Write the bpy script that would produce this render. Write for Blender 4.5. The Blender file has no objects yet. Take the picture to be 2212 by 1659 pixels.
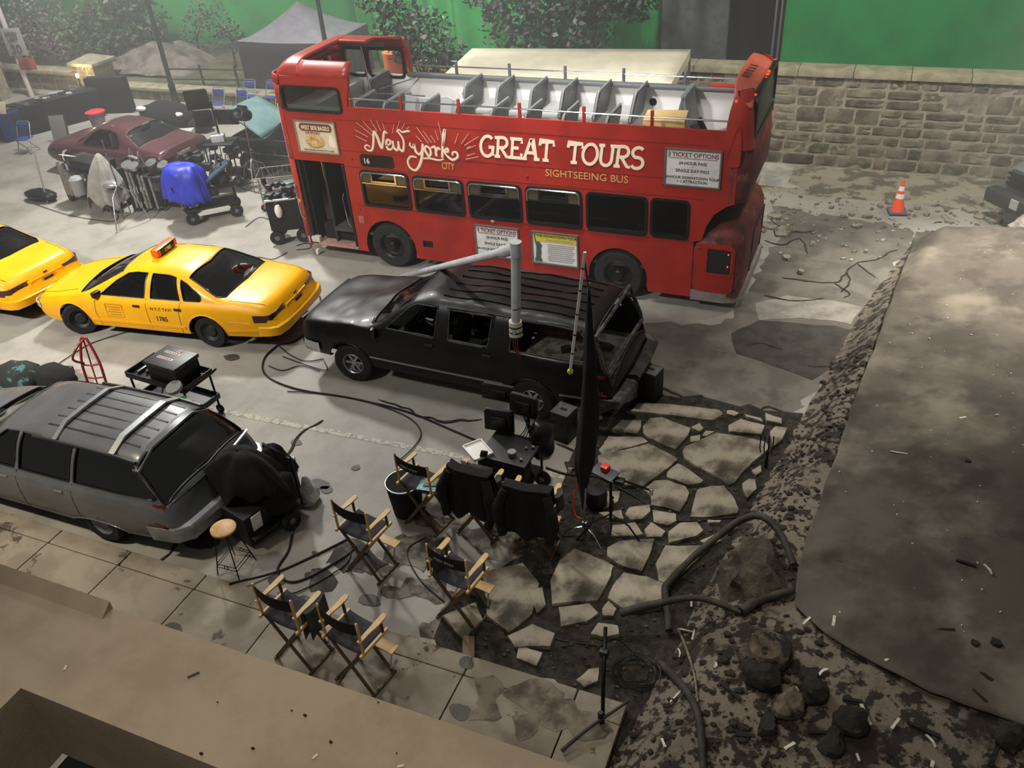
import bpy, bmesh, math, random
from mathutils import Vector, Matrix, geometry, noise
R = random.Random(7)
PI = math.pi
sc = bpy.context.scene
COL = sc.collection
# ------------------------------------------------------------------ camera, world, lights, exposure
cd = bpy.data.cameras.new('camera'); cam = bpy.data.objects.new('camera', cd); COL.objects.link(cam)
cd.sensor_width = 36; cd.lens = 1838.946 / 2212 * 36; cd.clip_end = 200
cam.matrix_world = Matrix(((0.9223, -0.1686, 0.3477, 0), (0.381, 0.5468, -0.7456, 0), (-0.0644, 0.8201, 0.5686, 8.1916), (0, 0, 0, 1)))
sc.camera = cam
wd = bpy.data.worlds.new('stage_world'); sc.world = wd; wd.use_nodes = True
wd.node_tree.nodes['Background'].inputs[0].default_value = (1.0, 0.97, 0.93, 1)
wd.node_tree.nodes['Background'].inputs[1].default_value = 0.125
def light(kind, loc, target, watts, color, size=1.0, spot=60, blend=.6):
    d = bpy.data.lights.new('stage_lamp', kind); d.energy = watts; d.color = color
    o = bpy.data.objects.new('stage_lamp', d); COL.objects.link(o); o.location = loc
    if kind == 'AREA': d.shape = 'DISK'; d.size = size
    else: d.shadow_soft_size = size
    if kind == 'SPOT': d.spot_size = math.radians(spot); d.spot_blend = blend
    o.rotation_euler = (Vector(target) - Vector(loc)).to_track_quat('-Z', 'Y').to_euler()
    return o
light('SPOT', (-18.0, 19.0, 11.5), (-15.5, 14.5, 0), 9300, (1.0, .975, .92), .6, 135, 1)
light('AREA', (-10.0, 10.5, 13.0), (-10.0, 11.0, 0), 500, (1.0, .97, .92), 3.0)
light('SPOT', (-9.0, 1.0, 11.0), (-6.2, 14.0, 2.9), 4800, (1.0, .97, .92), .5, 48, 1)
light('SPOT', (-15.0, .5, 11.0), (-14.8, 11.0, .8), 8500, (1.0, .96, .9), .5, 52, 1)
light('SPOT', (-3.0, 10.5, 13.0), (-1.7, 9.0, 0), 2300, (1.0, .94, .84), .5, 40, 1)
light('SPOT', (-25, 21, 10), (-26.5, 26, 1), 5200, (1.0, .98, .95), .6, 110, 1)
light('SPOT', (-12.5, 21, 10.5), (-11.5, 27, 2), 6000, (.97, 1.0, .92), .5, 110, 1)
light('SPOT', (1.0, 14.0, 11.5), (0.5, 21.5, 1.0), 5800, (1.0, .96, .88), .6, 80, 1)
light('SPOT', (4.2, 18.0, 9.0), (2.9, 15.2, .6), 9500, (1.0, .93, .82), .35, 56, 1)
light('SPOT', (-2.6, .6, 10.5), (-1.6, 1.8, 4.5), 850, (1.0, .86, .68), .4, 75, 1)
light('SPOT', (-11.5, 2.5, 10), (-11.0, 4.4, 0), 3200, (1.0, .88, .7), .4, 60, 1)
light('SPOT', (-6.5, 11.5, 13.5), (-6.0, 15.9, 2.8), 10000, (1.0, .98, .95), .8, 36, 1)
sc.view_settings.view_transform = 'Standard'
sc.view_settings.look = 'None'
sc.view_settings.gamma = 1
sc.view_settings.use_curve_mapping = False
sc.view_settings.exposure = 0.2
cy = sc.cycles
cy.max_bounces = 6; cy.diffuse_bounces = 3; cy.glossy_bounces = 3; cy.transmission_bounces = 4
cy.transparent_max_bounces = 10; cy.volume_bounces = 0; cy.caustics_reflective = False; cy.caustics_refractive = False
cy.sample_clamp_indirect = 4
# ------------------------------------------------------------------ materials
def srgb(h):
    if isinstance(h, str):
        v = [int(h[i:i + 2], 16) / 255 for i in (0, 2, 4)]
        return tuple(c / 12.92 if c <= .04045 else ((c + .055) / 1.055) ** 2.4 for c in v) + (1,)
    return tuple(h) + (1,)
MATS = {}
def M(name, c1, c2=None, scale=6, rough=.55, metal=0, bump=0, bscale=None, lo=.4, hi=.62, coat=0, emit=0, alpha=None, spec=.5, c3=None, s3=1.5, lo3=.55, hi3=.7, island=0, detail=5):
    if name in MATS: return MATS[name]
    m = bpy.data.materials.new(name); m.use_nodes = True; MATS[name] = m
    nt = m.node_tree; N = nt.nodes; L = nt.links; b = N['Principled BSDF']
    c1 = srgb(c1)
    b.inputs['Roughness'].default_value = rough; b.inputs['Metallic'].default_value = metal
    b.inputs['Coat Weight'].default_value = coat; b.inputs['Coat Roughness'].default_value = .06
    b.inputs['Specular IOR Level'].default_value = spec
    b.inputs['Base Color'].default_value = c1
    tc = N.new('ShaderNodeTexCoord'); out = None
    def nz(s, d=detail):
        n = N.new('ShaderNodeTexNoise'); n.inputs['Scale'].default_value = s; n.inputs['Detail'].default_value = d; n.inputs['Roughness'].default_value = .62
        L.new(tc.outputs['Object'], n.inputs['Vector']); return n.outputs['Fac']
    def ramp(src, lo, hi):
        r = N.new('ShaderNodeMapRange'); r.interpolation_type = 'SMOOTHSTEP'
        r.inputs[1].default_value = lo; r.inputs[2].default_value = hi; L.new(src, r.inputs[0]); return r.outputs[0]
    def mix(f, a, bb):
        x = N.new('ShaderNodeMix'); x.data_type = 'RGBA'; L.new(f, x.inputs[0])
        for i, v in ((6, a), (7, bb)):
            if isinstance(v, tuple): x.inputs[i].default_value = v
            else: L.new(v, x.inputs[i])
        return x.outputs[2]
    if c2 is not None: out = mix(ramp(nz(scale), lo, hi), c1, srgb(c2))
    if c3 is not None: out = mix(ramp(nz(s3), lo3, hi3), out or c1, srgb(c3))
    if island:
        g = N.new('ShaderNodeNewGeometry'); h = N.new('ShaderNodeHueSaturation'); L.new(out, h.inputs['Color']) if out else None
        if not out: h.inputs['Color'].default_value = c1
        r = N.new('ShaderNodeMapRange'); r.inputs[3].default_value = 1 - island; r.inputs[4].default_value = 1 + island
        L.new(g.outputs['Random Per Island'], r.inputs[0]); L.new(r.outputs[0], h.inputs['Value'])
        q = N.new('ShaderNodeMapRange'); q.inputs[3].default_value = .5 - island * .06; q.inputs[4].default_value = .5 + island * .06
        w = N.new('ShaderNodeMath'); w.operation = 'FRACT'; w2 = N.new('ShaderNodeMath'); w2.operation = 'MULTIPLY'; w2.inputs[1].default_value = 7.3
        L.new(g.outputs['Random Per Island'], w2.inputs[0]); L.new(w2.outputs[0], w.inputs[0]); L.new(w.outputs[0], q.inputs[0]); L.new(q.outputs[0], h.inputs['Hue'])
        out = h.outputs['Color']
    if out: L.new(out, b.inputs['Base Color'])
    if emit:
        b.inputs['Emission Strength'].default_value = emit; b.inputs['Emission Color'].default_value = c1
    if bump:
        bp = N.new('ShaderNodeBump'); bp.inputs['Strength'].default_value = 1; bp.inputs['Distance'].default_value = bump
        L.new(nz(bscale or scale * 3), bp.inputs['Height']); L.new(bp.outputs[0], b.inputs['Normal'])
    m['helpers'] = 0
    return m
def glass(name, tint, rough=.03, refl=.06):
    if name in MATS: return MATS[name]
    m = bpy.data.materials.new(name); m.use_nodes = True; MATS[name] = m
    nt = m.node_tree; N = nt.nodes; L = nt.links; N.remove(N['Principled BSDF'])
    t = N.new('ShaderNodeBsdfTransparent'); t.inputs[0].default_value = srgb(tint)
    g = N.new('ShaderNodeBsdfGlossy'); g.inputs['Roughness'].default_value = rough
    f = N.new('ShaderNodeFresnel'); f.inputs[0].default_value = 1.5
    a = N.new('ShaderNodeMath'); a.operation = 'ADD'; a.inputs[1].default_value = refl; L.new(f.outputs[0], a.inputs[0])
    x = N.new('ShaderNodeMixShader'); L.new(a.outputs[0], x.inputs[0]); L.new(t.outputs[0], x.inputs[1]); L.new(g.outputs[0], x.inputs[2])
    L.new(x.outputs[0], N['Material Output'].inputs[0]); return m
# ------------------------------------------------------------------ mesh builder
class MB:
    def __init__(s): s.v = []; s.f = []; s.mi = []; s.cur = 0
    def add(s, vs, fs, T=None):
        o = len(s.v)
        s.v += [tuple(T @ Vector(p)) for p in vs] if T else [tuple(p) for p in vs]
        for f in fs: s.f.append(tuple(i + o for i in f)); s.mi.append(s.cur)
        return s
    def box(s, c, d, rz=0, T=None, bev=0, rx=0, ry=0):
        x, y, z = d[0] / 2, d[1] / 2, d[2] / 2
        RT = Matrix.Translation(c) @ Matrix.Rotation(rz, 4, 'Z') @ Matrix.Rotation(ry, 4, 'Y') @ Matrix.Rotation(rx, 4, 'X')
        if T: RT = T @ RT
        if bev <= 0:
            vs = [(a, b, e) for a in (-x, x) for b in (-y, y) for e in (-z, z)]
            return s.add(vs, [(0, 1, 3, 2), (4, 6, 7, 5), (0, 4, 5, 1), (2, 3, 7, 6), (0, 2, 6, 4), (1, 5, 7, 3)], RT)
        b = min(bev, x * .95, y * .95, z * .95); bm = bmesh.new(); bmesh.ops.create_cube(bm, size=1)
        for v in bm.verts: v.co = Vector((v.co.x * 2 * x, v.co.y * 2 * y, v.co.z * 2 * z))
        bmesh.ops.bevel(bm, geom=bm.edges[:], offset=b, segments=2, affect='EDGES', profile=.6)
        return s.bm(bm, RT)
    def bm(s, bm, T=None):
        bm.verts.index_update(); s.add([v.co[:] for v in bm.verts], [[v.index for v in f.verts] for f in bm.faces], T); bm.free(); return s
    def rings(s, rs, closed=True, caps=True, T=None):
        n = len(rs[0]); vs = [p for r in rs for p in r]; fs = []
        for i in range(len(rs) - 1):
            for j in range(n if closed else n - 1):
                k = (j + 1) % n; fs.append((i * n + j, i * n + k, (i + 1) * n + k, (i + 1) * n + j))
        if caps and closed: fs.append(tuple(range(n - 1, -1, -1))); fs.append(tuple((len(rs) - 1) * n + j for j in range(n)))
        return s.add(vs, fs, T)
    def tube(s, pts, r, n=8, closed=False, T=None):
        P = [Vector(p) for p in pts]; m = len(P); rs = []; up = None
        for i in range(m):
            if closed: t = P[(i + 1) % m] - P[i - 1]
            else: t = P[min(i + 1, m - 1)] - P[max(i - 1, 0)]
            t.normalize()
            if up is None: up = Vector((0, 0, 1)) if abs(t.z) < .9 else Vector((1, 0, 0))
            a = t.cross(up)
            if a.length < 1e-4: a = t.orthogonal()
            a.normalize(); b = a.cross(t); up = b
            rr = r[i] if isinstance(r, (list, tuple)) else r
            rs.append([P[i] + (a * math.cos(2 * PI * j / n) + b * math.sin(2 * PI * j / n)) * rr for j in range(n)])
        if closed: rs.append(rs[0])
        return s.rings(rs, True, not closed, T)
    def cyl(s, p0, p1, r, r1=None, n=16, T=None):
        r1 = r if r1 is None else r1; return s.tube([p0, p1], [r, r1], n, False, T)
    def lathe(s, prof, n=20, T=None):
        rs = [[(r * math.cos(2 * PI * j / n), r * math.sin(2 * PI * j / n), z) for j in range(n)] for r, z in prof]
        return s.rings(rs, True, True, T)
    def prism(s, poly, z0, z1, T=None):
        n = len(poly); A = sum(poly[i - 1][0] * poly[i][1] - poly[i][0] * poly[i - 1][1] for i in range(n))
        if A < 0: poly = poly[::-1]
        return s.add([(x, y, z) for z in (z0, z1) for x, y in poly], [tuple(range(n - 1, -1, -1)), tuple(range(n, 2 * n))] + [(i, (i + 1) % n, n + (i + 1) % n, n + i) for i in range(n)], T)
    def sphere(s, c, r, n=12, sq=(1, 1, 1), T=None):
        k = max(4, n // 2); rs = []
        for i in range(1, k):
            a = PI * i / k; rs.append([(c[0] + r * sq[0] * math.sin(a) * math.cos(2 * PI * j / n), c[1] + r * sq[1] * math.sin(a) * math.sin(2 * PI * j / n), c[2] - r * sq[2] * math.cos(a)) for j in range(n)])
        return s.rings(rs, True, True, T)
    def plate(s, outline, holes, y0, y1, ax='y', T=None):
        loops = [outline] + list(holes); flat = [p for l in loops for p in l]; n = len(flat)
        tris = geometry.tessellate_polygon([[Vector((a, b, 0)) for a, b in l] for l in loops])
        mk = (lambda p, y: (p[0], y, p[1])) if ax == 'y' else ((lambda p, y: (y, p[0], p[1])) if ax == 'x' else (lambda p, y: (p[0], p[1], y)))
        vs = [mk(p, y) for y in (y0, y1) for p in flat]; fs = []
        for t in tris: fs += [tuple(t), tuple(i + n for i in reversed(t))]
        o = 0
        for l in loops:
            m = len(l)
            for i in range(m): a, b = o + i, o + (i + 1) % m; fs.append((a, b, b + n, a + n))
            o += m
        return s.add(vs, fs, T)
    def grid(s, nx, ny, fn, T=None):
        return s.add([fn(i / nx, j / ny) for j in range(ny + 1) for i in range(nx + 1)], [(j * (nx + 1) + i, j * (nx + 1) + i + 1, (j + 1) * (nx + 1) + i + 1, (j + 1) * (nx + 1) + i) for j in range(ny) for i in range(nx)], T)
    def build(s, name, mats, parent=None, smooth=35, solid=0, fix=True):
        me = bpy.data.meshes.new(name); me.from_pydata(s.v, [], s.f)
        if fix or solid:
            bm = bmesh.new(); bm.from_mesh(me)
            if fix: bmesh.ops.recalc_face_normals(bm, faces=bm.faces[:])
            bm.to_mesh(me); bm.free()
        mats = mats if isinstance(mats, (list, tuple)) else [mats]
        for m in mats: me.materials.append(m)
        if len(mats) > 1 and len(me.polygons) == len(s.mi): me.polygons.foreach_set('material_index', s.mi)
        if smooth:
            me.shade_smooth(); me.set_sharp_from_angle(angle=math.radians(smooth))
        o = bpy.data.objects.new(name, me); COL.objects.link(o)
        if parent: o.parent = parent
        if solid:
            md = o.modifiers.new('thickness', 'SOLIDIFY'); md.thickness = solid; md.offset = -1
        return o
def tag(o, label=None, cat=None, group=None, kind=None):
    if label: o['label'] = label
    if cat: o['category'] = cat
    if group: o['group'] = group
    if kind: o['kind'] = kind
    return o
def thing(name, label, cat, loc=(0, 0, 0), rz=0, group=None, rx=0, ry=0):
    o = bpy.data.objects.new(name, None); COL.objects.link(o); o.empty_display_size = .1
    o.location = loc; o.rotation_euler = (rx, ry, rz); return tag(o, label, cat, group)
def dup(root, loc=None, rz=None, label=None, group=None):
    r = root.copy(); COL.objects.link(r)
    if loc is not None: r.location = loc
    if rz is not None: r.rotation_euler = (0, 0, rz)
    tag(r, label, None, group)
    for ch in list(root.children):
        c = ch.copy(); COL.objects.link(c); c.parent = r
        for g in list(ch.children):
            d = g.copy(); COL.objects.link(d); d.parent = c
    return r
def structure(name, mb, m, smooth=35, solid=0): return tag(mb.build(name, m, None, smooth, solid), kind='structure')
def rrect(x0, x1, z0, z1, r, n=4):
    pts = []
    for cx, cz, a0 in ((x1 - r, z1 - r, 0), (x0 + r, z1 - r, 90), (x0 + r, z0 + r, 180), (x1 - r, z0 + r, 270)):
        for k in range(n + 1):
            a = math.radians(a0 + 90 * k / n); pts.append((cx + r * math.cos(a), cz + r * math.sin(a)))
    return pts
def spline(pts, n=6, closed=False):
    P = [Vector(p) for p in pts]; m = len(P); out = []
    for i in range(m if closed else m - 1):
        if closed: a, b, c, d = P[i - 1], P[i], P[(i + 1) % m], P[(i + 2) % m]
        else: a, b, c, d = P[max(i - 1, 0)], P[i], P[i + 1], P[min(i + 2, m - 1)]
        for k in range(n):
            t = k / n; out.append(.5 * ((2 * b) + (c - a) * t + (2 * a - 5 * b + 4 * c - d) * t * t + (3 * b - a - 3 * c + d) * t ** 3))
    if not closed: out.append(P[-1])
    return out
def ss(t): t = max(0, min(1, t)); return t * t * (3 - 2 * t)
def text(s, m, parent, loc, size, rot, align='LEFT', ext=.004, shear=0, offset=0, sx=1, space=1, name='lettering'):
    c = bpy.data.curves.new(name, 'FONT'); c.body = s; c.size = size; c.extrude = ext; c.align_x = align; c.shear = shear; c.offset = offset
    c.space_character = space; c.resolution_u = 3; tmp = bpy.data.objects.new('tmp_text', c); COL.objects.link(tmp)
    me = bpy.data.meshes.new_from_object(tmp.evaluated_get(bpy.context.evaluated_depsgraph_get())); bpy.data.objects.remove(tmp); bpy.data.curves.remove(c)
    me.materials.clear(); me.materials.append(m)
    o = bpy.data.objects.new(name, me); COL.objects.link(o); o.parent = parent; o.location = loc; o.rotation_euler = rot; o.scale = (sx, 1, 1); return o
SLABS=[
[(-2.61,10.23),(-2.56,10.47),(-2.38,10.55),(-2.16,10.48),(-1.89,10.40),(-1.88,10.21),(-1.95,9.94),(-1.99,9.82),(-2.14,9.84),(-2.47,9.98),(-2.56,10.06)],
[(-1.89,9.92),(-1.70,10.16),(-1.51,10.40),(-1.13,10.41),(-0.76,10.39),(-0.69,10.24),(-0.87,9.85),(-0.99,9.52),(-1.04,9.34),(-1.10,9.27),(-1.34,9.41),(-1.65,9.55),(-1.83,9.67),(-1.90,9.82)],
[(-3.05,9.31),(-2.63,9.63),(-2.39,9.83),(-2.11,9.72),(-1.89,9.60),(-1.98,9.36),(-2.12,9.06),(-2.23,8.85),(-2.40,8.81),(-2.63,8.76),(-2.80,8.90),(-2.99,9.16)],
[(-3.08,9.47),(-3.04,9.83),(-2.53,9.96),(-2.41,9.87),(-2.64,9.66),(-2.99,9.36)],
[(-3.03,9.98),(-2.95,10.27),(-2.66,10.36),(-2.61,10.19),(-2.62,9.99),(-2.95,9.96)],
[(-1.99,9.26),(-1.89,9.50),(-1.76,9.46),(-1.45,9.25),(-1.47,9.18),(-1.63,9.08),(-1.82,9.12),(-1.97,9.15)],
[(-2.12,9.06),(-1.96,9.14),(-1.67,9.08),(-1.58,8.96),(-1.58,8.78),(-1.62,8.53),(-1.83,8.55),(-2.03,8.54),(-2.09,8.73),(-2.22,8.84)],
[(-1.51,9.06),(-1.34,9.18),(-1.17,9.24),(-1.00,9.06),(-0.88,8.84),(-0.88,8.74),(-1.17,8.57),(-1.48,8.48),(-1.50,8.72)],
[(-2.32,8.24),(-2.30,8.39),(-2.04,8.53),(-1.99,8.41),(-2.06,8.21),(-2.21,8.15)],
[(-1.99,8.47),(-1.66,8.49),(-1.62,8.36),(-1.71,8.22),(-1.92,8.23)],
[(-1.99,8.04),(-1.94,8.22),(-1.70,8.11),(-1.73,7.99),(-1.92,7.92)],
[(-1.69,8.09),(-1.57,8.32),(-1.36,8.41),(-1.24,8.27),(-1.30,8.14),(-1.62,7.90)],
[(-2.42,8.01),(-2.14,8.16),(-1.97,7.97),(-2.10,7.88),(-2.38,7.80)],
[(-1.70,7.51),(-1.66,7.86),(-1.27,7.99),(-1.10,8.02),(-1.25,7.64),(-1.43,7.21),(-1.59,7.24)],
[(-2.36,7.57),(-2.24,7.74),(-1.81,7.93),(-1.79,7.66),(-1.81,7.31),(-2.08,7.30),(-2.32,7.42)],
[(-2.87,6.81),(-2.88,7.18),(-2.76,7.45),(-2.56,7.42),(-2.28,7.36),(-2.18,7.32),(-2.16,7.15),(-2.18,6.81),(-2.20,6.69),(-2.49,6.56),(-2.71,6.45)],
[(-1.02,8.43),(-0.90,8.52),(-0.83,8.49),(-0.94,8.32)],
[(-0.94,9.35),(-0.87,9.48),(-0.78,9.50),(-0.72,9.30),(-0.82,9.06),(-0.90,9.18)],
[(-0.87,9.69),(-0.76,9.86),(-0.72,9.71),(-0.79,9.59)],
[(-1.90,10.40),(-1.79,10.56),(-1.70,10.44),(-1.74,10.32)],
[(-1.69,10.23),(-1.67,10.38),(-1.52,10.40),(-1.62,10.24)],
[(-1.86,10.20),(-1.72,10.28),(-1.69,10.13),(-1.83,10.05)],
[(-2.82,8.39),(-2.71,8.61),(-2.50,8.68),(-2.46,8.46),(-2.58,8.27),(-2.75,8.24)],
[(-2.66,8.15),(-2.37,8.31),(-2.29,8.15),(-2.54,8.08)],
[(-2.89,10.52),(-2.84,10.77),(-2.32,10.93),(-1.56,11.01),(-1.48,10.92),(-1.61,10.70),(-2.24,10.61),(-2.57,10.58)],
[(-1.38,10.62),(-1.23,10.85),(-0.84,10.79),(-0.85,10.54),(-1.33,10.47)],
[(-0.76,10.64),(-0.70,10.80),(-0.52,10.82),(-0.55,10.49),(-0.66,10.28)],
[(-1.47,11.01),(-1.39,11.05),(-1.26,11.00),(-1.32,10.88),(-1.46,10.91)],
[(-1.19,10.98),(-0.93,10.95),(-0.88,10.86),(-1.14,10.92)],
[(-0.90,11.10),(-0.63,11.02),(-0.61,10.87),(-0.85,10.90)],
[(-1.27,8.08),(-1.11,8.27),(-0.99,8.19),(-1.12,8.03)],
[(-1.25,8.49),(-1.06,8.55),(-1.08,8.49),(-1.22,8.44)],
[(-2.11,6.76),(-2.11,6.98),(-2.04,7.23),(-1.73,7.26),(-1.44,7.21),(-1.42,7.05),(-1.44,6.83),(-1.68,6.68),(-1.85,6.65)],
[(-2.63,6.45),(-2.28,6.63),(-2.13,6.52),(-2.22,6.34),(-2.50,6.18)],
[(-2.12,6.59),(-2.08,6.74),(-1.94,6.65),(-1.94,6.52),(-2.08,6.49)],
[(-2.13,6.18),(-2.10,6.37),(-1.85,6.41),(-1.80,6.29),(-1.96,6.18)],
[(-2.09,5.54),(-2.00,5.73),(-1.89,5.79),(-1.84,5.61),(-1.97,5.48)],
[(-3.74,6.66),(-3.30,6.98),(-2.96,6.73),(-2.87,6.22),(-3.03,5.87),(-3.40,6.03)],
[(-3.04,5.83),(-2.82,6.09),(-2.51,6.05),(-2.50,5.85),(-2.90,5.70)],
[(-2.88,5.78),(-2.55,5.76),(-2.56,5.56),(-2.83,5.59)],
[(-3.91,5.85),(-3.60,6.19),(-3.40,5.96),(-3.51,5.59)],
[(-3.06,6.54),(-2.91,6.68),(-2.76,6.41),(-2.82,6.24)],
[(-4.18,5.46),(-3.83,5.51),(-3.69,5.35),(-4.03,5.30)],
]
DIRT=[(-3.34,10.24),(-2.78,11.21),(-1.59,11.28),(-0.37,11.25),(-0.45,10.28),(-0.94,7.97),(-1.25,6.33),(-1.48,5.06),(-1.71,5.15),(-2.39,5.40),(-3.05,5.35),(-4.02,5.38),(-3.81,6.24),(-3.45,7.03),(-3.29,7.80),(-3.37,9.00)]
DARKP=[(-1.63,12.73),(-1.87,13.37),(-1.44,13.97),(-0.79,14.02),(-0.17,14.12),(0.23,14.07),(-0.05,12.83),(-0.32,12.29),(-0.75,12.47)]
LIGHTP=[(-1.62,14.58),(-1.09,15.01),(-0.26,15.06),(0.28,14.99),(0.13,14.29),(-0.50,14.28),(-1.05,14.15),(-1.44,13.97)]
LIGHTW=[(-2.59,21.87),(-1.81,22.04),(-1.85,20.66),(-1.38,20.33),(-2.47,20.37)]
EDGEP=[(-2.63,11.40),(-2.00,11.15),(-1.55,11.10),(-1.10,10.96),(-0.34,10.95),(-0.03,12.69),(-0.36,12.31),(-1.49,12.39),(-1.76,12.16)]
CRACKS=[[(-1.28,15.73),(-0.83,15.72),(-0.32,15.76),(-0.11,16.26),(0.03,16.71),(0.36,17.01),(0.77,17.56)],
[(-0.32,15.76),(-0.05,15.49),(-0.06,15.21)],
[(0.03,16.71),(0.41,16.20)],
[(-0.11,16.26),(-0.03,15.78),(-0.16,15.42)],
[(-6.98,9.67),(-6.38,9.55),(-5.97,9.41),(-5.64,9.43),(-5.10,9.69)],
[(-7.55,8.85),(-7.70,8.54),(-7.68,8.24),(-7.61,7.90)],
[(-1.53,13.07),(-1.24,13.20),(-0.91,13.10)],
[(-2.68,11.42),(-2.16,11.20),(-1.57,11.19),(-1.26,11.09)],
[(-1.50,14.89),(-0.90,14.88),(-0.43,15.10)],
[(-0.44,12.71),(-0.11,12.74)],
[(-1.56,11.13),(-1.10,10.96),(-0.55,11.07)],
[(-1.10,10.96),(-0.87,11.34),(-0.42,11.11)],
[(-3.75,9.44),(-3.26,9.31),(-2.76,9.31)],
[(-8.15,6.57),(-7.96,5.75),(-8.03,5.10)],
[(-1.97,18.53),(-1.48,17.90),(-0.92,18.04)],
[(-1.88,17.31),(-1.48,17.19),(-1.16,17.62),(-0.93,16.88)]]
CABLES=[[(-9.98,12.46),(-9.62,11.97),(-9.45,11.47),(-9.45,10.85),(-9.70,10.60)],
[(-9.70,10.60),(-9.66,10.12),(-9.30,9.68),(-8.52,9.48),(-7.43,9.53),(-6.33,9.47),(-5.39,9.25),(-4.67,9.06)],
[(-8.58,10.45),(-8.86,10.28),(-9.29,10.39),(-9.70,10.60)],
[(-8.63,9.37),(-7.97,9.50),(-7.06,9.51),(-6.27,9.35),(-5.86,9.04),(-5.81,8.63),(-5.89,8.26)],
[(-6.48,6.37),(-6.59,6.66)],
[(-6.52,6.45),(-6.39,6.17),(-6.33,5.84),(-6.09,5.71),(-5.88,5.83),(-5.61,6.31),(-5.55,6.55)],
[(-6.69,5.34),(-6.30,5.81),(-5.96,6.28),(-5.74,6.62)],
[(-5.61,6.53),(-5.51,6.25),(-5.65,5.91),(-5.86,5.59),(-6.08,5.50)],
[(-3.69,8.87),(-3.34,8.82),(-2.91,8.90),(-2.53,8.77),(-2.07,8.57),(-1.70,8.39),(-1.41,8.46),(-0.90,8.70)],
[(-4.73,7.01),(-4.85,6.70),(-4.47,6.32),(-3.99,6.08)],
[(-3.39,6.14),(-2.99,6.06),(-2.50,6.01),(-2.01,6.08)],
[(-11.88,14.04),(-11.99,13.65),(-12.37,13.66),(-12.46,13.52)],
[(-11.88,14.40),(-11.68,14.58),(-11.49,14.38),(-11.74,14.20)],
[(-8.45,10.09),(-8.86,10.12),(-9.10,9.90),(-9.44,9.95)],
[(-9.37,10.29),(-8.36,10.12),(-8.53,10.38)],
[(-13.38,8.75),(-13.38,9.08),(-13.32,9.61),(-12.92,10.18)],
[(-20.51,14.75),(-18.88,14.39),(-17.44,14.37),(-17.55,14.72)],
[(-14.78,17.76),(-15.39,17.45),(-15.50,17.09),(-14.56,16.83),(-13.81,16.39)],
[(-2.00,6.05),(-1.84,6.25),(-1.58,6.13),(-1.43,5.98)],
[(-3.74,6.09),(-3.38,5.99),(-2.82,6.08)],
[(-13.74,14.97),(-13.74,15.53),(-13.22,15.38),(-12.70,14.83)],
[(-3.32,5.98),(-3.15,6.15)]]
TARP_L=[(0.98,17.35,0.07),(0.76,15.18,0.38),(0.57,13.27,0.48),(0.39,11.65,0.50),(0.25,10.23,0.51),(0.13,9.00,0.53),(0.03,8.09,0.53),(-0.01,7.43,0.54),(0.02,6.92,0.55)]
TARP_B=[(0.02,6.92,0.55),(0.37,6.57,0.60),(0.70,6.37,0.65),(1.05,6.21,0.69),(1.35,6.07,0.73),(1.74,5.99,0.78),(2.16,5.92,0.83)]
PIPES=[[(-1.28,6.54,-0.00),(-1.37,6.79,-0.00),(-1.46,7.05,-0.00),(-1.43,7.18,-0.00),(-1.22,7.63,-0.00),(-0.95,8.04,0.01),(-0.75,8.15,0.12),(-0.52,8.01,0.38),(-0.28,7.81,0.50),(-0.07,7.51,0.53)],
[(-1.82,6.37,-0.00),(-1.52,6.52,-0.00),(-1.03,6.74,0.07),(-0.51,6.65,0.49)],
[(-0.51,6.65,0.49),(-0.39,6.83,0.51),(-0.21,6.97,0.53),(-0.02,7.10,0.55)],
[(-1.27,6.06,0.00),(-1.10,5.89,0.10),(-0.87,5.53,0.39),(-0.70,5.25,0.50),(-0.60,4.98,0.52),(-0.51,4.64,0.54)],
[(-1.19,6.62,0.00),(-1.04,6.33,0.09),(-0.84,5.79,0.38),(-0.72,5.39,0.49)],
[(-1.73,4.59,-0.00),(-1.59,4.91,-0.00),(-1.48,5.24,-0.00)]]
SPLW=[((0.37,7.84,0.58),(0.37,7.76,0.58)),
((0.63,7.66,0.62),(0.70,7.60,0.63)),
((1.89,7.97,0.76),(1.96,7.83,0.77)),
((0.14,6.66,0.58),(0.20,6.75,0.58)),
((0.44,6.83,0.61),(0.44,6.68,0.61)),
((-0.16,6.28,0.54),(0.06,6.27,0.57)),
((0.96,6.34,0.68),(1.02,6.43,0.68)),
((1.53,6.16,0.75),(1.67,6.14,0.76)),
((0.78,5.78,0.67),(0.88,5.57,0.68)),
((0.16,5.09,0.61),(0.24,5.18,0.62)),
((1.06,5.58,0.70),(1.12,5.71,0.71)),
((1.35,5.59,0.74),(1.43,5.48,0.75)),
((1.41,5.33,0.75),(1.40,5.26,0.75)),
((0.37,6.03,0.61),(0.44,6.13,0.62)),
((-1.16,7.19,-0.00),(-1.12,6.99,0.01)),
((-1.20,6.63,-0.00),(-1.01,6.57,0.09)),
((-1.00,6.60,0.10),(-0.99,6.43,0.12)),
((-1.12,6.32,0.04),(-1.08,6.18,0.08)),
((-0.65,5.93,0.49),(-0.65,5.86,0.49)),
((-1.01,5.45,0.27),(-0.92,5.61,0.33)),
((-0.97,4.92,0.42),(-0.91,4.81,0.47)),
((0.16,5.83,0.59),(0.23,5.74,0.60)),
((0.78,5.22,0.68),(0.81,5.15,0.68)),
((1.69,10.85,0.67),(1.77,10.89,0.68)),
((0.86,9.92,0.60),(1.07,9.90,0.62))]
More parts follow.
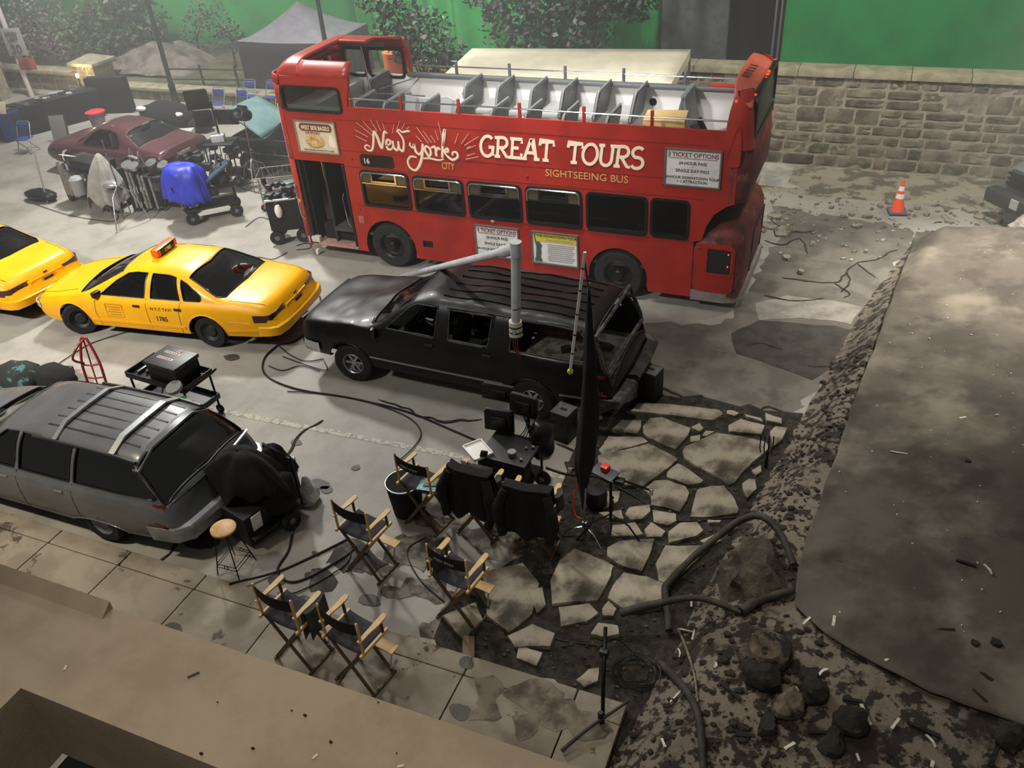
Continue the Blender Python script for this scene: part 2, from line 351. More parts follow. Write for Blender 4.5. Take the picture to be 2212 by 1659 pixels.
SPLD=[((0.31,7.71,0.58),(0.53,7.65,0.61)),
((1.62,7.98,0.73),(1.81,7.93,0.75)),
((1.33,6.87,0.71),(1.59,6.93,0.74)),
((0.94,6.70,0.67),(1.08,6.61,0.69)),
((0.61,5.80,0.65),(0.79,5.82,0.67)),
((1.19,5.69,0.72),(1.47,5.61,0.75)),
((1.76,6.47,0.77),(1.91,6.35,0.79)),
((1.74,6.20,0.77),(1.85,6.08,0.79)),
((0.34,5.33,0.62),(0.55,5.39,0.65)),
((-0.54,5.68,0.51),(-0.32,5.53,0.54)),
((-0.31,5.12,0.55),(-0.12,5.16,0.57)),
((1.86,5.41,0.80),(1.93,5.64,0.81)),
((0.00,4.85,0.60),(0.03,5.02,0.60)),
((1.04,5.22,0.71),(1.06,5.32,0.71))]
ROCKS=[((-0.18,6.08,0.54),0.28),((-0.18,5.83,0.55),0.20),((0.13,5.54,0.59),0.17),((0.34,5.77,0.61),0.16),((0.68,5.51,0.66),0.17),((0.57,5.34,0.65),0.10),((0.27,5.95,0.60),0.12),((-0.03,5.25,0.58),0.11),((1.78,6.80,0.77),0.06),((-0.02,5.36,0.58),0.07),((-0.56,5.98,0.50),0.05),((1.78,9.91,0.70),0.05),((1.60,8.11,0.72),0.05),((1.97,6.85,0.79),0.07),((2.03,5.74,0.82),0.15),((1.92,5.76,0.80),0.05),((0.56,5.21,0.65),0.12),((1.55,6.53,0.74),0.05)]
BIGROCK=[(-0.95,7.41,0.06),(-0.82,7.77,0.11),(-0.50,7.86,0.42),(-0.20,7.58,0.52),(-0.03,7.27,0.54),(-0.13,7.07,0.53),(-0.44,6.81,0.50),(-0.65,6.89,0.41)]
RUBBLE=[((-1.85,18.56),0.20),((-1.56,17.76),0.28),((-1.89,18.04),0.22),((-0.10,18.49),0.14),((0.10,19.05),0.14),((0.30,19.70),0.10),((1.07,19.81),0.12),((1.26,19.47),0.10),((1.63,19.43),0.10),((1.72,19.20),0.14),((2.10,19.93),0.22),((2.36,19.61),0.20),((2.58,19.47),0.24),((-0.71,19.37),0.08),((-0.25,19.09),0.10),((0.17,17.28),0.05),((-1.30,16.56),0.12),((-0.96,16.02),0.10),((-0.43,18.91),0.07),((1.94,18.43),0.12),((2.29,20.37),0.15),((-0.89,17.34),0.08),((0.48,19.93),0.09),((0.89,19.37),0.08),((1.44,20.03),0.10)]
def lerp_tab(y,tab):
    for i in range(len(tab)-1):
        if y<=tab[i+1][0] or i==len(tab)-2:
            a,b=tab[i],tab[i+1];t=(y-a[0])/(b[0]-a[0]);return a[1]+(b[1]-a[1])*t
BL=[(4.0, -1.65), (4.76, -1.54), (5.57, -1.37), (6.33, -1.25), (7.25, -1.14), (8.9, -0.87), (9.76, -0.7), (11.91, -0.31), (14.82, 0.17), (17.58, 0.86), (19, 1.2)]
# ------------------------------------------------------------------ shared materials
concrete = M('stage_concrete', '98948b', '87837a', 1.3, .62, bump=.004, bscale=26, lo=.4, hi=.7, c3='6f6b63', s3=.4, lo3=.5, hi3=.8)
dirt = M('dark_dirt', '211d18', '3a332a', 9, .9, bump=.03, bscale=30, c3='191613', s3=2.2)
slabm = M('broken_slab', '9d9483', '645b4d', 2.3, .8, bump=.008, bscale=30, lo=.4, hi=.64, c3='3a342b', s3=1.2, lo3=.5, hi3=.68)
walkm = M('sidewalk_concrete', '8f8676', '7b7365', 1.4, .8, bump=.006, bscale=30, c3='4c443a', s3=2.6, lo3=.62, hi3=.66)
stone = M('masonry_stone', '726b5c', '554e43', 3.2, .9, bump=.012, bscale=16, island=.38)
mortar = M('mortar', '938b7a', '7d7566', 6, .95, bump=.01)
capm = M('coping_stone', '9a9479', '827d66', 2.5, .85, bump=.006)
black = M('black_paint', '0c0c0d', None, rough=.42)
blackm = M('black_metal', '161617', '0c0c0d', 8, .38, .6)
rubber = M('tyre_rubber', '111111', '1c1b1a', 9, .8)
bfab = M('black_fabric', '0a0a0b', '131314', 14, .95, bump=.004, bscale=60)
dgrey = M('dark_grey_plastic', '2b2c2e', None, rough=.5)
grey = M('grey_metal', '75777a', '5f6164', 8, .4, .5)
chrome = M('chrome', 'c9ccd0', None, rough=.16, metal=1)
alu = M('aluminium', 'a9abac', None, rough=.35, metal=.9)
white = M('white_plastic', 'e6e4de', None, rough=.5)
paper = M('white_paper', 'f2f0ea', None, rough=.8)
# ------------------------------------------------------------------ floor, patches, markings
mb = MB(); mb.add([(-60, -3, 0), (9, -3, 0), (9, 60, 0), (-60, 60, 0)], [(0, 1, 2, 3)]); structure('floor', mb, concrete, 0)
def patch(name, poly, z, m, jit=.06, thick=.01):
    P = []
    for i in range(len(poly)):
        a, b = Vector(poly[i]), Vector(poly[(i + 1) % len(poly)])
        n = max(2, int((b - a).length / .22))
        for k in range(n):
            p = a.lerp(b, k / n); w = Vector((p.x, p.y, 0)) * 3.1
            P.append((p.x + jit * noise.noise(w), p.y + jit * noise.noise(w + Vector((9, 4, 0)))))
    q = MB(); q.plate(P, [], -.02, z, 'z'); return structure(name, q, m, 0)
patch('floor_bank_dirt', [(lerp_tab(y, BL) - .3, y) for y in (4.2, 5.5, 7, 9, 10.8)] + [(lerp_tab(y, BL) + .5, y) for y in (10.8, 9, 7, 5.5, 4.2)], .0135, dirt, .2)
patch('floor_dark_asphalt', [(-2.6, 10.6), (-3.4, 11.6), (-3.4, 13.3), (-2.0, 13.6), (-1.6, 17.6), (-2.0, 19.2), (1.2, 18.6), (.4, 15.0), (-.2, 12.2), (-.9, 10.0)], .003, M('grimy_asphalt', '6a655d', '57524b', 1.5, .85, bump=.005, bscale=25, c3='4a453e', s3=.8), .3)
patch('floor_dirt', DIRT, .012, dirt, .25)
patch('floor_asphalt_patch', DARKP, .008, M('asphalt_dark', '3f3a35', '2f2b28', 4, .9, bump=.006, bscale=30))
patch('floor_pale_patch', LIGHTP, .008, M('pale_screed', '8d877f', '75706a', 3, .7))
patch('floor_white_patch', LIGHTW, .006, M('whitish_screed', 'a9a69c', '8a877e', 2, .7))
patch('floor_worn_band', [(-2.5, 20.0), (3.8, 20.0), (3.8, 21.9), (-2.5, 21.9)], .004, M('worn_road', '8c8674', '5d594c', 1.6, .8, lo=.46, hi=.56, bump=.006), .3)
grime = M('grimy_concrete', '7f796d', '3f3a33', 1.9, .8, bump=.005, bscale=24, lo=.42, hi=.56, c3='2c2823', s3=1.0, lo3=.5, hi3=.62)
rg = random.Random(5); GP = [(-5.03, 7.0), (-2.79, 7.9), (-2.6, 6.3), (-2.9, 5.6), (-4.28, 5.6), (-5.1, 5.7), (-5.6, 6.0)]
for k in range(30):
    x, y, r = rg.uniform(-5.7, -2.6), rg.uniform(5.7, 7.8), rg.uniform(.18, .55)
    if x < -5 and y > 6.6: continue
    patch('floor_grime', [(x + r * (.75 + .35 * noise.noise(Vector((a * 2, k, 0)))) * math.cos(a) * 1.2, max(5.42, y + r * (.7 + .35 * noise.noise(Vector((a * 2, k, 5)))) * math.sin(a))) for a in [2 * PI * i / 9 for i in range(9)]], .004 + .0002 * k, grime, .22)
for k in range(16):
    x, y, r = rg.uniform(-3.0, -1.75), rg.uniform(3.2, 5.1), rg.uniform(.15, .35)
    patch('sidewalk_grime', [(min(-1.5, x + r * (.75 + .35 * noise.noise(Vector((a * 2, k, 1)))) * math.cos(a) * 1.2), y + r * (.7 + .35 * noise.noise(Vector((a * 2, k, 6)))) * math.sin(a)) for a in [2 * PI * i / 9 for i in range(9)]], .1215 + .0002 * k, M('walk_grime', '7b7263', '50483d', 3.2, .8, lo=.4, hi=.6), .15)
stn = M('floor_stain', '4a453d', '3c3831', 5, .6)
for k, (x, y, r) in enumerate(((-6.76, 7.5, .16), (-6.6, 7.42, .1), (-6.22, 5.69, .12), (-7.7, 6.0, .3), (-4.9, 5.8, .14), (-6.42, 8.0, .07), (-7.68, 8.24, .1), (-10.3, 10.0, .16), (-5.9, 5.9, .07), (-5.6, 6.6, .06), (-6.0, 6.3, .05), (-5.7, 5.5, .12), (-6.9, 4.5, .14), (-5.6, 4.3, .2), (-3.9, 4.3, .18), (-3.1, 4.7, .12), (-4.6, 5.25, .1), (-2.9, 4.2, .16), (-3.5, 3.9, .22), (-3.3, 5.3, .1))):
    patch('floor_stain', [(x + r * (.8 + .25 * noise.noise(Vector((a * 2, k, 0)))) * math.cos(a) * 1.4, y + r * (.75 + .25 * noise.noise(Vector((a * 2, k, 5)))) * math.sin(a)) for a in [2 * PI * i / 10 for i in range(10)]], .1225 if y < 5.4 else .009, stn, .06)
# white parking line, worn through
mb = MB()
x = -16.0
while x < -2.6:
    w = R.uniform(.25, .5); y = 8.36 + (x + 15) * .037
    if not -12.6 < x < -9.9 and R.random() < .96: mb.box((x + w / 2, y + R.uniform(-.006, .006), .0), (w * .98, R.uniform(.1, .125), .008))
    x += w
structure('floor_marking', mb, M('road_paint', 'b5b1a4', '8f8b80', 14, .7, lo=.45, hi=.6), 0)
for c in CRACKS:
    mb = MB(); pts = spline([(x, y, 0) for x, y in c], 5); L, Rr = [], []
    for i, p in enumerate(pts):
        t = (pts[min(i + 1, len(pts) - 1)] - pts[max(i - 1, 0)]).normalized(); n = Vector((-t.y, t.x, 0))
        w = (.012 + .03 * abs(noise.noise(p * 2.7))) * (1 if 0 < i < len(pts) - 1 else .2)
        o = n * .07 * noise.noise(p * 4); L.append(p + o + n * w); Rr.append(p + o - n * w)
    mb.rings([[(a.x, a.y, -.01), (a.x, a.y, .014), (b.x, b.y, .014), (b.x, b.y, -.01)] for a, b in zip(L, Rr)])
    structure('floor_crack', mb, dirt, 0)
# ------------------------------------------------------------------ sidewalk with kerb
mb = MB(); xs = [-17.27 + 1.272 * i for i in range(13)]
xs = [-40] + xs + [-1.55 + .1]
for a, b in zip(xs, xs[1:]):
    mb.box(((a + b) / 2, 3.26, .05), (b - a - .014, 3.72, .14), bev=.012)
    mb.box(((a + b) / 2, 5.265, .05), (b - a - .01, .27, .14), bev=.03)
structure('sidewalk', mb, walkm, 40)
# ------------------------------------------------------------------ stone walls
def masonry(name, x0, x1, y, z0, z1, seed, thick=.5, m=stone):
    rr = random.Random(seed); q = MB(); q.cur = 0; q.box(((x0 + x1) / 2, y + thick / 2 + .006, (z0 + z1) / 2), (x1 - x0, thick, z1 - z0)); q.cur = 1
    z = z0
    while z < z1 - .05:
        hgt = min(rr.choice([.24, .3, .34, .4, .46]), z1 - z)
        if z1 - z - hgt < .12: hgt = z1 - z
        x = x0 - rr.random() * .4
        while x < x1:
            w = rr.uniform(.3, .8) * (.75 + hgt); parts = [(z, hgt)]
            if hgt > .3 and rr.random() < .4: parts = [(z, hgt * .5), (z + hgt * .5, hgt * .5)]
            for zz, hh in parts:
                a, b = max(x, x0), min(x + w, x1)
                if b - a > .06:
                    bm = bmesh.new(); bmesh.ops.create_grid(bm, x_segments=7, y_segments=5, size=.5)
                    o = rr.uniform(0, 99); dep = rr.uniform(.0, .02)
                    W, H = b - a - .034, hh - .034
                    for v in bm.verts:
                        u, w_ = v.co.x, v.co.y; ed = max(abs(u), abs(w_)) > .49
                        v.co = Vector(((a + b) / 2 + u * W, y + .008 if ed else y - dep + .03 * noise.noise(Vector((u * 3 + o, w_ * 3, o))), zz + hh / 2 + w_ * H))
                    q.bm(bm)
            x += w
        z += hgt
    return structure(name, q, [mortar, m], 25)
masonry('wall_right', -7, 8.5, 21.93, 0, 2.2, 3)
mb = MB()
for i in range(13): mb.box((-6.4 + 1.25 * i, 22.16, 2.28), (1.24, .64, .17), bev=.02)
structure('trim_1', mb, capm)
masonry('wall_left', -42, -27.9, 23.8, 0, .62, 5); masonry('wall_back', -26.9, -15, 23.45, 0, .34, 6); masonry('wall_side', -42, -30.4, 22.2, 0, 1.15, 8)
mb = MB()
for i in range(11): mb.box((-41.4 + 1.3 * i, 24.02, .69), (1.29, .66, .14), bev=.02)
for i in range(9): mb.box((-26.3 + 1.3 * i, 23.68, .4), (1.29, .62, .12), bev=.02)
for i in range(9): mb.box((-41.4 + 1.3 * i, 22.45, 1.22), (1.29, .66, .14), bev=.02)
structure('trim_2', mb, capm)
t = thing('wall_pier', 'square stone gate pier with pyramid cap at the end of low wall', 'pier', (-27.4, 24.1, 0))
q = masonry('pier_shaft', -.5, .5, -.45, 0, 1.0, 9, .95); q.parent = t; del q['kind']
mb = MB(); mb.box((0, .05, 1.06), (1.25, 1.2, .12), bev=.02); mb.rings([[(-.6, -.53, 1.12), (.6, -.53, 1.12), (.6, .63, 1.12), (-.6, .63, 1.12)], [(-.08, -.03, 1.32), (.08, -.03, 1.32), (.08, .13, 1.32), (-.08, .13, 1.32)]]); mb.build('pier_cap', capm, t, 20)
# grassy bank behind the low wall, bare rock and backdrop
mb = MB(); mb.grid(40, 10, lambda u, v: (-43 + 30 * u, 23.9 + 5 * v, .33 + .25 * v + .05 * noise.noise(Vector((u * 20, v * 6, 0)))))
structure('terrain', mb, M('mossy_ground', '5d6145', '4a4632', 2, .95, bump=.03), 60)
# ------------------------------------------------------------------ green screens
green = M('chroma_green_cloth', '1f9445', '1a843c', .7, .85, bump=.003, bscale=3)
def drape(name, x0, x1, yf, z0, z1, fold, m, label, n=160, zb=None, wav=1.6, cat='curtain'):
    q = MB()
    def fn(u, v):
        x = x0 + (x1 - x0) * u; b = zb(x) if zb else z0
        z = b + (z1 - b) * v; a = fold * (math.sin(x * 2 * PI / wav + 2 * noise.noise(Vector((x * .6, 0, 3)))) + .6 * noise.noise(Vector((x * 2.2, z * .15, 1))))
        return (x, yf(x) + a * (1 - .3 * v), z)
    q.grid(n, 10, fn); o = q.build(name, m, None, 60, .006); return tag(o, label, cat)
drape('green_screen', -2.75, 8.5, lambda x: 24.3, 0, 9, .05, M('chroma_green_shaded', '17783a', '146b33', .7, .85), 'flat green screen cloth hung behind the stone wall right of the seam', 60, wav=5)  # darker copy of the green cloth, its weaker lighting put into the colour
drape('green_curtain', -17.7, -5.2, lambda x: 27.2 + .05 * (x + 12) ** 2 * .2, 0, 9, .3, green, 'bright green folded curtain hanging behind the bus and awning', 260, lambda x: 1.2 + max(0, (x + 7.2)) ** 1.7 * .95 if x > -7.2 else .3, 1.1)
drape('green_backdrop', -44, -17.5, lambda x: 29.5 - .0 * x, 0, 9, .1, green, 'pale hazy green backdrop cloth behind the trees on the left', 120, wav=4)
drape('black_drape', -8.2, -2.6, lambda x: 27.9, 0, 9, .2, bfab, 'black drape closing the gap between the two green cloths', 90, wav=1.3)
drape('grey_drape', -6.6, -4.6, lambda x: 26.9, 0, 6, .1, M('grey_cloth', '4a4c4a', '3d3f3d', 4, .9), 'grey cloth slung beside the black drape in the gap', 40, wav=.9, zb=lambda x: .5)
t = thing('drape_pole', 'pair of upright metal poles at the edge of the green screen', 'pole', (-3.0, 24.5, 0))
for dx in (0, .14):
    mb = MB(); mb.cyl((dx, 0, 0), (dx, 0, 9), .03); mb.build('upright', alu, t)
# ------------------------------------------------------------------ foreground ledge
ledm = M('painted_ledge', '8f8371', '847866', 2.2, .85, bump=.004, bscale=120, c3='6d6150', s3=60, lo3=.66, hi3=.74)
mb = MB()
mb.plate([(-9, -1.0), (1.5, -1.0), (1.5, 2.07), (-9, 2.07)], [[(-3.67, -.9), (1.2, -.9), (1.2, 1.48), (-3.67, 1.48)]], 3.9, 4.5, 'z')
structure('trim_3', mb, ledm, 20)
mb = MB(); mb.rings([[(x, 1.985, 4.5), (x, 2.07, 4.5), (x, 2.07, 4.56)] for x in (-9, -3.6)]); structure('trim_4', mb, ledm, 0)
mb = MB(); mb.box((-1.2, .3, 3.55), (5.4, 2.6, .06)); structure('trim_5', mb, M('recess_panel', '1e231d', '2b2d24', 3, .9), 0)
mb = MB(); mb.box((-3.2, 1.28, 3.72), (.12, .9, .12), rz=.75, bev=.01); mb.box((-2.0, 1.2, 3.62), (.3, .35, .08), rz=.3, bev=.01); structure('trim_6', mb, ledm, 0)
def stick(name, loc, d, m, label, cat, rz, group=None, bend=0):
    q = MB(); l, w, hh = d; q.rings([[(-l / 2 + l * k / 4, bend * (k - 2) ** 2 * .1 + s * w / 2 * (1 - .15 * (k % 2)), z) for s, z in ((-1, 0), (1, 0), (1, hh), (-1, hh * .8))] for k in range(5)])
    o = q.build(name, m, None, 20); o.location = loc; o.rotation_euler = (0, 0, rz); return tag(o, label, cat, group)
burnt = M('charred_wood', '14110e', '241d17', 20, .9)
stick('burnt_splinter', (-2.84, 1.86, 4.501), (.06, .01, .008), M('brown_splinter', '2a211a'), 'dark split splinter lying alone on the tan ledge', 'splinter', .9)
CH = [(-2.14,1.86),(-2.28,1.62),(-1.94,1.78),(-2.5,1.51),(-2.61,1.77),(-2.22,1.86),(-1.83,2.05),(-1.61,1.84)]
for i, (x, y) in enumerate(CH):
    q = MB(); q.sphere((0, 0, .006), .011 if i < 4 else .006, 7, (1, .7, .7)); q.v = [tuple(Vector(p) * (1 + .4 * noise.noise(Vector(p) * 90 + Vector((i, 0, 0))))) for p in q.v]
    o = q.build('charcoal_crumb', burnt, None, 0); o.location = (x, y, 4.5); tag(o, 'small black crumb of char lying on the tan ledge', 'crumb', 'char crumbs on the ledge')
for x, y, rz in ((-3.54, 1.66, 2.0), (-1.97, 1.69, 1.2), (-1.56, 1.79, .6)):
    stick('pale_chip', (x, y, 4.501), (.03, .012, .004), M('pale_wood', 'b9ad97'), 'tiny pale chip lying on the tan ledge', 'chip', rz, 'pale chips on the ledge')
# ------------------------------------------------------------------ double-decker bus
BX, BY = -9.10, 15.288
red = M('bus_red', 'a3261a', '921f15', 1.2, .42, coat=.1, bump=.0015, bscale=5)
redtop = M('bus_red_hazed', 'a83324', '9a2b1e', 1.5, .38, coat=.2)  # bus red made paler: the haze over the roof is put into the colour
dusty = M('dusty_red', '6b2a24', '4a211d', 2.5, .75, lo=.4, hi=.6, c3='8a5a50', s3=1.8)
inwhite = M('white_lining', 'e8e6e2', None, rough=.5)
seatg = M('seat_grey', '6d6f72', '626467', 6, .45, spec=.4)
wing = glass('bus_glass', '6a7270', .05, .03)
clearg = glass('clear_deck_glass', 'd5dad8', .03, .02)
gold = M('gold_lettering', 'c9995a', None, rough=.6)
creaml = M('cream_lettering', 'efdcc0', None, rough=.6)
pinkl = M('rose_lettering', 'd9a08c', None, rough=.6)
def strokes(q, lines, w, y=-1.262, T=lambda u, v: (u, v), dep=.007, wk=1):
    for li, ln in enumerate(lines):
        y -= .0006
        P = [Vector((*T(*p[:2]), 0)) for p in ln]; n = len(P); rs = []
        closed = (P[0] - P[-1]).length < 1e-4 and n > 3
        for i in range(n):
            if closed: a, b = P[i - 1] if i else P[-2], P[(i + 1) % n] if i < n - 1 else P[1]
            else: a, b = P[max(i - 1, 0)], P[min(i + 1, n - 1)]
            t = (b - a).normalized(); nn = Vector((-t.y, t.x, 0))
            ww = (ln[i][2] * wk if len(ln[i]) > 2 else w) / 2
            if 0 < i < n - 1:
                t1 = (P[i] - P[i - 1]).normalized(); c = max(.55, abs(t1.dot(t))); ww /= c
            A, B = P[i] + nn * ww, P[i] - nn * ww
            rs.append([(A.x, y, A.y), (B.x, y, B.y), (B.x, y + dep, B.y), (A.x, y + dep, A.y)])
        q.rings(rs)
    return q
def arc(cx, cy, rx, ry, a0, a1, n=10): return [(cx + rx * math.cos(math.radians(a0 + (a1 - a0) * k / n)), cy + ry * math.sin(math.radians(a0 + (a1 - a0) * k / n))) for k in range(n + 1)]
bus = thing('double_decker_bus', 'red open-top double-decker sightseeing bus parked before the stone wall', 'bus', (BX, BY, 0))
def wheel(parent, x, y, r, w, side, hub='black', rim=None, turn=0, name='wheel', T0=None):
    q = MB(); T = Matrix.Translation((x, y, r)) @ Matrix.Rotation(turn, 4, 'Z') @ Matrix.Rotation(PI / 2 * (1 if side < 0 else -1), 4, 'X')
    rr = rim or r * .58
    q.lathe([(rr, -w / 2), (r * .9, -w / 2), (r * .985, -w * .36), (r, -w * .2), (r, w * .2), (r * .985, w * .36), (r * .9, w / 2), (rr, w / 2 - .005), (rr * .97, w / 2 - .03), (rr * .97, -w / 2 + .02)], 28, T)
    o = q.build(name, rubber, parent, 40)
    h = MB()
    if hub == 'bus': h.lathe([(0.001, w * .1), (rr * .35, w * .1), (rr * .38, w * .5), (rr * .3, w * .62), (.001, w * .62)][::1], 20, T); h.lathe([(.001, -w * .2), (rr, -w * .2), (rr, w * .42), (rr * .95, w * .45), (rr * .86, w * .38), (rr * .8, w * .2), (rr * .45, w * .05), (.001, w * .05)], 26, T)
    elif hub == 'alloy':
        h.lathe([(rr, -w * .1), (rr, w * .44), (rr * .94, w * .48), (rr * .88, w * .42), (rr * .86, -w * .1)], 26, T); h.lathe([(.001, w * .05), (rr * .3, w * .05), (rr * .27, w * .3), (rr * .2, w * .34), (.001, w * .34)], 16, T)
        for k in range(6):
            a = 2 * PI * k / 6; h.box((0, 0, 0), (rr * .68, rr * .24, w * .12), 0, T @ Matrix.Rotation(a, 4, 'Z') @ Matrix.Translation((rr * .56, 0, w * .2)), .01)
    else: h.lathe([(.001, -w * .1), (rr, -w * .1), (rr, w * .4), (rr * .93, w * .44), (rr * .82, w * .3), (rr * .6, w * .2), (rr * .5, w * .34), (rr * .3, w * .38), (.001, w * .38)], 24, T)
    h.build('hubcap', {'bus': black, 'alloy': alu, 'steel': grey, 'black': M('dark_hub', '1d1c1b', None, rough=.6)}[hub], o, 40)
    return o
# near side panel with arches, door, window holes
WIN = [(-.46, .635, 1.40, 2.15), (.745, 1.835, 1.40, 2.13), (1.945, 3.05, 1.40, 2.13), (3.16, 4.25, 1.40, 2.14), (4.36, 5.49, 1.41, 2.14), (5.57, 6.25, 1.42, 2.14)]
outl = [(-2.05, .32)] + [(-.66, .32)] + arc(0, .47, .6, .62, 195, -15, 14) + [(4.36, .30), (4.36, .45)] + arc(4.95, .48, .58, .6, 185, -10, 14) + [(5.56, .26), (6.36, .26), (6.36, 1.39)] + [(6.5, 1.42), (6.56, 1.68), (6.68, 1.93), (6.88, 2.1), (7.02, 2.16), (7.02, 3.41), (-.5, 3.41), (-.47, 3.6), (-.41, 3.8), (-.4, 3.95), (-2.02, 3.95), (-2.06, 3.3), (-2.06, 2.3), (-2.06, 1.2)]
holes = [rrect(a, b, c, d, .09) for a, b, c, d in WIN] + [rrect(-2.0, -.63, 3.28, 3.76, .1), [(-2.05, .34), (-.82, .34), (-.82, 2.25), (-2.05, 2.25)][::1], [(.78, .58), (1.01, .58), (1.01, .74), (.78, .74)]]
mb = MB(); mb.plate(outl, holes, -1.25, -1.2); mb.build('side_panel', red, bus, 20)
outl2 = [(-2.05, .32), (6.6, .3), (6.9, 2.1), (7.02, 2.16), (7.02, 3.41), (-.5, 3.41), (-.45, 3.95), (-2.02, 3.95)]
holes2 = [rrect(a, b, c, d, .09) for a, b, c, d in WIN] + [rrect(-1.4, -.55, 3.32, 3.88, .1), rrect(-2.0, -1.5, 3.32, 3.88, .08)]
mb = MB(); mb.plate(outl2, holes2, 1.2, 1.25); mb.build('side_panel', red, bus, 20)
# rounded front (seen from behind / side only)
def front_ring(z, xf, r=.24):
    return [(-2.04, -1.25, z)] + [(xf + r - r * math.sin(a), -1.25 + r - r * math.cos(a), z) for a in (0, .4, .8, 1.2, PI / 2)] + [(xf + r - r * math.sin(a), 1.25 - r + r * math.cos(a), z) for a in (PI / 2, 1.2, .8, .4, 0)] + [(-2.04, 1.25, z)]
mb = MB(); mb.rings([front_ring(z, xf) for z, xf in ((.32, -2.26), (1.2, -2.29), (2.3, -2.29))], False, False); mb.build('front_panel', red, bus, 40, .04)
mb = MB(); mb.rings([front_ring(z, xf) for z, xf in ((2.25, -2.29), (2.8, -2.29), (3.32, -2.28))], False, False); mb.rings([front_ring(z, xf) for z, xf in ((3.78, -2.27), (3.97, -2.25))], False, False)
for sl in (slice(0, 6), slice(6, 12)): mb.rings([front_ring(z, xf)[sl] for z, xf in ((3.3, -2.28), (3.8, -2.27))], False, False)
mb.build('front_panel', red, bus, 40, .04)
mb = MB(); mb.box((-2.28, 0, 3.56), (.02, 1.9, .5)); mb.build('front_glass', clearg, bus, 0)
# front roof cowl: U-shaped shell with rounded edges
def roofpt(x, y):
    s = abs(y) / 1.25; z = 3.95 + .30 * (1 - max(0, (s - .55) / .45) ** 2.4) ** .5 if s > .55 else 4.25
    f = max(0, (-1.75 - x) / .5); z -= .3 * f ** 2.2
    return (x, y, max(z - .03 * (y / 1.25) ** 2, 3.9))
def roofstrip(xa, xb, y0, y1, nx=10, ny=10): return lambda q: q.grid(nx, ny, lambda u, v: roofpt(xa(v) + (xb(v) - xa(v)) * u, y0 + (y1 - y0) * v))
mb = MB()
roofstrip(lambda v: -2.24 + .22 * abs(2 * v - 1) ** 4, lambda v: -1.55, -1.25, 1.25, 12, 24)(mb)
roofstrip(lambda v: -1.55, lambda v: -.40, -1.25, -.98, 8, 8)(mb)
roofstrip(lambda v: -1.55, lambda v: -.88 if v < .45 else -.42, .36, 1.25, 10, 14)(mb)
mb.build('front_roof', redtop, bus, 50, .05)
for pts, r_ in (([(-.42, 1.24, 3.36), (-.42, 1.23, 3.9), (-.42, 1.05, 4.15)], .045), ([(-.45, -1.2, 3.4), (-.44, -1.2, 3.8), (-.41, -1.13, 4.08)], .03)): mb = MB(); mb.tube(pts, r_, 8); mb.build('frame_edge', redtop, bus)
mb = MB(); mb.box((-1.55, 1.17, 4.0), (1.2, .03, .14)); mb.build('cowl_lining', M('cowl_lining', 'a8a49c', None, rough=.7), bus, 0)
# windows: gasket frame + pane (+ slider)
def bus_window(x0, x1, z0, z1, y, slider, s=-1, gl=None):
    q = MB(); q.plate(rrect(x0 - .015, x1 + .015, z0 - .015, z1 + .015, .1), [rrect(x0 + .03, x1 - .03, z0 + .03, z1 - .03, .07)], y, y + .03 * s)
    f = q.build('window_frame', black, bus, 30)
    q = MB(); q.plate(rrect(x0, x1, z0, z1, .09), [], y - .015 * s, y - .022 * s); q.build('window_pane', gl or wing, f, 0)
    if slider:
        q = MB(); yy = y + .034 * s
        q.tube([(x0 + .03, yy, z1 - .27), (x0 + .03, yy, z1 - .1), (x0 + .055, yy, z1 - .05), (x0 + .11, yy, z1 - .03), (x1 - .11, yy, z1 - .03), (x1 - .055, yy, z1 - .05), (x1 - .03, yy, z1 - .1), (x1 - .03, yy, z1 - .27)], .016, 6)
        q.box(((x0 + x1) / 2, yy, z1 - .25), (x1 - x0 - .06, .03, .026)); w = (x1 - x0)
        for k in (.25, .75): q.box((x0 + w * k, yy, z1 - .14), (.035, .03, .22))
        q.box((x0 + w * .5, yy + .004, z1 - .21), (w * .46, .03, .035))
        q.build('slider_frame', chrome, f, 30)
        for xx in (x0 + w * .14, x1 - w * .14): q = MB(); q.box((xx, yy + .012, z1 - .14), (w * .2, .01, .19)); q.build('sliding_pane', M('brown_tint', '4a3f30', None, rough=.2), f, 0)
    return f
for i, (a, b, c, d) in enumerate(WIN): bus_window(a, b, c, d, -1.25, i < 4)
for a, b, c, d in WIN: bus_window(a, b, c, d, 1.25, False, 1)
bus_window(-2.0, -.63, 3.28, 3.76, -1.25, False, gl=clearg)
for a, b in ((-1.4, -.55), (-2.0, -1.5)):
    q = MB(); q.plate(rrect(a - .04, b + .04, 3.28, 3.92, .12), [rrect(a + .02, b - .02, 3.34, 3.86, .08)], 1.16, 1.2); q.build('window_frame', black, bus, 30)
# rails and posts of the open deck
posts = [.69, 1.90, 3.11, 4.32, 5.53]
for y, m_ in ((-1.22, red), (1.22, grey)):
    for x in posts: q = MB(); q.box((x, y, 3.5), (.055, .055, .36), bev=.012); q.build('rail_post', m_, bus)
    q = MB(); q.tube([(-.5, y, 3.57), (6.9, y, 3.57)], .016, 8); q.build('hand_rail', chrome, bus)
q = MB(); q.box((3.15, 1.17, 3.39), (7.2, .18, .07), bev=.03); q.build('coaming', M('coaming_grey', '7d7f83', None, rough=.3, metal=.5), bus)
q = MB(); q.box((6.45, 1.19, 3.42), (.9, .1, .1), bev=.02); q.build('coaming_end', red, bus)
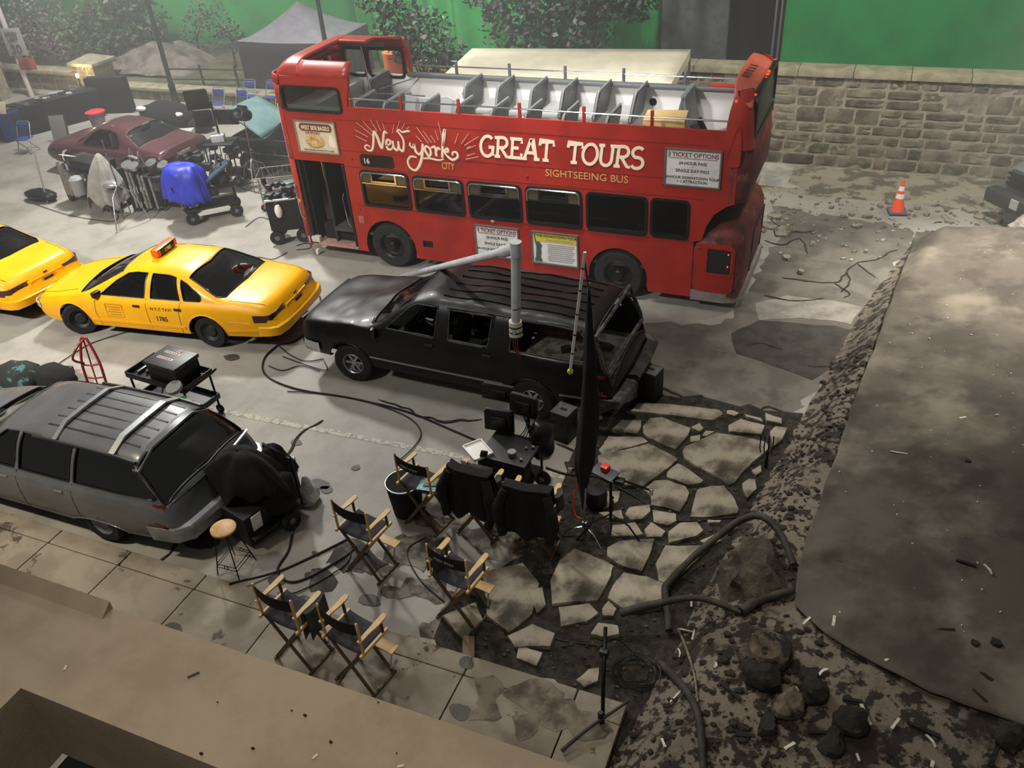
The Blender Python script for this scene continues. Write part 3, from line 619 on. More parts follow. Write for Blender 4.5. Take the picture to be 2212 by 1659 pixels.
# decks and linings
q = MB(); q.box((2.4, 0, 2.28), (9.2, 2.4, .07)); q.build('upper_floor', M('deck_floor', 'b7b4ae', '9f9c96', 3, .6), bus, 0)
q = MB(); q.box((2.4, 1.185, 2.85), (9.2, .02, 1.05)); q.box((2.4, -1.185, 2.85), (9.2, .02, 1.05)); q.box((-2.1, 0, 2.8), (.03, 2.3, .95)); q.build('inner_lining', inwhite, bus, 0)
for x in (2.62, 4.93):
    q = MB(); q.cyl((x, 1.176, 3.08), (x, 1.17, 3.08), .075, n=20); q.build('speaker_hole', black, bus)
q = MB(); q.box((2.6, 0, .72), (8.0, 2.38, .06)); q.build('lower_floor', M('lower_floor', '3a3835', None, rough=.8), bus, 0)
q = MB(); q.box((2.4, 1.18, 1.0), (9, .03, .75)); q.box((2.4, 0, 2.23), (9.1, 2.36, .02)); q.build('lower_lining', M('lower_lining', '5a5148', '4a433c', 3, .7), bus, 0)
def busseat(x, y, z, w, lean=.1, m1=seatg):
    q = MB(); q.rings([[(x + lean * k / 5 - .03, y - w / 2 + (.04 if k in (0, 5) else 0), z + .34 + .56 * k / 5), (x + lean * k / 5 + .05, y - w / 2 + (.04 if k in (0, 5) else 0), z + .34 + .56 * k / 5), (x + lean * k / 5 + .05, y + w / 2 - (.04 if k in (0, 5) else 0), z + .34 + .56 * k / 5), (x + lean * k / 5 - .03, y + w / 2 - (.04 if k in (0, 5) else 0), z + .34 + .56 * k / 5)] for k in range(6)])
    b = q.build('seat_back', m1, bus, 30)
    q = MB(); q.box((x - .23, y, z + .40), (.42, w, .1), bev=.035); q.box((x - .1, y, z + .2), (.05, .05, .32)); q.build('seat_cushion', M('seat_pale', '9a9a98', None, rough=.5), bus)
    q = MB(); xx = x + lean + .01; q.tube([(x + .02, y - w / 2 - .015, z + .4), (xx, y - w / 2 - .015, z + .86), (xx + .01, y - w / 2 + .03, z + .93), (xx + .01, y + w / 2 - .03, z + .93), (xx, y + w / 2 + .015, z + .86), (x + .02, y + w / 2 + .015, z + .4)], .02, 6); q.build('grab_rail', M('rail_steel', 'b9bcbf', None, rough=.3, metal=.6), b)
for x in (-.42, .24, 1.03, 1.76, 2.5, 3.18, 3.9, 4.7): busseat(x - .1, -.72, 2.56, .8)
for x in (-.9, 1.3, 2.02, 2.74, 3.38, 4.08, 4.8): busseat(x - .1, .72, 2.56, .82)
for x0, y0, z0, hh, ry in ((5.62, .7, 3.02, .98, .22), (5.8, .7, 3.02, .98, -.22), (5.55, -.75, 2.85, .9, .25)):
    q = MB(); q.box((x0, y0, z0), (.08, .82, hh), ry=ry, bev=.03); q.build('loose_seat_back', seatg, bus)
q = MB(); q.plate([(-.3, 2.3), (1.1, 2.3), (1.1, 3.2), (.95, 3.27), (.4, 3.2), (-.2, 3.27), (-.3, 3.2)], [], .18, .22); q.plate([(.18, 2.3), (.9, 2.3), (.9, 3.1), (.18, 3.2)], [], -.3, -.28, 'x'); q.build('stair_panel', M('stair_grey', 'b3b4b4', None, rough=.5), bus)
q = MB(); q.tube([(-.75, .2, 2.3), (-.95, .25, 4.16)], .02, 8); q.tube([(-.75, .2, 3.25), (.35, .35, 3.2)], .015, 6); q.tube([(-.7, .3, 3.3), (-.2, 1.1, 3.35)], .014, 6); q.build('deck_pole', chrome, bus)
for i in range(7):
    for y in (-.72, .72): 
        if i > 0 or y > 0: busseat(.1 + .82 * i, y, .75, .85, .1, M('lower_seat', '3d3e42', None, rough=.8))
q = MB(); q.box((6.42, 0, 1.45), (.04, 2.36, 1.45)); q.box((6.7, 0, 2.19), (.7, 2.36, .04)); q.build('rear_bulkhead', M('bulkhead_dark', '1a1716', None, rough=.9), bus, 0)
q = MB(); q.box((-1.86, 0, 3.0), (.42, 2.3, .62), ry=.25, bev=.04); q.build('front_ledge', inwhite, bus)
# entrance: step, pole, doors
q = MB(); q.box((-1.45, -.95, .36), (1.24, .62, .05)); q.box((-1.45, -.66, .5), (1.24, .05, .3)); q.build('entrance_step', M('pink_step', 'a8837a', '8f7068', 5, .7), bus, 0)
q = MB(); q.tube([(-1.5, -1.0, .36), (-1.55, -1.0, 2.25)], .018, 8); q.tube([(-1.05, -.8, .8), (-1.05, -.8, 1.7)], .014, 6); q.build('entrance_pole', chrome, bus)
for x in (-2.02, -.86):
    q = MB(); q.box((x + (.05 if x < -1.5 else -.02), -1.02, 1.3), (.05, .42, 1.9)); q.box((x + (.12 if x < -1.5 else -.06), -.95, 1.3), (.05, .4, 1.85)); d = q.build('folding_door', black, bus, 0)
q = MB(); q.tube([(-.93, -1.22, .85), (-.96, -1.27, .95), (-.99, -1.27, 1.5), (-.98, -1.22, 1.58)], .015, 6); q.build('door_rail', chrome, bus); q = MB(); q.tube([(-2.1, -1.22, .9), (-2.13, -1.28, 1.0), (-2.14, -1.28, 1.6), (-2.13, -1.22, 1.7)], .015, 6); q.build('door_rail', chrome, bus)
q = MB(); q.box((-1.45, .0, 1.3), (.05, 2.2, 1.9)); q.build('cab_partition', M('cab_dark', '242220', None, rough=.8), bus, 0)
# destination box, flap, lamps, rivets
q = MB(); q.plate(rrect(-.40, .36, 2.24, 2.49, .06), [], -1.268, -1.25); dbox = q.build('route_box', M('route_black', '15130f', None, rough=.25), bus)
text('16', M('route_number', 'd8d6cc', None, rough=.6), dbox, (-.33, -1.27, 2.31), .15, (PI / 2, 0, 0), offset=.003, ext=.003)
q = MB(); q.plate([(.78, .58), (1.01, .58), (1.01, .74), (.78, .74)], [], -1.2, -1.12); q.build('flap_recess', black, bus, 0)
for x, z in ((-.6, 2.36), (3.2, 2.33), (5.76, 2.42), (-.63, 1.28)):
    q = MB(); q.sphere((x, -1.255, z), .028, 10, (1, .5, 1)); q.build('marker_lamp', M('red_lens', 'a01a10', None, rough=.2), bus)
q = MB(); q.box((-.62, -1.255, 1.05), (.14, .02, .17), bev=.01); q.build('filler_plate', M('plate_pinkish', '9d5a50', None, rough=.4), bus)
for x, z in ((2.42, 1.36), (-2.12, 1.32)):
    q = MB(); q.sphere((x, -1.26, z), .05, 12, (1, .5, 1)); q.build('side_lamp', M('amber_pink_lens', 'c98a7a', None, rough=.2), bus)
q = MB()
for z in (2.2, 2.53, 3.15): q.box((2.8, -1.252, z), (7.4, .006, .012))
q.box((2.86, -1.253, 1.38), (7.0, .008, .02)); q.build('body_seam', M('seam_red', '74190f', None, rough=.5), bus, 0)
q = MB(); q.box((-1.95, -1.2, .42), (.3, .12, .2), bev=.04); q.build('front_bumper', M('bumper_white', 'b9b5ac', None, rough=.6), bus)
# wheels
for x, hub in ((0, 'bus'), (4.95, 'bus')):
    for s in (-1, 1): wheel(bus, x, 1.08 * s, .5, .3, s, hub, .29)
q = MB()
for x in (0, 4.95): q.lathe([(.62, -.4), (.62, .0), (.02, .0), (.02, -.4)], 24, Matrix.Translation((x, -1.2, .5)) @ Matrix.Rotation(PI / 2, 4, 'X') @ Matrix.Translation((0, 0, -.4)))
q.build('wheel_well', M('wheel_well', '100f0e', None, rough=.95), bus, 40)
q = MB(); q.box((2.5, 0, .52), (8.6, 2.0, .4)); q.build('chassis', M('chassis_black', '0d0d0d', None, rough=.95), bus, 0)
# rear: upper rear shell, tower, bustle
def rear_ring(z, xr, r=.3, x0=6.9):
    return [(x0, -1.254, z)] + [(xr - r + r * math.sin(a), -1.254 + r - r * math.cos(a), z) for a in (0, .4, .8, 1.2, PI / 2)] + [(xr - r + r * math.sin(a), 1.25 - r + r * math.cos(a), z) for a in (PI / 2, 1.2, .8, .4, 0)] + [(x0, 1.25, z)]
mb = MB(); mb.rings([rear_ring(z, xr) for z, xr in ((2.16, 7.2), (2.3, 7.24), (2.7, 7.25), (3.2, 7.22))], False, False); mb.build('rear_panel', dusty, bus, 50, .04)
# tower pillars and top with a wide rear window
def pil(z, xf, xr, sg, r=.22, k=1): return [(xf, sg * 1.25 * k, z)] + [(xr - r + r * math.sin(a), sg * (1.25 * k - r + r * math.cos(a)), z) for a in (0, .4, .8, 1.2, PI / 2)] + [(xr, sg * .98, z), (xr - .05, sg * .98, z), (xf + .04, sg * 1.19 * k, z)]
for sg in (-1, 1):
    mb = MB(); mb.rings([pil(z, xf, xr, sg, .22, k) for z, xf, xr, k in ((3.1, 6.76, 7.24, 1.006), (3.45, 6.78, 7.22, 1.006), (3.75, 6.82, 7.19, .998), (3.93, 6.86, 7.17, .97), (4.05, 6.93, 7.12, .93))]); mb.build('rear_pillar', redtop, bus, 45)
mb = MB()
mb.grid(8, 28, lambda u, v: (6.80 + .37 * u + .06 * abs(2 * v - 1) ** 4 * (1 - u), -1.21 + 2.42 * v, 4.14 + .04 * math.sin(PI * v) - .2 * abs(2 * v - 1) ** 7 - .15 * u ** 1.4))
mb.build('tower_top', M('pink_tower', 'c0624f', 'b3543f', 2, .45), bus, 60, .05)
for k in range(5): q = MB(); q.box((6.93 + .012 * k, -.65 + .13 * k, 4.155 + .007 * k), (.13, .045, .012), ry=.18); q.build('vent_slot', M('slot_dark', '5a2a20', None, rough=.8), bus, 0)
q = MB(); q.box((7.19, 0, 3.62), (.03, 2.0, .72), ry=-.05, bev=.01); q.build('rear_window', M('dusty_glass', '2a2c2b', '3a3a36', 4, .35), bus)
q = MB(); q.plate(rrect(-1.08, 1.08, 3.18, 4.02, .2), [rrect(-.98, .98, 3.27, 3.94, .14)], 7.16, 7.235, 'x'); q.build('rear_window_frame', black, bus, 30)
sco = [(p.x, p.y) for p in spline([(6.84, 2.95, 0), (6.93, 3.35, 0), (7.0, 3.5, 0), (7.04, 3.3, 0), (7.05, 2.95, 0), (7.02, 2.84, 0), (6.88, 2.84, 0)], 5, True)]
q = MB(); q.plate(sco, [], -1.275, -1.25); q.build('air_scoop', redtop, bus, 30)
q = MB(); q.tube([(x, -1.276, z) for x, z in sco], .01, 5, True); q.build('scoop_rim', red, bus, 40)
for y, x, z in ((-1.2, 6.9, 3.9), (-1.0, 7.17, 3.95), (-.2, 7.2, 4.0), (-.05, 7.2, 4.02), (.1, 7.2, 4.03), (1.0, 7.17, 3.98)):
    q = MB(); q.sphere((x, y, z), .03, 10); q.build('tower_lamp', M('red_glow_lens', 'ff3a20', None, rough=.2, emit=1.5), bus)
bsec = [(6.37, .30), (6.37, 1.34), (6.5, 1.5), (6.75, 1.66), (7.0, 1.68), (7.16, 1.6), (7.25, 1.4), (7.28, .8), (7.24, .34)]
mb = MB(); rs = []
for y, k in ((-1.25, .0), (-1.24, .5), (-1.15, .85), (-.95, 1), (.95, 1), (1.15, .85), (1.24, .5), (1.25, 0)):
    rs.append([(x - (1 - k) * (.16 if x > 7.1 else 0), y, z - (1 - k) * (.2 if z > 1.3 else 0)) for x, z in bsec])
mb.rings(rs); bst = mb.build('engine_cover', dusty, bus, 50)
mb = MB(); mb.plate(rrect(6.4, 7.12, .42, 1.38, .12, 5), [rrect(6.62, 7.06, .8, 1.31, .04)], -1.275, -1.25); mb.build('engine_side_panel', red, bus, 30)
mb = MB(); mb.plate(rrect(6.58, 7.09, .77, 1.35, .05), [rrect(6.63, 7.05, .82, 1.30, .03)], -1.29, -1.262); g = mb.build('grille_frame', red, bus, 30)
mb = MB(); mb.box((6.84, -1.262, 1.06), (.46, .02, .5)); 
for k in range(14): mb.box((6.84, -1.275, .83 + .034 * k), (.42, .012, .012))
mb.build('grille', M('grille_dark', '1b1816', None, rough=.7), bus, 0)
for z in (.98, 1.22):
    q = MB(); q.sphere((7.0, -1.285, z), .012, 8); q.build('indicator_light', M('led_red', 'ff4a3a', None, emit=4), bus)
q = MB(); q.sphere((6.47, -1.285, 1.3), .035, 12, (1, .4, 1)); q.build('panel_catch', red, bus)
q = MB(); q.rings([[(6.36, -1.27, z), (6.95, -1.27, z), (7.17, -1.2, z), (7.3, -.95, z), (7.31, .95, z), (7.1, 1.25, z), (7.0, 1.2, z), (7.0, -1.1, z), (6.36, -1.1, z)] for z in (.22, .3, .42)]); q.build('rear_bumper', M('bumper_grey', '8d8780', '7a746d', 4, .6), bus, 40)
for y in (-1.05, 1.05):
    for z in (.62, .85):
        q = MB(); q.sphere((7.24, y * .98, z), .045, 10, (.5, 1, 1)); q.build('tail_lamp', M('tail_red', 'b3261b', None, rough=.2), bus)
q = MB(); q.tube([(7.27, -.4, .5), (7.29, -.4, 1.35), (7.29, .8, 1.35), (7.27, .8, .5)], .012, 6); q.build('engine_door_seam', black, bus)
# ------------------------------------------------------------------ lettering
SL = lambda x0, z0, s, sl=.17: (lambda u, v: (x0 + u * s + sl * v * s, z0 + v * s))
def serif(x, y, w=.34): return [(x - w / 2, y), (x + w / 2, y)]
LET = {'G': ([arc(.42, .5, .4, .5, 48, 315, 16), [(.5, .46), (.86, .46)], [(.76, .46), (.76, .06)]], .9),
 'R': ([[(.16, 0), (.16, 1)], [(.16, .97)] + arc(.42, .73, .28, .25, 90, -90, 8) + [(.16, .48)], [(.36, .46), (.72, .04), (.88, .04)], serif(.16, .04), serif(.1, .96, .3)], .86),
 'E': ([[(.16, 0), (.16, 1)], [(.0, .96), (.7, .96), (.7, .76)], [(.16, .52), (.54, .52)], [(.0, .04), (.72, .04), (.72, .26)]], .8),
 'A': ([[(.1, .02), (.42, 1), (.5, 1), (.82, .02)], [(.22, .34), (.7, .34)], serif(.1, .04, .32), serif(.84, .04, .34)], .96),
 'T': ([[(.4, 0), (.4, .98)], [(.0, .74), (.02, .95), (.78, .95), (.8, .74)], serif(.4, .04, .36)], .84),
 'O': ([arc(.42, .5, .4, .48, 0, 360, 22)], .9),
 'U': ([[(.12, 1), (.12, .35)] + arc(.42, .34, .3, .32, 180, 360, 10) + [(.72, 1)], serif(.12, .96, .32), serif(.72, .96, .3)], .88),
 'S': ([arc(.36, .74, .3, .24, 40, 270, 10)[:-1] + arc(.36, .26, .32, .26, 90, -150, 10)], .78)}
def word(w, x0, z0, hgt, wid, name, parent, m, stroke=.145):
    tot = sum(LET[c][1] for c in w); s = wid / tot; q = MB(); x = 0
    for c in w:
        strokes(q, LET[c][0], stroke * hgt, T=lambda u, v, x=x: (x0 + (x + u) * s + .13 * v * hgt, z0 + v * hgt)); x += LET[c][1]
    return q.build(name, m, parent, 0)
word('GREAT', 2.27, 2.66, .385, 1.46, 'lettering', bus, creaml)
word('TOURS', 3.99, 2.66, .385, 1.43, 'lettering', bus, creaml)
text('SIGHTSEEING BUS', gold, bus, (3.56, -1.256, 2.375), .19, (PI / 2, 0, 0), ext=.003, sx=1.04)
text('CITY', gold, bus, (1.42, -1.256, 2.335), .19, (PI / 2, 0, 0), ext=.003, shear=.15, sx=.68, offset=.002)
NY = [  # flowing script, in metres from the lower left of the panel
 [(.26, .29, .035), (.2, .33, .03), (.14, .27, .03), (.2, .2, .035), (.3, .22, .045), (.36, .38, .05), (.4, .6, .055), (.43, .69, .05)],
 [(.43, .69, .05), (.48, .55, .065), (.52, .36, .07), (.55, .28, .06)], [(.55, .28, .05), (.6, .45, .05), (.65, .66, .05), (.69, .7, .045), (.72, .66, .03)],
 [(.66, .36, .03), (.76, .42, .035), (.77, .5, .04), (.7, .5, .045), (.67, .38, .05), (.7, .28, .05), (.78, .3, .035), (.83, .38, .03)],
 [(.83, .5, .045), (.84, .34, .05), (.9, .28, .05), (.95, .38, .045), (.96, .5, .045)], [(.96, .48, .04), (.97, .32, .05), (1.04, .28, .05), (1.08, .42, .045), (1.08, .56, .04), (1.02, .68, .035), (.98, .74, .03), (1.02, .78, .03), (1.08, .73, .035), (1.18, .76, .045), (1.26, .77, .03)],
 [(1.24, .5, .03), (1.22, .44, .03), (1.28, .38, .035), (1.32, .46, .045), (1.34, .3, .055), (1.42, .24, .05), (1.5, .36, .04)],
 [(1.52, .5, .05), (1.48, .24, .06), (1.4, 0, .06), (1.28, -.16, .05), (1.16, -.12, .045), (1.12, .03, .04), (1.2, .16, .04), (1.34, .16, .03)],
 [(1.6, .26, .05), (1.55, .38, .05), (1.6, .45, .045), (1.67, .4, .045), (1.68, .28, .05), (1.62, .22, .05), (1.6, .26, .05)],
 [(1.7, .42, .03), (1.77, .46, .05), (1.8, .42, .05), (1.8, .24, .05)], [(1.81, .36, .04), (1.86, .44, .045), (1.9, .4, .04)],
 [(1.93, .22, .05), (1.97, .5, .05), (2.02, .8, .05), (2.06, .88, .04), (2.04, .74, .035), (1.98, .5, .03)], [(1.97, .36, .04), (2.06, .45, .045), (2.08, .38, .04), (2.0, .34, .03), (2.1, .22, .05), (2.18, .2, .05), (2.28, .28, .045), (2.26, .38, .04), (2.18, .37, .035), (2.17, .3, .03)],
 [(1.5, .15, .03), (1.64, .17, .035), (1.84, .15, .035), (1.96, .19, .02)]]
nyT = lambda u, v: (-.38 + u * .955, 2.42 + v * .83 - .02 * u)
def sp3(l): return [(p.x, p.y, p.z) for p in spline(l, 5)]
q = MB(); strokes(q, [[(a + .012, b - .014, w) for a, b, w in sp3(l)] for l in NY], .05, -1.258, nyT, .005, .8); q.build('lettering', pinkl, bus, 0)
q = MB(); strokes(q, [sp3(l) for l in NY], .05, -1.264, nyT, .006, .8); q.build('lettering', creaml, bus, 0)
q = MB(); rays = [((-.36, 3.13), (-.02, 2.88)), ((-.2, 3.16), (.02, 2.93)), ((-.02, 3.2), (.1, 2.97)), ((.12, 3.19), (.18, 2.99)), ((.25, 3.15), (.27, 3.02)), ((-.42, 2.98), (-.14, 2.85)), ((-.42, 2.86), (-.18, 2.76)), ((.5, 3.14), (.44, 2.97)), ((.63, 3.21), (.52, 2.98)), ((.74, 3.18), (.66, 3.06)), ((.83, 3.12), (.77, 3.07)),
 ((.98, 3.12), (1.2, 2.82)), ((1.12, 3.05), (1.27, 2.84)), ((1.27, 2.98), (1.35, 2.85)), ((1.38, 3.09), (1.42, 2.9)), ((1.47, 3.25), (1.51, 2.92)), ((.95, 2.95), (1.06, 2.84)), ((1.86, 3.06), (1.77, 2.86)), ((2.08, 3.07), (1.9, 2.86)), ((2.28, 3.03), (1.97, 2.84)), ((2.2, 2.85), (2.0, 2.77)), ((2.17, 2.7), (2.0, 2.64)), ((2.24, 2.64), (1.97, 2.57)), ((2.1, 2.83), (2.02, 2.8))]
strokes(q, [[(a[0], a[1], .008), (b[0], b[1], .016)] for a, b in rays], .014, -1.258, dep=.006); q.build('lettering_ray', pinkl, bus, 0)
# ------------------------------------------------------------------ framed signs fixed to the bus
def framed(name, x0, x1, z0, z1, bg, label):
    q = MB(); q.plate([(x0, z0), (x1, z0), (x1, z1), (x0, z1)], [[(x0 + .03, z0 + .03), (x1 - .03, z0 + .03), (x1 - .03, z1 - .03), (x0 + .03, z1 - .03)]], -1.285, -1.25); f = q.build(name, alu, bus, 0); f['label'] = label
    q = MB(); q.box(((x0 + x1) / 2, -1.262, (z0 + z1) / 2), (x1 - x0 - .04, .012, z1 - z0 - .04)); q.build('sign_face', bg, f, 0); return f
ink = M('ink_dark', '2a2a2e', None, rough=.7); inkr = M('ink_maroon', '6e2f2c', None, rough=.7)
sface = M('sign_white', 'd9d7d2', 'c4c2bd', 3, .6)
RX = (PI / 2, 0, 0)
def ticket(x0, x1, z0, z1, lab):
    f = framed('ticket_sign', x0, x1, z0, z1, sface, lab); w = x1 - x0; xc = (x0 + x1) / 2
    text('3 TICKET OPTIONS', inkr, f, (xc, -1.27, z1 - .14), .105, RX, 'CENTER', .002, offset=.0015, sx=w / 1.02)
    q = MB(); q.box((xc, -1.27, z1 - .165), (w * .84, .004, .008)); q.build('sign_rule', inkr, f, 0)
    for s, dz, sz in (('24-HOUR PASS', .27, .075), ('SINGLE DAY PASS', .4, .075), ('24-HOUR DOWNTOWN TOUR', .52, .068), ('+ 1 ATTRACTION', .59, .068)): text(s, ink, f, (xc, -1.27, z1 - dz * (z1 - z0) / .66), sz, RX, 'CENTER', .002, offset=.001, sx=w)
    q = MB()
    for dz in (.31, .44): q.box((xc, -1.27, z1 - dz * (z1 - z0) / .66), (.02, .004, .006))
    q.build('sign_dot', ink, f, 0)
ticket(5.78, 6.76, 2.41, 3.08, 'white ticket options board high on the rear quarter'); ticket(2.01, 2.96, .58, 1.25, 'white ticket options board low beside the yellow topped board')
f = framed('tour_sign', 3.22, 4.18, .57, 1.25, sface, 'board with yellow heading band and statue figure')
q = MB(); q.box((3.7, -1.27, 1.13), (.88, .004, .17)); q.build('heading_band', M('sign_yellow', 'c9bb2e', None, rough=.6), f, 0)
text('THE DOWNTOWN TOUR', ink, f, (3.74, -1.274, 1.145), .07, RX, 'CENTER', .002, offset=.001)
q = MB()
for k in range(2): q.box((3.8, -1.274, 1.11 - .028 * k), (.56, .003, .008))
for k in range(9): q.box((3.83 - .01 * (k % 3), -1.272, 1.0 - .042 * k), (.56 - .03 * (k % 3), .003, .012))
q.build('text_line', M('ink_grey', '8d8d8d', None, rough=.7), f, 0)
st = [(3.28, .62), (3.43, .62), (3.43, .66), (3.4, .7), (3.42, .82), (3.41, .93), (3.44, .95), (3.42, 1.0), (3.4, 1.0), (3.39, 1.04), (3.36, 1.05), (3.34, 1.02), (3.32, 1.05), (3.3, 1.14), (3.31, 1.19), (3.29, 1.22), (3.275, 1.19), (3.28, 1.14), (3.3, 1.0), (3.32, .94), (3.31, .8), (3.3, .7), (3.28, .66)]
q = MB(); q.plate(st, [], -1.277, -1.269); q.build('statue_figure', M('statue_ink', '4a4f4a', None, rough=.7), f, 0)
f = framed('bagel_poster', -1.83, -.85, 2.43, 3.1, M('poster_cream', 'd8ccb2', 'c9bda2', 3, .6), 'cream bagel advert poster near the entrance')
q = MB(); q.plate(rrect(-1.72, -.95, 2.88, 3.04, .07), [], -1.274, -1.268); q.build('poster_banner', M('poster_brown', '6b3c31', None, rough=.6), f, 0)
text('WEST SIDE BAGELS', creaml, f, (-1.335, -1.277, 2.915), .115, RX, 'CENTER', .002, offset=.002, sx=.68)
text('THE FRESHEST', inkr, f, (-1.42, -1.272, 2.82), .07, RX, 'CENTER', .002, sx=.8)
q = MB(); q.lathe([(.07, 0), (.12, .02), (.2, .02), (.24, 0), (.24, -.004), (.07, -.004)], 26, Matrix.Translation((-1.4, -1.27, 2.68)) @ Matrix.Rotation(PI / 2, 4, 'X') @ Matrix.Scale(.62, 4, (0, 1, 0))); q.build('bagel_picture', M('bagel_tan', 'b58e55', 'd2b483', 14, .6), f, 40)
q = MB(); q.plate([(-1.06, 2.58), (-.92, 2.58), (-.93, 2.74), (-.97, 2.76), (-.98, 2.82), (-1.03, 2.82), (-1.04, 2.76), (-1.07, 2.72)], [], -1.272, -1.268); q.build('baker_picture', M('poster_pale', 'ece3cf', None, rough=.6), f, 0)
text('Baked in Brooklyn and served in NYC by hand', ink, f, (-1.34, -1.272, 2.48), .05, RX, 'CENTER', .001, sx=.75)
# loose things riding on the upper deck
def cardbox(name, loc, d, rz, label, m, cat='box', rx=0):
    t = thing(name, label, cat, loc, rz, rx=rx); q = MB(); q.box((0, 0, d[2] / 2), d, bev=.008); q.build('carton', m, t)
    q = MB(); q.box((0, 0, d[2] + .001), (d[0] * 1.002, .06, .004)); q.box((d[0] / 2, 0, d[2] * .85), (.004, .06, d[2] * .3)); q.build('tape_strip', M('parcel_tape', 'c9b487', None, rough=.3), t, 0)
    q = MB(); q.box((d[0] * .2, -d[1] / 2 - .002, d[2] * .6), (.14, .004, .07)); q.build('printed_mark', ink, t, 0)
    return t
card = M('cardboard', 'c9a86f', 'b9985f', 3, .85)
cardbox('cardboard_box', (BX + 5.62, BY - .62, 3.02), (.72, .6, .4), .12, 'large tan cardboard carton at the rear of the open top deck', card)
q = MB(); q.box((0, 0, .35), (.85, .7, .69), bev=.01); o = q.build('packing_crate', M('grey_crate', '7d7d7b', None, rough=.7), None); o.location = (BX + 5.65, BY - .6, 2.315); tag(o, 'grey crate under the tan carton at the back of the top deck', 'crate')
q = MB(); q.sphere((0, 0, .25), .3, 12, (1, .9, .85)); q.v = [tuple(Vector(p) + Vector((1, 1, 1)) * .09 * noise.noise(Vector(p) * 7)) for p in q.v]; o = q.build('plastic_sheet', M('crumpled_plastic', 'c9c9c9', 'a5a5a5', 6, .3), None, 60); o.location = (BX + 6.5, BY - .35, 2.63); tag(o, 'crumpled pale plastic sheet bundled at the back of the top deck', 'sheet')
q = MB(); q.box((0, 0, .15), (.7, 1.0, .3), bev=.02); o = q.build('plastic_tub', M('tub_grey', '8b8b8a', None, rough=.6), None); o.location = (BX + 6.5, BY - .3, 2.315); tag(o, 'grey tub holding the crumpled plastic sheet on the top deck', 'tub')
q = MB(); q.box((0, 0, .6), (.16, .3, 1.2), bev=.02, ry=-.5); o = q.build('folded_panel', dgrey, None); o.location = (BX + 6.5, BY - 1.0, 2.35); tag(o, 'dark folded panel leaning in the rear corner of the top deck', 'panel')
t = thing('plastic_bag', 'clear plastic bag hanging from the rail beside the stair panel', 'bag', (BX + 1.25, BY + .2, 3.0))
q = MB(); q.lathe([(.03, .36), (.05, .25), (.13, .12), (.16, -.05), (.13, -.22), (.03, -.26)], 14); q.v = [tuple(Vector(p) + Vector((1, .6, .4)) * .05 * noise.noise(Vector(p) * 9)) for p in q.v]; q.build('bag_body', M('bag_white', 'd9d7d4', 'bdbbb8', 9, .35), t, 60)
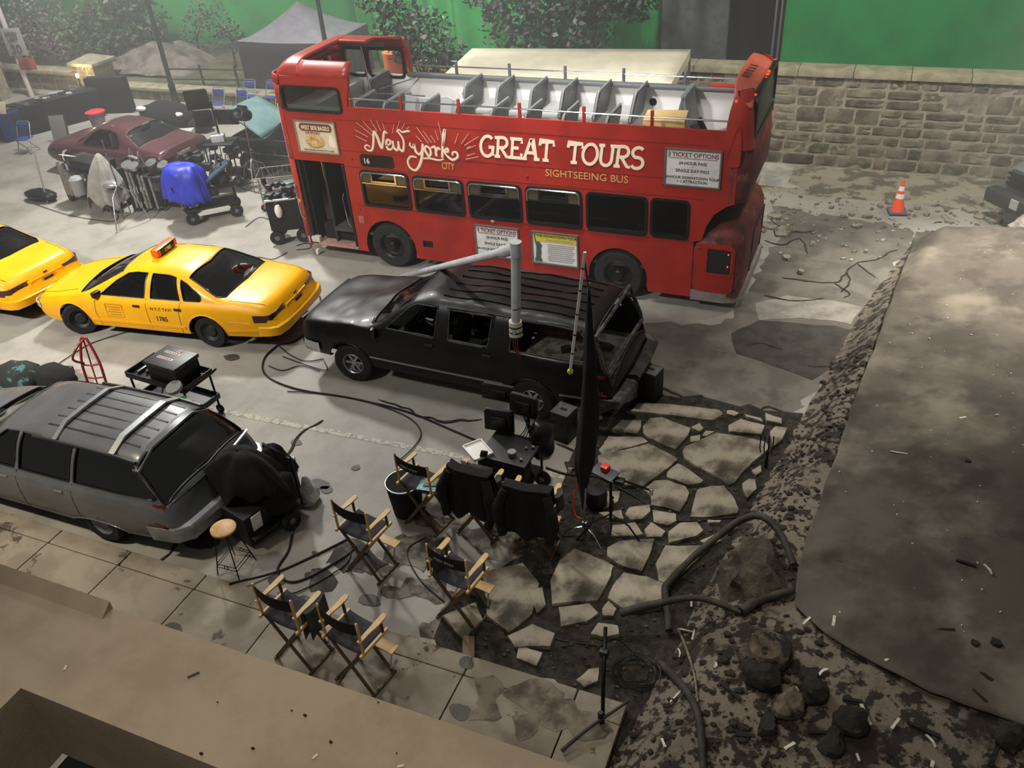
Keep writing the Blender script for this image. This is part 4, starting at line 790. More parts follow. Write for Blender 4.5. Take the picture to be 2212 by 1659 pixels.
# ------------------------------------------------------------------ car bodies lofted from cross-sections
def tab(ctrl, sm=.07):
    def lin(x):
        if x <= ctrl[0][0]: return ctrl[0][1]
        for a, b in zip(ctrl, ctrl[1:]):
            if x <= b[0]: return a[1] + (b[1] - a[1]) * (x - a[0]) / (b[0] - a[0])
        return ctrl[-1][1]
    return lambda x: sum(lin(x + sm * k) for k in (-1, -.5, 0, .5, 1)) / 5
class Shell:
    def __init__(s, P):
        s.P = P; s.top, s.zs, s.hw, s.zb = (tab(P[k], P.get('sm', .07)) for k in ('top', 'zs', 'hw', 'zb')); s.bow = tab(P['bow'])
        s.x0, s.x1 = P['hw'][0][0], P['hw'][-1][0]; s.NT = 14
    def sec(s, x):
        P = s.P; hw, zb, zs = s.hw(x), s.zb(x), s.zs(x); zb = min(zb, zs - .06); d = zs - zb; H = max(.012, s.top(x) - zs); ws = hw - P.get('inset', .08)
        low = [(hw - .12, zb), (hw - .04, zb + .05 * d), (hw - .012, zb + .2 * d), (hw, zb + .42 * d), (hw, zb + .62 * d), (hw - .012, zb + .82 * d), (hw - .035, zb + .94 * d)]
        n = 2.6 + (P['n'] - 2.6) * min(1, H / .35); up = []
        for k in range(s.NT + 1):
            t = k / s.NT; th = PI / 2 * (t * t * (3 - 2 * t)); y = ws * math.cos(th) ** (2 / n) if k < s.NT else 0; h = H * math.sin(th) ** (2 / n)
            up.append((y * (1 - P['tum'] * h / .5), zs + h))
        return low + up
    def pt(s, x, y, z):
        ws = s.hw(x) - .06; b = s.bow(x); f = max(0, 1 - (y / ws) ** 2); g = ss((z - s.zb(x)) / .3)
        p = Vector((x + b * f * g, y, z)); dn = s.P.get('dent')
        if dn:
            w = Vector((x * 2.1, y * 2.1, z * 1.3)); a = dn(x, y, z); p += Vector((0, noise.noise(w + Vector((7, 0, 0))) * a * .5, noise.noise(w) * a + .4 * a * noise.noise(w * 2.7)))
        return p
    def side_y(s, x, z):
        q = s.sec(x)
        for a, b in zip(q, q[1:]):
            if a[1] <= z <= b[1]: return a[0] + (b[0] - a[0]) * (z - a[1]) / max(1e-6, b[1] - a[1])
        return q[-1][0]
    def top_z(s, x, y):
        q = s.sec(x)[::-1]; y = abs(y)
        for a, b in zip(q, q[1:]):
            if a[0] <= y <= b[0]: return a[1] + (b[1] - a[1]) * (y - a[0]) / max(1e-6, b[0] - a[0])
        return q[-1][1]
    def S(s, x, z, sgn=-1, off=0): return s.pt(x, sgn * (s.side_y(x, z) + off), z)
    def Tp(s, x, y, off=0): return s.pt(x, y, s.top_z(x, y) + off)
    def bmesh(s, step=.075):
        bm = bmesh.new(); n = int((s.x1 - s.x0) / step); rows = []
        for i in range(n + 1):
            x = s.x0 + (s.x1 - s.x0) * i / n; q = s.sec(x)
            r = [s.pt(x, -y, z) for y, z in q] + [s.pt(x, y, z) for y, z in q[-2::-1]]
            rows.append([bm.verts.new(p) for p in r])
        m = len(rows[0])
        for a, b in zip(rows, rows[1:]):
            for j in range(m - 1): bm.faces.new((a[j], b[j], b[j + 1], a[j + 1]))
        for r, rev in ((rows[0], False), (rows[-1], True)):
            h = m // 2
            for j in range(h):
                f = (r[j], r[j + 1], r[m - 2 - j], r[m - 1 - j]) if j < h - 1 else (r[j], r[j + 1], r[m - 1 - j])
                try: bm.faces.new(f[::-1] if rev else f)
                except ValueError: pass
        bmesh.ops.recalc_face_normals(bm, faces=bm.faces[:]); return bm
def inpoly(p, poly):
    c = False; j = len(poly) - 1
    for i in range(len(poly)):
        if (poly[i][1] > p[1]) != (poly[j][1] > p[1]) and p[0] < (poly[j][0] - poly[i][0]) * (p[1] - poly[i][1]) / (poly[j][1] - poly[i][1]) + poly[i][0]: c = not c
        j = i
    return c
def carve(bm, poly, ax, sel, keep=True):
    a0, a1 = ax; lo = [min(p[k] for p in poly) for k in (0, 1)]; hi = [max(p[k] for p in poly) for k in (0, 1)]
    for i in range(len(poly)):
        p, q = poly[i], poly[(i + 1) % len(poly)]; fs = []
        mn = [min(p[k], q[k]) - .02 for k in (0, 1)]; mx = [max(p[k], q[k]) + .02 for k in (0, 1)]
        for f in bm.faces:
            if not sel(f): continue
            c0 = [v.co[a0] for v in f.verts]; c1 = [v.co[a1] for v in f.verts]
            if max(c0) < mn[0] or min(c0) > mx[0] or max(c1) < mn[1] or min(c1) > mx[1]: continue
            fs.append(f)
        if not fs: continue
        co = [0, 0, 0]; no = [0, 0, 0]; co[a0], co[a1] = p; no[a0], no[a1] = (q[1] - p[1]), -(q[0] - p[0])
        if Vector(no).length < 1e-6: continue
        es = {e for f in fs for e in f.edges}; vs = {v for f in fs for v in f.verts}
        bmesh.ops.bisect_plane(bm, geom=list(vs) + list(es) + fs, dist=1e-5, plane_co=co, plane_no=no)
    ins = [f for f in bm.faces if sel(f) and inpoly((f.calc_center_median()[a0], f.calc_center_median()[a1]), poly)]
    vid = {}; V = []; F = []
    for f in ins:
        idx = []
        for v in f.verts:
            if v not in vid: vid[v] = len(V); V.append((v.co.copy(), v.normal.copy()))
            idx.append(vid[v])
        F.append(idx)
    cnt = {}
    for f in F:
        for a, b in zip(f, f[1:] + f[:1]): cnt[(min(a, b), max(a, b))] = cnt.get((min(a, b), max(a, b)), 0) + 1
    bd = {}
    for (a, b), c in cnt.items():
        if c == 1: bd.setdefault(a, []).append(b); bd.setdefault(b, []).append(a)
    loop = []
    if bd:
        st = next(iter(bd)); loop = [st]; prev = None
        while True:
            nx = [k for k in bd[loop[-1]] if k != prev]
            if not nx or nx[0] == st or len(loop) > 900: break
            prev = loop[-1]; loop.append(nx[0])
    bmesh.ops.delete(bm, geom=ins, context='FACES')
    return V, F, [V[i][0] for i in loop]
def pane_obj(V, F, m, parent, off=.012, name='window_pane'):
    q = MB(); q.add([tuple(c - n * off) for c, n in V], F); return q.build(name, m, parent, 60)
def thin(loop, d=.02):
    out = []
    for p in loop:
        if not out or (p - out[-1]).length > d: out.append(p)
    return out
side = lambda s_: (lambda f: f.calc_center_median().y * s_ > .3 and abs(f.normal.y) > .25)
upward = lambda f: f.normal.z > .12 or abs(f.normal.x) > .35
def build_car(name, label, cat, loc, rz, P, group=None):
    t = thing(name, label, cat, loc, rz, group); S = Shell(P); bm = S.bmesh(); jobs = []
    for wx in P['axles']:
        for s_ in (-1, 1):
            pl = P['arch'](wx); V, F, lp = carve(bm, pl, (0, 2), side(s_)); lp = [p for p in lp if p.z > S.zb(wx) + .03]
            jobs.append(('arch', lp))
    for win in P['windows']:
        for s_ in (-1, 1): V, F, lp = carve(bm, win, (0, 2), side(s_)); jobs.append(('side', V, F, lp, s_))
    for nm, poly in P['tops']: V, F, lp = carve(bm, poly, (0, 1), upward); jobs.append((nm, V, F, lp, 0))
    q = MB(); q.bm(bm); body = q.build('body', P['paint'], t, 40, .02, fix=False)
    for j in jobs:
        if j[0] == 'arch':
            pts = thin(j[1], .03); pts.sort(key=lambda p: p.x)
            if len(pts) > 4: q = MB(); q.tube(pts, .012, 6); q.build('arch_lip', P.get('lip', P['paint']), body, 60)
        elif j[0] == 'hood_opening': pass
        else:
            nm, V, F, lp, s_ = j; gl = P['glass'].get('side' if nm == 'side' else nm)
            q = MB(); q.tube(thin(lp, .025), P.get('seal', .012), 5, True); q.build('window_seal', P.get('sealmat', black), body, 60)
            if gl: pane_obj(V, F, gl, t, name='side_window' if nm == 'side' else nm)
    for wx in P['axles']:
        for s_ in (-1, 1): wheel(t, wx, s_ * P.get('track', .8), P.get('tyre', .33), .22, s_, P.get('hub', 'steel'), P.get('rim'), P.get('steer', 0) if wx == 0 else 0)
    q = MB(); L = S.x1 - S.x0; q.box(((S.x0 + S.x1) / 2, 0, P['pan']), (L - .7, 1.25, .1)); q.box(((P['axles'][0] + P['axles'][1]) / 2, 0, P['pan']), (1.9, 1.74, .08))
    q.build('underbody', M('underbody_black', '0c0c0c', None, rough=.95), t, 0)
    if P.get('cabin'):
        c0, c1, fl, hs = P['cabin']; sm = P.get('seatmat') or M('car_seat', '4a494b', None, rough=.9)
        def seat(x, y, w):
            q = MB(); q.box((x, y, fl + .22), (.5, w, .16), bev=.05); q.box((x + .3, y, fl + .5), (.14, w, .55), ry=.2, bev=.06); q.box((x + .37, y, fl + .85), (.1, min(w, .28), .16), ry=.2, bev=.04); q.build('seat', sm, t)
        seat(c0 + .95, -.38, .5); seat(c0 + .95, .38, .5); seat(c0 + 1.85, 0, 1.3)
        if P.get('third'): seat(c0 + 2.7, 0, 1.3)
        q = MB(); q.box((c0 + .2, 0, hs - .14), (.35, 1.45, .24), bev=.06); q.build('dashboard', M('dash_dark', '343333', None, rough=.8), t)
        q = MB(); T = Matrix.Translation((c0 + .5, -.38, hs - .02)) @ Matrix.Rotation(-1.1, 4, 'Y'); q.tube([T @ Vector((.18 * math.cos(a * PI / 8), .18 * math.sin(a * PI / 8), 0)) for a in range(16)], .015, 6, True); q.cyl(T @ Vector((0, 0, 0)), T @ Vector((0, 0, -.25)), .03); q.box((0, 0, 0), (.34, .03, .015), 0, T); q.build('steering_wheel', black, t)
    return t, S, body
def seam(S, pts, parent, name='panel_gap', m=None, r=.006, kind='side', sg=-1):
    q = MB(); P_ = []
    for a, b in zip(pts, pts[1:]):
        for k in range(8): P_.append((a[0] + (b[0] - a[0]) * k / 8, a[1] + (b[1] - a[1]) * k / 8))
    P_.append(pts[-1]); q.tube([S.S(x, z, sg, -.001) if kind == 'side' else S.Tp(x, z, -.001) for x, z in P_], r, 5); return q.build(name, m or black, parent, 60)
def strip(S, pts, parent, w, d, m, name, sg=-1, off=.004):
    q = MB(); rs = []
    for a, b in zip(pts, pts[1:]):
        for k in range(10):
            t_ = k / 10; x, z = a[0] + (b[0] - a[0]) * t_, a[1] + (b[1] - a[1]) * t_; rs.append((x, z))
    rs.append(pts[-1]); q.rings([[tuple(S.S(x, z - w / 2, sg, 0)), tuple(S.S(x, z - w / 2, sg, d)), tuple(S.S(x, z + w / 2, sg, d)), tuple(S.S(x, z + w / 2, sg, 0))] for x, z in rs]); return q.build(name, m, parent, 40)
def arcpoly(cx, r, zc, zb, n=16, flat=1.0):
    return [(cx + r, zb)] + [(cx + r * math.cos(PI * k / n), zc + r * flat * math.sin(PI * k / n)) for k in range(n + 1)] + [(cx - r, zb)]
# ------------------------------------------------------------------ taxis
taxiy = M('taxi_yellow', 'f4b207', 'eea905', 1.5, .38, coat=.12, spec=.35)
tglass = glass('taxi_glass', '8e9796', .03, .08)
darkglass = glass('dark_tint_glass', '17191a', .03, .06)
TAXI = dict(
    top=[(-1.07, .5), (-1.0, .64), (-.8, .74), (-.4, .82), (.1, .9), (.42, .965), (1.2, 1.345), (1.5, 1.40), (1.95, 1.425), (2.4, 1.40), (2.66, 1.345), (3.3, 1.03), (3.45, 1.01), (3.9, .985), (4.14, .945), (4.24, .86), (4.3, .64), (4.40, .55)],
    zs=[(-1.07, .48), (-1.0, .58), (-.8, .68), (-.4, .76), (0, .82), (.5, .885), (1.5, .92), (2.8, .945), (3.6, .93), (4.1, .87), (4.22, .76), (4.3, .6), (4.4, .52)],
    hw=[(-1.07, .58), (-1.03, .72), (-.9, .83), (-.6, .91), (-.1, .955), (.6, .975), (2.5, .985), (3.4, .975), (4.0, .93), (4.22, .89), (4.32, .86), (4.40, .74)],
    zb=[(-1.07, .36), (-.8, .24), (-.4, .22), (.6, .24), (2.4, .24), (3.5, .28), (4.2, .3), (4.4, .4)],
    bow=[(-1.07, -.06), (-.9, -.1), (-.4, -.1), (.3, -.2), (.6, -.2), (1.3, -.06), (1.8, 0), (2.5, .04), (2.9, .1), (3.4, .1), (4.2, .08), (4.4, .06)],
    n=4.2, tum=.27, axles=(0, 2.946), tyre=.335, track=.82, pan=.26, hub='black', rim=.2, steer=.45, paint=taxiy, inset=.085,
    arch=lambda wx: arcpoly(wx, .385 if wx == 0 else .4, .33, .12, 18),
    windows=[[(.72, .93), (.86, 1.03), (1.06, 1.17), (1.3, 1.29), (1.5, 1.32), (1.74, 1.325), (1.7, .94)], [(1.84, .945), (1.86, 1.325), (2.2, 1.32), (2.36, 1.3), (2.47, .95)], [(2.56, .955), (2.47, 1.27), (2.62, 1.22), (2.9, 1.06), (2.93, 1.0), (2.9, .965)]],
    tops=[('windscreen', [(.22, -.8), (.12, 0), (.22, .8), (.98, .61), (1.14, .56), (1.09, 0), (1.14, -.56), (.98, -.61)]), ('rear_window', [(2.62, -.62), (2.70, 0), (2.62, .62), (3.22, .79), (3.36, .72), (3.41, 0), (3.36, -.72), (3.22, -.79)])],
    glass={'side': tglass, 'windscreen': glass('taxi_windscreen', '8a9290', .03, .08), 'rear_window': tglass}, cabin=(.5, 0, .36, .98))
def taxi(loc, rz, label, num, roofsign):
    t, S, body = build_car('taxi', label, 'car', loc, rz, TAXI)
    lens = M('lamp_maroon', '3b1210', None, rough=.2, coat=.5); gold2 = M('gold_trim', 'b98a2e', None, rough=.4, metal=.5)
    for s_ in (-1, 1):
        q = MB(); q.rings([[tuple(S.pt(x, s_ * y, z)) for z in (.64, .78)] + [tuple(S.pt(x + .02, s_ * (y + .012), z)) for z in (.78, .64)] for x, y in ((3.94, .925), (4.06, .905), (4.16, .885), (4.235, .83), (4.262, .72), (4.265, .56), (4.268, .42))]); q.build('tail_lamp', lens, t, 40)
        q = MB(); q.rings([[tuple(S.pt(x, s_ * y, z)) for z in (.5, .62)] + [tuple(S.pt(x - .02, s_ * (y + .01), z)) for z in (.61, .5)] for x, y in ((-.84, .86), (-.95, .8), (-1.03, .7), (-1.06, .5))]); q.build('head_lamp', M('headlamp', 'b9bbae', None, rough=.15), t, 40)
        seam(S, [(.6, .3), (.56, .6), (.62, .9)], body, sg=s_); seam(S, [(1.74, .26), (1.74, .94)], body, sg=s_); seam(S, [(2.5, .94), (2.44, .75), (2.42, .5), (2.38, .28)], body, sg=s_)
        strip(S, [(.42, .42), (2.5, .43)], t, .05, .014, taxiy, 'side_moulding', s_); strip(S, [(3.4, .44), (4.15, .47)], t, .05, .014, taxiy, 'side_moulding', s_)
        for hx in (1.53, 2.43):
            q = MB(); p = S.S(hx, .8, s_, .008); q.box(p, (.15, .02, .05), bev=.008); q.build('door_handle', M('handle_dark', '2e2a22', None, rough=.4), t)
        q = MB(); p = S.S(.66, .95, s_, .06); q.box(p, (.1, .18, .12), rz=.2 * s_, bev=.03); q.build('wing_mirror', black, t)
        q = MB(); q.tube([S.S(3.45, .64, s_, .004), S.S(3.9, .62, s_, .004)], .004, 5); q.build('rear_trim', gold2, t)
        seam(S, [(3.42, .80 * s_), (3.9, .76 * s_), (4.12, .72 * s_)], body, kind='top')
        seam(S, [(.12, .68 * s_), (-.4, .7 * s_), (-.85, .6 * s_)], body, kind='top')
    q = MB(); q.rings([[tuple(S.pt(x, s_ * y, z)) for z in (.36, .5, .56, .56)] [:3] + [tuple(S.pt(x + .05, s_ * (y + .02), z)) for z in (.54, .38)] for x, y, s_ in [(4.0, .925, -1), (4.2, .9, -1), (4.34, .83, -1), (4.4, .6, -1), (4.41, .2, -1), (4.41, .2, 1), (4.4, .6, 1), (4.34, .83, 1), (4.2, .9, 1), (4.0, .925, 1)]]); q.build('rear_bumper', taxiy, t, 50)
    q = MB(); q.box((4.345, 0, .68), (.02, .75, .16)); q.build('plate_recess', taxiy, t)
    q = MB(); q.box((4.372, .02, .68), (.012, .32, .16), ry=-.15); pl = q.build('number_plate', M('plate_gold', 'c9952a', None, rough=.5), t); q = MB(); q.box((4.38, .02, .69), (.008, .22, .05), ry=-.15); q.build('plate_writing', ink, pl)
    q = MB(); q.box((4.33, .02, .81), (.015, .09, .035), bev=.005); q.build('boot_badge', M('badge_dark', '2d2312', None, rough=.3), t)
    q = MB(); q.box((4.30, -.35, .79), (.012, 1.2 - .4, .012)); q.build('boot_trim', M('trim_brown', '5a3a1c', None, rough=.4), t)
    ink2 = M('taxi_black_lettering', '2a2216', None, rough=.6)
    def dtext(s_, x, z, size, m=ink2, **k): p = S.S(x, z + size * .35, -1, .003); text(s_, m, t, (p.x, p.y, z), size, (PI / 2 - .02, 0, 0), ext=.002, **k)
    if num:
        dtext('N.Y.C TAXI', 1.83, .745, .085, space=1.1, offset=.001); dtext(num, 1.9, .53, .13, offset=.003)
        q = MB(); p = S.S(1.0, .66, -1, .003)
        for k in range(4): q.box((1.0 + .02 * (k % 2), p.y, .74 - .055 * k), (.30 - .05 * (k % 2), .004, .012))
        q.plate([(.82, .52), (1.2, .52), (1.2, .8), (.82, .8)], [[(.828, .528), (1.192, .528), (1.192, .792), (.828, .792)]], p.y, p.y + .003); q.build('fare_panel', M('faded_lettering', 'a9700a', None, rough=.6), t, 0)
    if roofsign:
        q = MB(); q.box((1.65, .1, 1.5), (.16, .62, .15), bev=.03); b = q.build('roof_sign', M('roof_sign_orange', 'd9641a', None, rough=.35), t)
        q = MB(); q.box((1.65, .1, 1.5), (.168, .44, .135), bev=.01); q.build('sign_panel', M('sign_black', '17130d', None, rough=.35), b)
        text(num, M('sign_numerals', 'e8e0cc', None, rough=.5), b, (1.737, .0, 1.455), .1, (PI / 2, 0, PI / 2), ext=.002, offset=.002)
        text(num, M('sign_numerals', 'e8e0cc', None, rough=.5), b, (1.563, .2, 1.455), .1, (PI / 2, 0, -PI / 2), ext=.002, offset=.002)
    return t
taxi((-13.886, 10.744, 0), math.radians(7.06), 'yellow taxi cab with an orange number box on its roof', '1785', True)
taxi((-19.55, 10.87, 0), math.radians(-4), 'yellow taxi cab cut off by the left edge, tail lamps showing', '', False)
# ------------------------------------------------------------------ burnt black suburban truck
sootb = M('scorched_black_paint', '070708', '0d0d0c', 3, .42, coat=.06, spec=.3, lo=.45, hi=.6, c3='191715', s3=5, lo3=.62, hi3=.68)
SUB = dict(
    top=[(-.98, .95), (-.92, 1.06), (-.6, 1.12), (0, 1.17), (.5, 1.22), (.7, 1.3), (1.3, 1.72), (1.55, 1.785), (2.4, 1.80), (3.8, 1.80), (4.2, 1.77), (4.33, 1.7), (4.5, 1.35), (4.6, 1.02), (4.64, .7)],
    zs=[(-.98, .9), (-.9, .99), (-.5, 1.06), (.4, 1.16), (1.0, 1.18), (4.2, 1.17), (4.45, 1.1), (4.58, .95), (4.64, .66)],
    hw=[(-.98, .84), (-.92, .91), (-.7, .94), (0, .965), (1, .975), (3.8, .975), (4.3, .95), (4.55, .93), (4.64, .9)],
    zb=[(-.98, .5), (-.8, .42), (0, .4), (.6, .36), (3.0, .36), (4.2, .46), (4.64, .56)],
    bow=[(-.98, -.08), (-.5, -.08), (.5, -.12), (1.3, -.05), (1.7, 0), (4, .02), (4.64, .06)],
    dent=lambda x, y, z: .035 * ss((z - .95) / .3) * (1 if x < 3.9 else .4) * (1.3 if x < .5 else 1),
    n=7, tum=.17, axles=(0, 3.34), tyre=.365, track=.83, pan=.42, hub='alloy', rim=.2, steer=.1, paint=sootb, inset=.05, sm=.05,
    arch=lambda wx: arcpoly(wx, .45, .36, .2, 14, .98),
    windows=[[(.8, 1.22), (1.22, 1.60), (1.34, 1.66), (1.74, 1.68), (1.7, 1.22)], [(1.94, 1.22), (1.94, 1.66), (2.68, 1.68), (2.64, 1.24), (2.6, 1.22)], [(3.0, 1.23), (3.02, 1.68), (4.05, 1.68), (4.16, 1.6), (4.22, 1.24)]],
    tops=[('windscreen', [(.5, -.82), (.42, 0), (.5, .82), (1.22, .68), (1.18, 0), (1.22, -.68)])],
    glass={'windscreen': glass('dusty_windscreen', '585a5c', .1, .1)}, sealmat=M('scorched_trim', '1a1918', '3a3733', 12, .6), cabin=(.65, 0, .5, 1.2), third=False, seatmat=M('burnt_seat', '1a1817', '2a2725', 6, .9))
SUB['tops'].append(('rear_opening', [(4.325, -.78), (4.325, .78), (4.62, .84), (4.62, -.84)]))
def rear_sel(f): c = f.calc_center_median(); return c.x > 4.2 and f.normal.x > .2
upward_old = upward
upward = lambda f: upward_old(f) and f.calc_center_median().z > .6
t, S, body = build_car('burnt_suv', 'wrecked black four door estate truck with missing windows and dented roof', 'car', (-7.617, 10.941, 0), math.radians(-1.51), SUB)
sub = t
for s_ in (-1, 1):
    strip(S, [(.42, .62), (2.88, .61)], t, .03, .012, alu, 'side_trim', s_); strip(S, [(3.82, .62), (4.4, .63)], t, .03, .012, alu, 'side_trim', s_)
    seam(S, [(.62, .42), (.6, .9), (.72, 1.2)], body, sg=s_); seam(S, [(1.82, .4), (1.82, 1.7)], body, sg=s_); seam(S, [(2.86, 1.68), (2.84, 1.0), (2.72, .6)], body, sg=s_)
    for hx in (1.6, 2.62): q = MB(); q.box(S.S(hx, 1.07, s_, .01), (.16, .025, .05), bev=.01); q.build('door_handle', black, t)
    q = MB(); q.rings([[tuple(S.S(x, z, s_, d)) for z, d in ((.72, .0), (.72, .015), (1.06, .015), (1.06, 0))] for x in (4.42, 4.5, 4.57)]); q.build('tail_lamp', M('red_tail_lens', '6e1216', None, rough=.2, coat=.5), t, 30)
    q = MB(); q.tube([S.Tp(x, .74 * s_, .03) for x in (1.9, 2.6, 3.4, 4.1)], .018, 6); q.build('roof_rail', black, t)
q = MB(); p = S.S(.62, 1.2, -1, .03); q.box(p + Vector((-.02, -.06, -.06)), (.07, .12, .2), rz=.3, bev=.03); q.build('wing_mirror', black, t)
for y in (-.55, -.33, -.11, .11, .33, .55): q = MB(); q.tube([S.Tp(1.75 + .08 * k, y, .004) for k in range(30)], .012, 5); q.build('roof_rib', M('rib_black', '040404', None, rough=.85, spec=.1), t)
q = MB(); q.box((-1.02, 0, .86), (.06, 1.5, .3), bev=.03); q.build('grille', M('grille_black', '0d0d0d', None, rough=.5), t)
q = MB(); q.rings([[(-1.0 + d, y, z) for d, z in ((-.1, .5), (-.13, .6), (-.1, .7), (0, .7), (0, .5))] for y, d in ((-.94, .2), (-.8, .04), (0, 0), (.8, .04), (.94, .2))] if False else [[(x + d, y, z) for d, z in ((-.06, .5), (-.1, .6), (-.06, .7), (.02, .7), (.02, .5))] for x, y in ((-.62, -.97), (-.85, -.93), (-1.05, -.7), (-1.12, 0), (-1.05, .7), (-.85, .93), (-.62, .97))]); q.build('front_bumper', chrome, t, 40)
q = MB(); q.rings([[(x + d, y, z) for d, z in ((.0, .56), (.16, .54), (.18, .64), (.16, .68), (0, .68))] for x, y in ((4.45, -.96), (4.6, -.93), (4.66, -.5), (4.66, -.3))]); b = q.build('rear_bumper', M('bumper_dusty', '6d6c6a', '3a3937', 5, .5, .5), t, 30)
q = MB(); q.rings([[(x + d, y, z) for d, z in ((.0, .58), (.16, .56), (.2, .68), (.14, .72), (0, .7))] for x, y in ((4.66, -.22), (4.68, .4), (4.66, .85), (4.5, 1.0))]); q.build('rear_bumper', M('bumper_dark', '2c2b2a', '454341', 5, .6), t, 30)
q = MB(); q.tube([(4.36, -.82, 1.66), (4.36, .8, 1.66), (4.52, .86, 1.2), (4.56, .84, 1.06), (4.56, -.86, 1.06), (4.50, -.88, 1.2)], .035, 6, True); q.build('tailgate_frame', M('scorched_frame', '4b4844', '23211f', 7, .7), t)
q = MB(); q.box((3.75, 0, .8), (1.5, 1.5, .05)); q.build('cargo_floor', M('ash_floor', '5c5750', '2b2825', 4, .95, bump=.01), t, 0)
q = MB(); q.box((3.55, -.1, 1.02), (.9, 1.1, .1), rz=.08, bev=.02); q.build('cargo_board', M('ash_board', '6a645b', '3c3833', 7, .95), t)
q = MB(); q.box((3.75, -.45, 1.12), (.16, .1, .1), rz=.6, bev=.02); q.build('burnt_block', burnt, t)
# ------------------------------------------------------------------ grey estate wagon
wagp = M('wagon_grey', '5c5f63', '54575a', 2, .34, coat=.3); wagside = M('wagon_side_grey', '4d4d4b', None, rough=.6)
WAG = dict(
    top=[(-1.07, .5), (-.9, .7), (-.4, .82), (.42, .96), (1.2, 1.38), (1.5, 1.47), (2.2, 1.52), (3.2, 1.51), (3.66, 1.475), (3.8, 1.40), (4.16, .99), (4.24, .9), (4.3, .6), (4.42, .5)],
    zs=[(-1.07, .48), (-.8, .68), (0, .82), (.5, .885), (1.5, .92), (3.4, .95), (3.95, .93), (4.15, .88), (4.26, .72), (4.42, .46)],
    hw=[(-1.07, .58), (-.9, .83), (-.1, .96), (.6, .99), (2.5, 1.0), (3.5, .985), (4.05, .95), (4.3, .92), (4.42, .78)],
    zb=[(-1.07, .36), (-.4, .22), (3.4, .26), (4.2, .3), (4.42, .4)],
    bow=[(-1.07, -.06), (-.4, -.1), (.6, -.2), (1.3, -.06), (1.8, 0), (3.5, .02), (3.8, .07), (4.42, .08)],
    n=5, tum=.26, axles=(0, 2.94), tyre=.33, track=.86, pan=.26, hub='steel', rim=.2, paint=wagp, inset=.085, lip=wagp,
    arch=lambda wx: arcpoly(wx, .4, .33, .12, 16, .95) if wx == 0 else arcpoly(wx, .5, .28, .12, 16, .28),
    windows=[[(.75, .94), (1.1, 1.2), (1.35, 1.36), (1.6, 1.385), (1.58, .95)], [(1.66, .95), (1.68, 1.39), (2.62, 1.4), (2.6, .96)], [(2.68, .965), (2.7, 1.4), (3.4, 1.395), (3.62, 1.36), (4.0, 1.03), (4.05, .99), (4.02, .97)]],
    tops=[('windscreen', [(.22, -.8), (.12, 0), (.22, .8), (1.14, .6), (1.09, 0), (1.14, -.6)]), ('rear_window', [(3.74, -.70), (3.79, 0), (3.74, .70), (4.12, .82), (4.18, .8), (4.23, 0), (4.18, -.8), (4.12, -.82)])],
    glass={'side': darkglass, 'windscreen': tglass, 'rear_window': glass('black_tailgate_glass', '0a0a0b', .03, .05)}, cabin=(.5, 0, .36, 1.0), third=True, seal=.014)
t, S, body = build_car('station_wagon', 'grey estate wagon with roof rack and dark glass at the left edge', 'car', (-11.896, 6.44, 0), math.radians(.63), WAG)
for s_ in (-1, 1):
    q = MB(); q.tube([S.Tp(x, .66 * s_, .035) for x in (1.9, 2.2, 2.8, 3.4, 3.68)], .024, 6); q.build('roof_rail', M('rail_dark', '27282a', None, rough=.4), t)
    q = MB(); q.rings([[tuple(S.pt(x, s_ * (S.side_y(x, z) + d), z)) for z, d in ((.6, -.01), (.6, .02), (.92, .02), (.92, -.01))] for x in (4.0, 4.08, 4.15, 4.2)]); q.build('tail_lamp', M('dim_red_lens', '5a1518', None, rough=.25, coat=.4), t, 30)
    for hx in (1.38, 2.42): q = MB(); q.box(S.S(hx, .82, s_, .008), (.15, .02, .04), bev=.008); q.build('door_handle', alu, t)
    for a in (1.62, 2.65): seam(S, [(a, .28), (a, .94)], body, sg=s_)
    strip(S, [(.4, .93), (1.6, .945), (2.65, .955), (4.0, .965)], t, .016, .008, alu, 'belt_trim', s_)
for x, w in ((2.3, .07), (3.3, .09)): q = MB(); q.rings([[tuple(S.Tp(xx, y, o)) for xx, o in ((x - w / 2, .03), (x - w / 2, .06), (x + w / 2, .06), (x + w / 2, .03))] for y in (-.66, -.4, 0, .4, .66)]); q.build('rack_bar', alu, t, 20)
for y in (-.45, -.27, -.09, .09, .27, .45): q = MB(); q.rings([[tuple(S.Tp(x, y + d, .008)) for d in (-.012, .012)] + [tuple(S.Tp(x, y + d, -.004)) for d in (.012, -.012)] for x in (2.02, 2.4, 3.0, 3.6)]); q.build('rack_slat', M('slat_dark', '1c1d1e', None, rough=.5), t, 0)
q = MB(); q.rings([[tuple(S.Tp(3.7, y, o) + Vector((dx, 0, 0))) for dx, o in ((-.06, .002), (-.05, .03), (.05, .025), (.06, .0))] for y in (-.72, -.4, 0, .4, .72)]); q.build('roof_spoiler', wagp, t, 40)
q = MB(); q.rings([[tuple(S.pt(4.2, y, .92) + Vector((.01, 0, o))) for o in (-.012, .012)] + [tuple(S.pt(4.2, y, .92) + Vector((.035, 0, o))) for o in (.012, -.012)] for y in (-.85, -.5, 0, .5, .85)]); q.build('tailgate_trim', chrome, t, 40)
q = MB(); q.box((4.35, .05, .82), (.02, .28, .09), bev=.01); q.build('tailgate_handle', alu, t)
q = MB(); q.rings([[(x + d, y, z) for d, z in ((0, .36), (.1, .38), (.12, .54), (.08, .6), (-.04, .6))] for x, y in ((3.9, -.99), (4.2, -.95), (4.36, -.8), (4.42, -.3), (4.42, .3), (4.36, .8), (4.2, .95), (3.9, .99))]); q.build('rear_bumper', M('wagon_bumper', '9b9d9f', '8a8c8e', 4, .35, .4), t, 40)
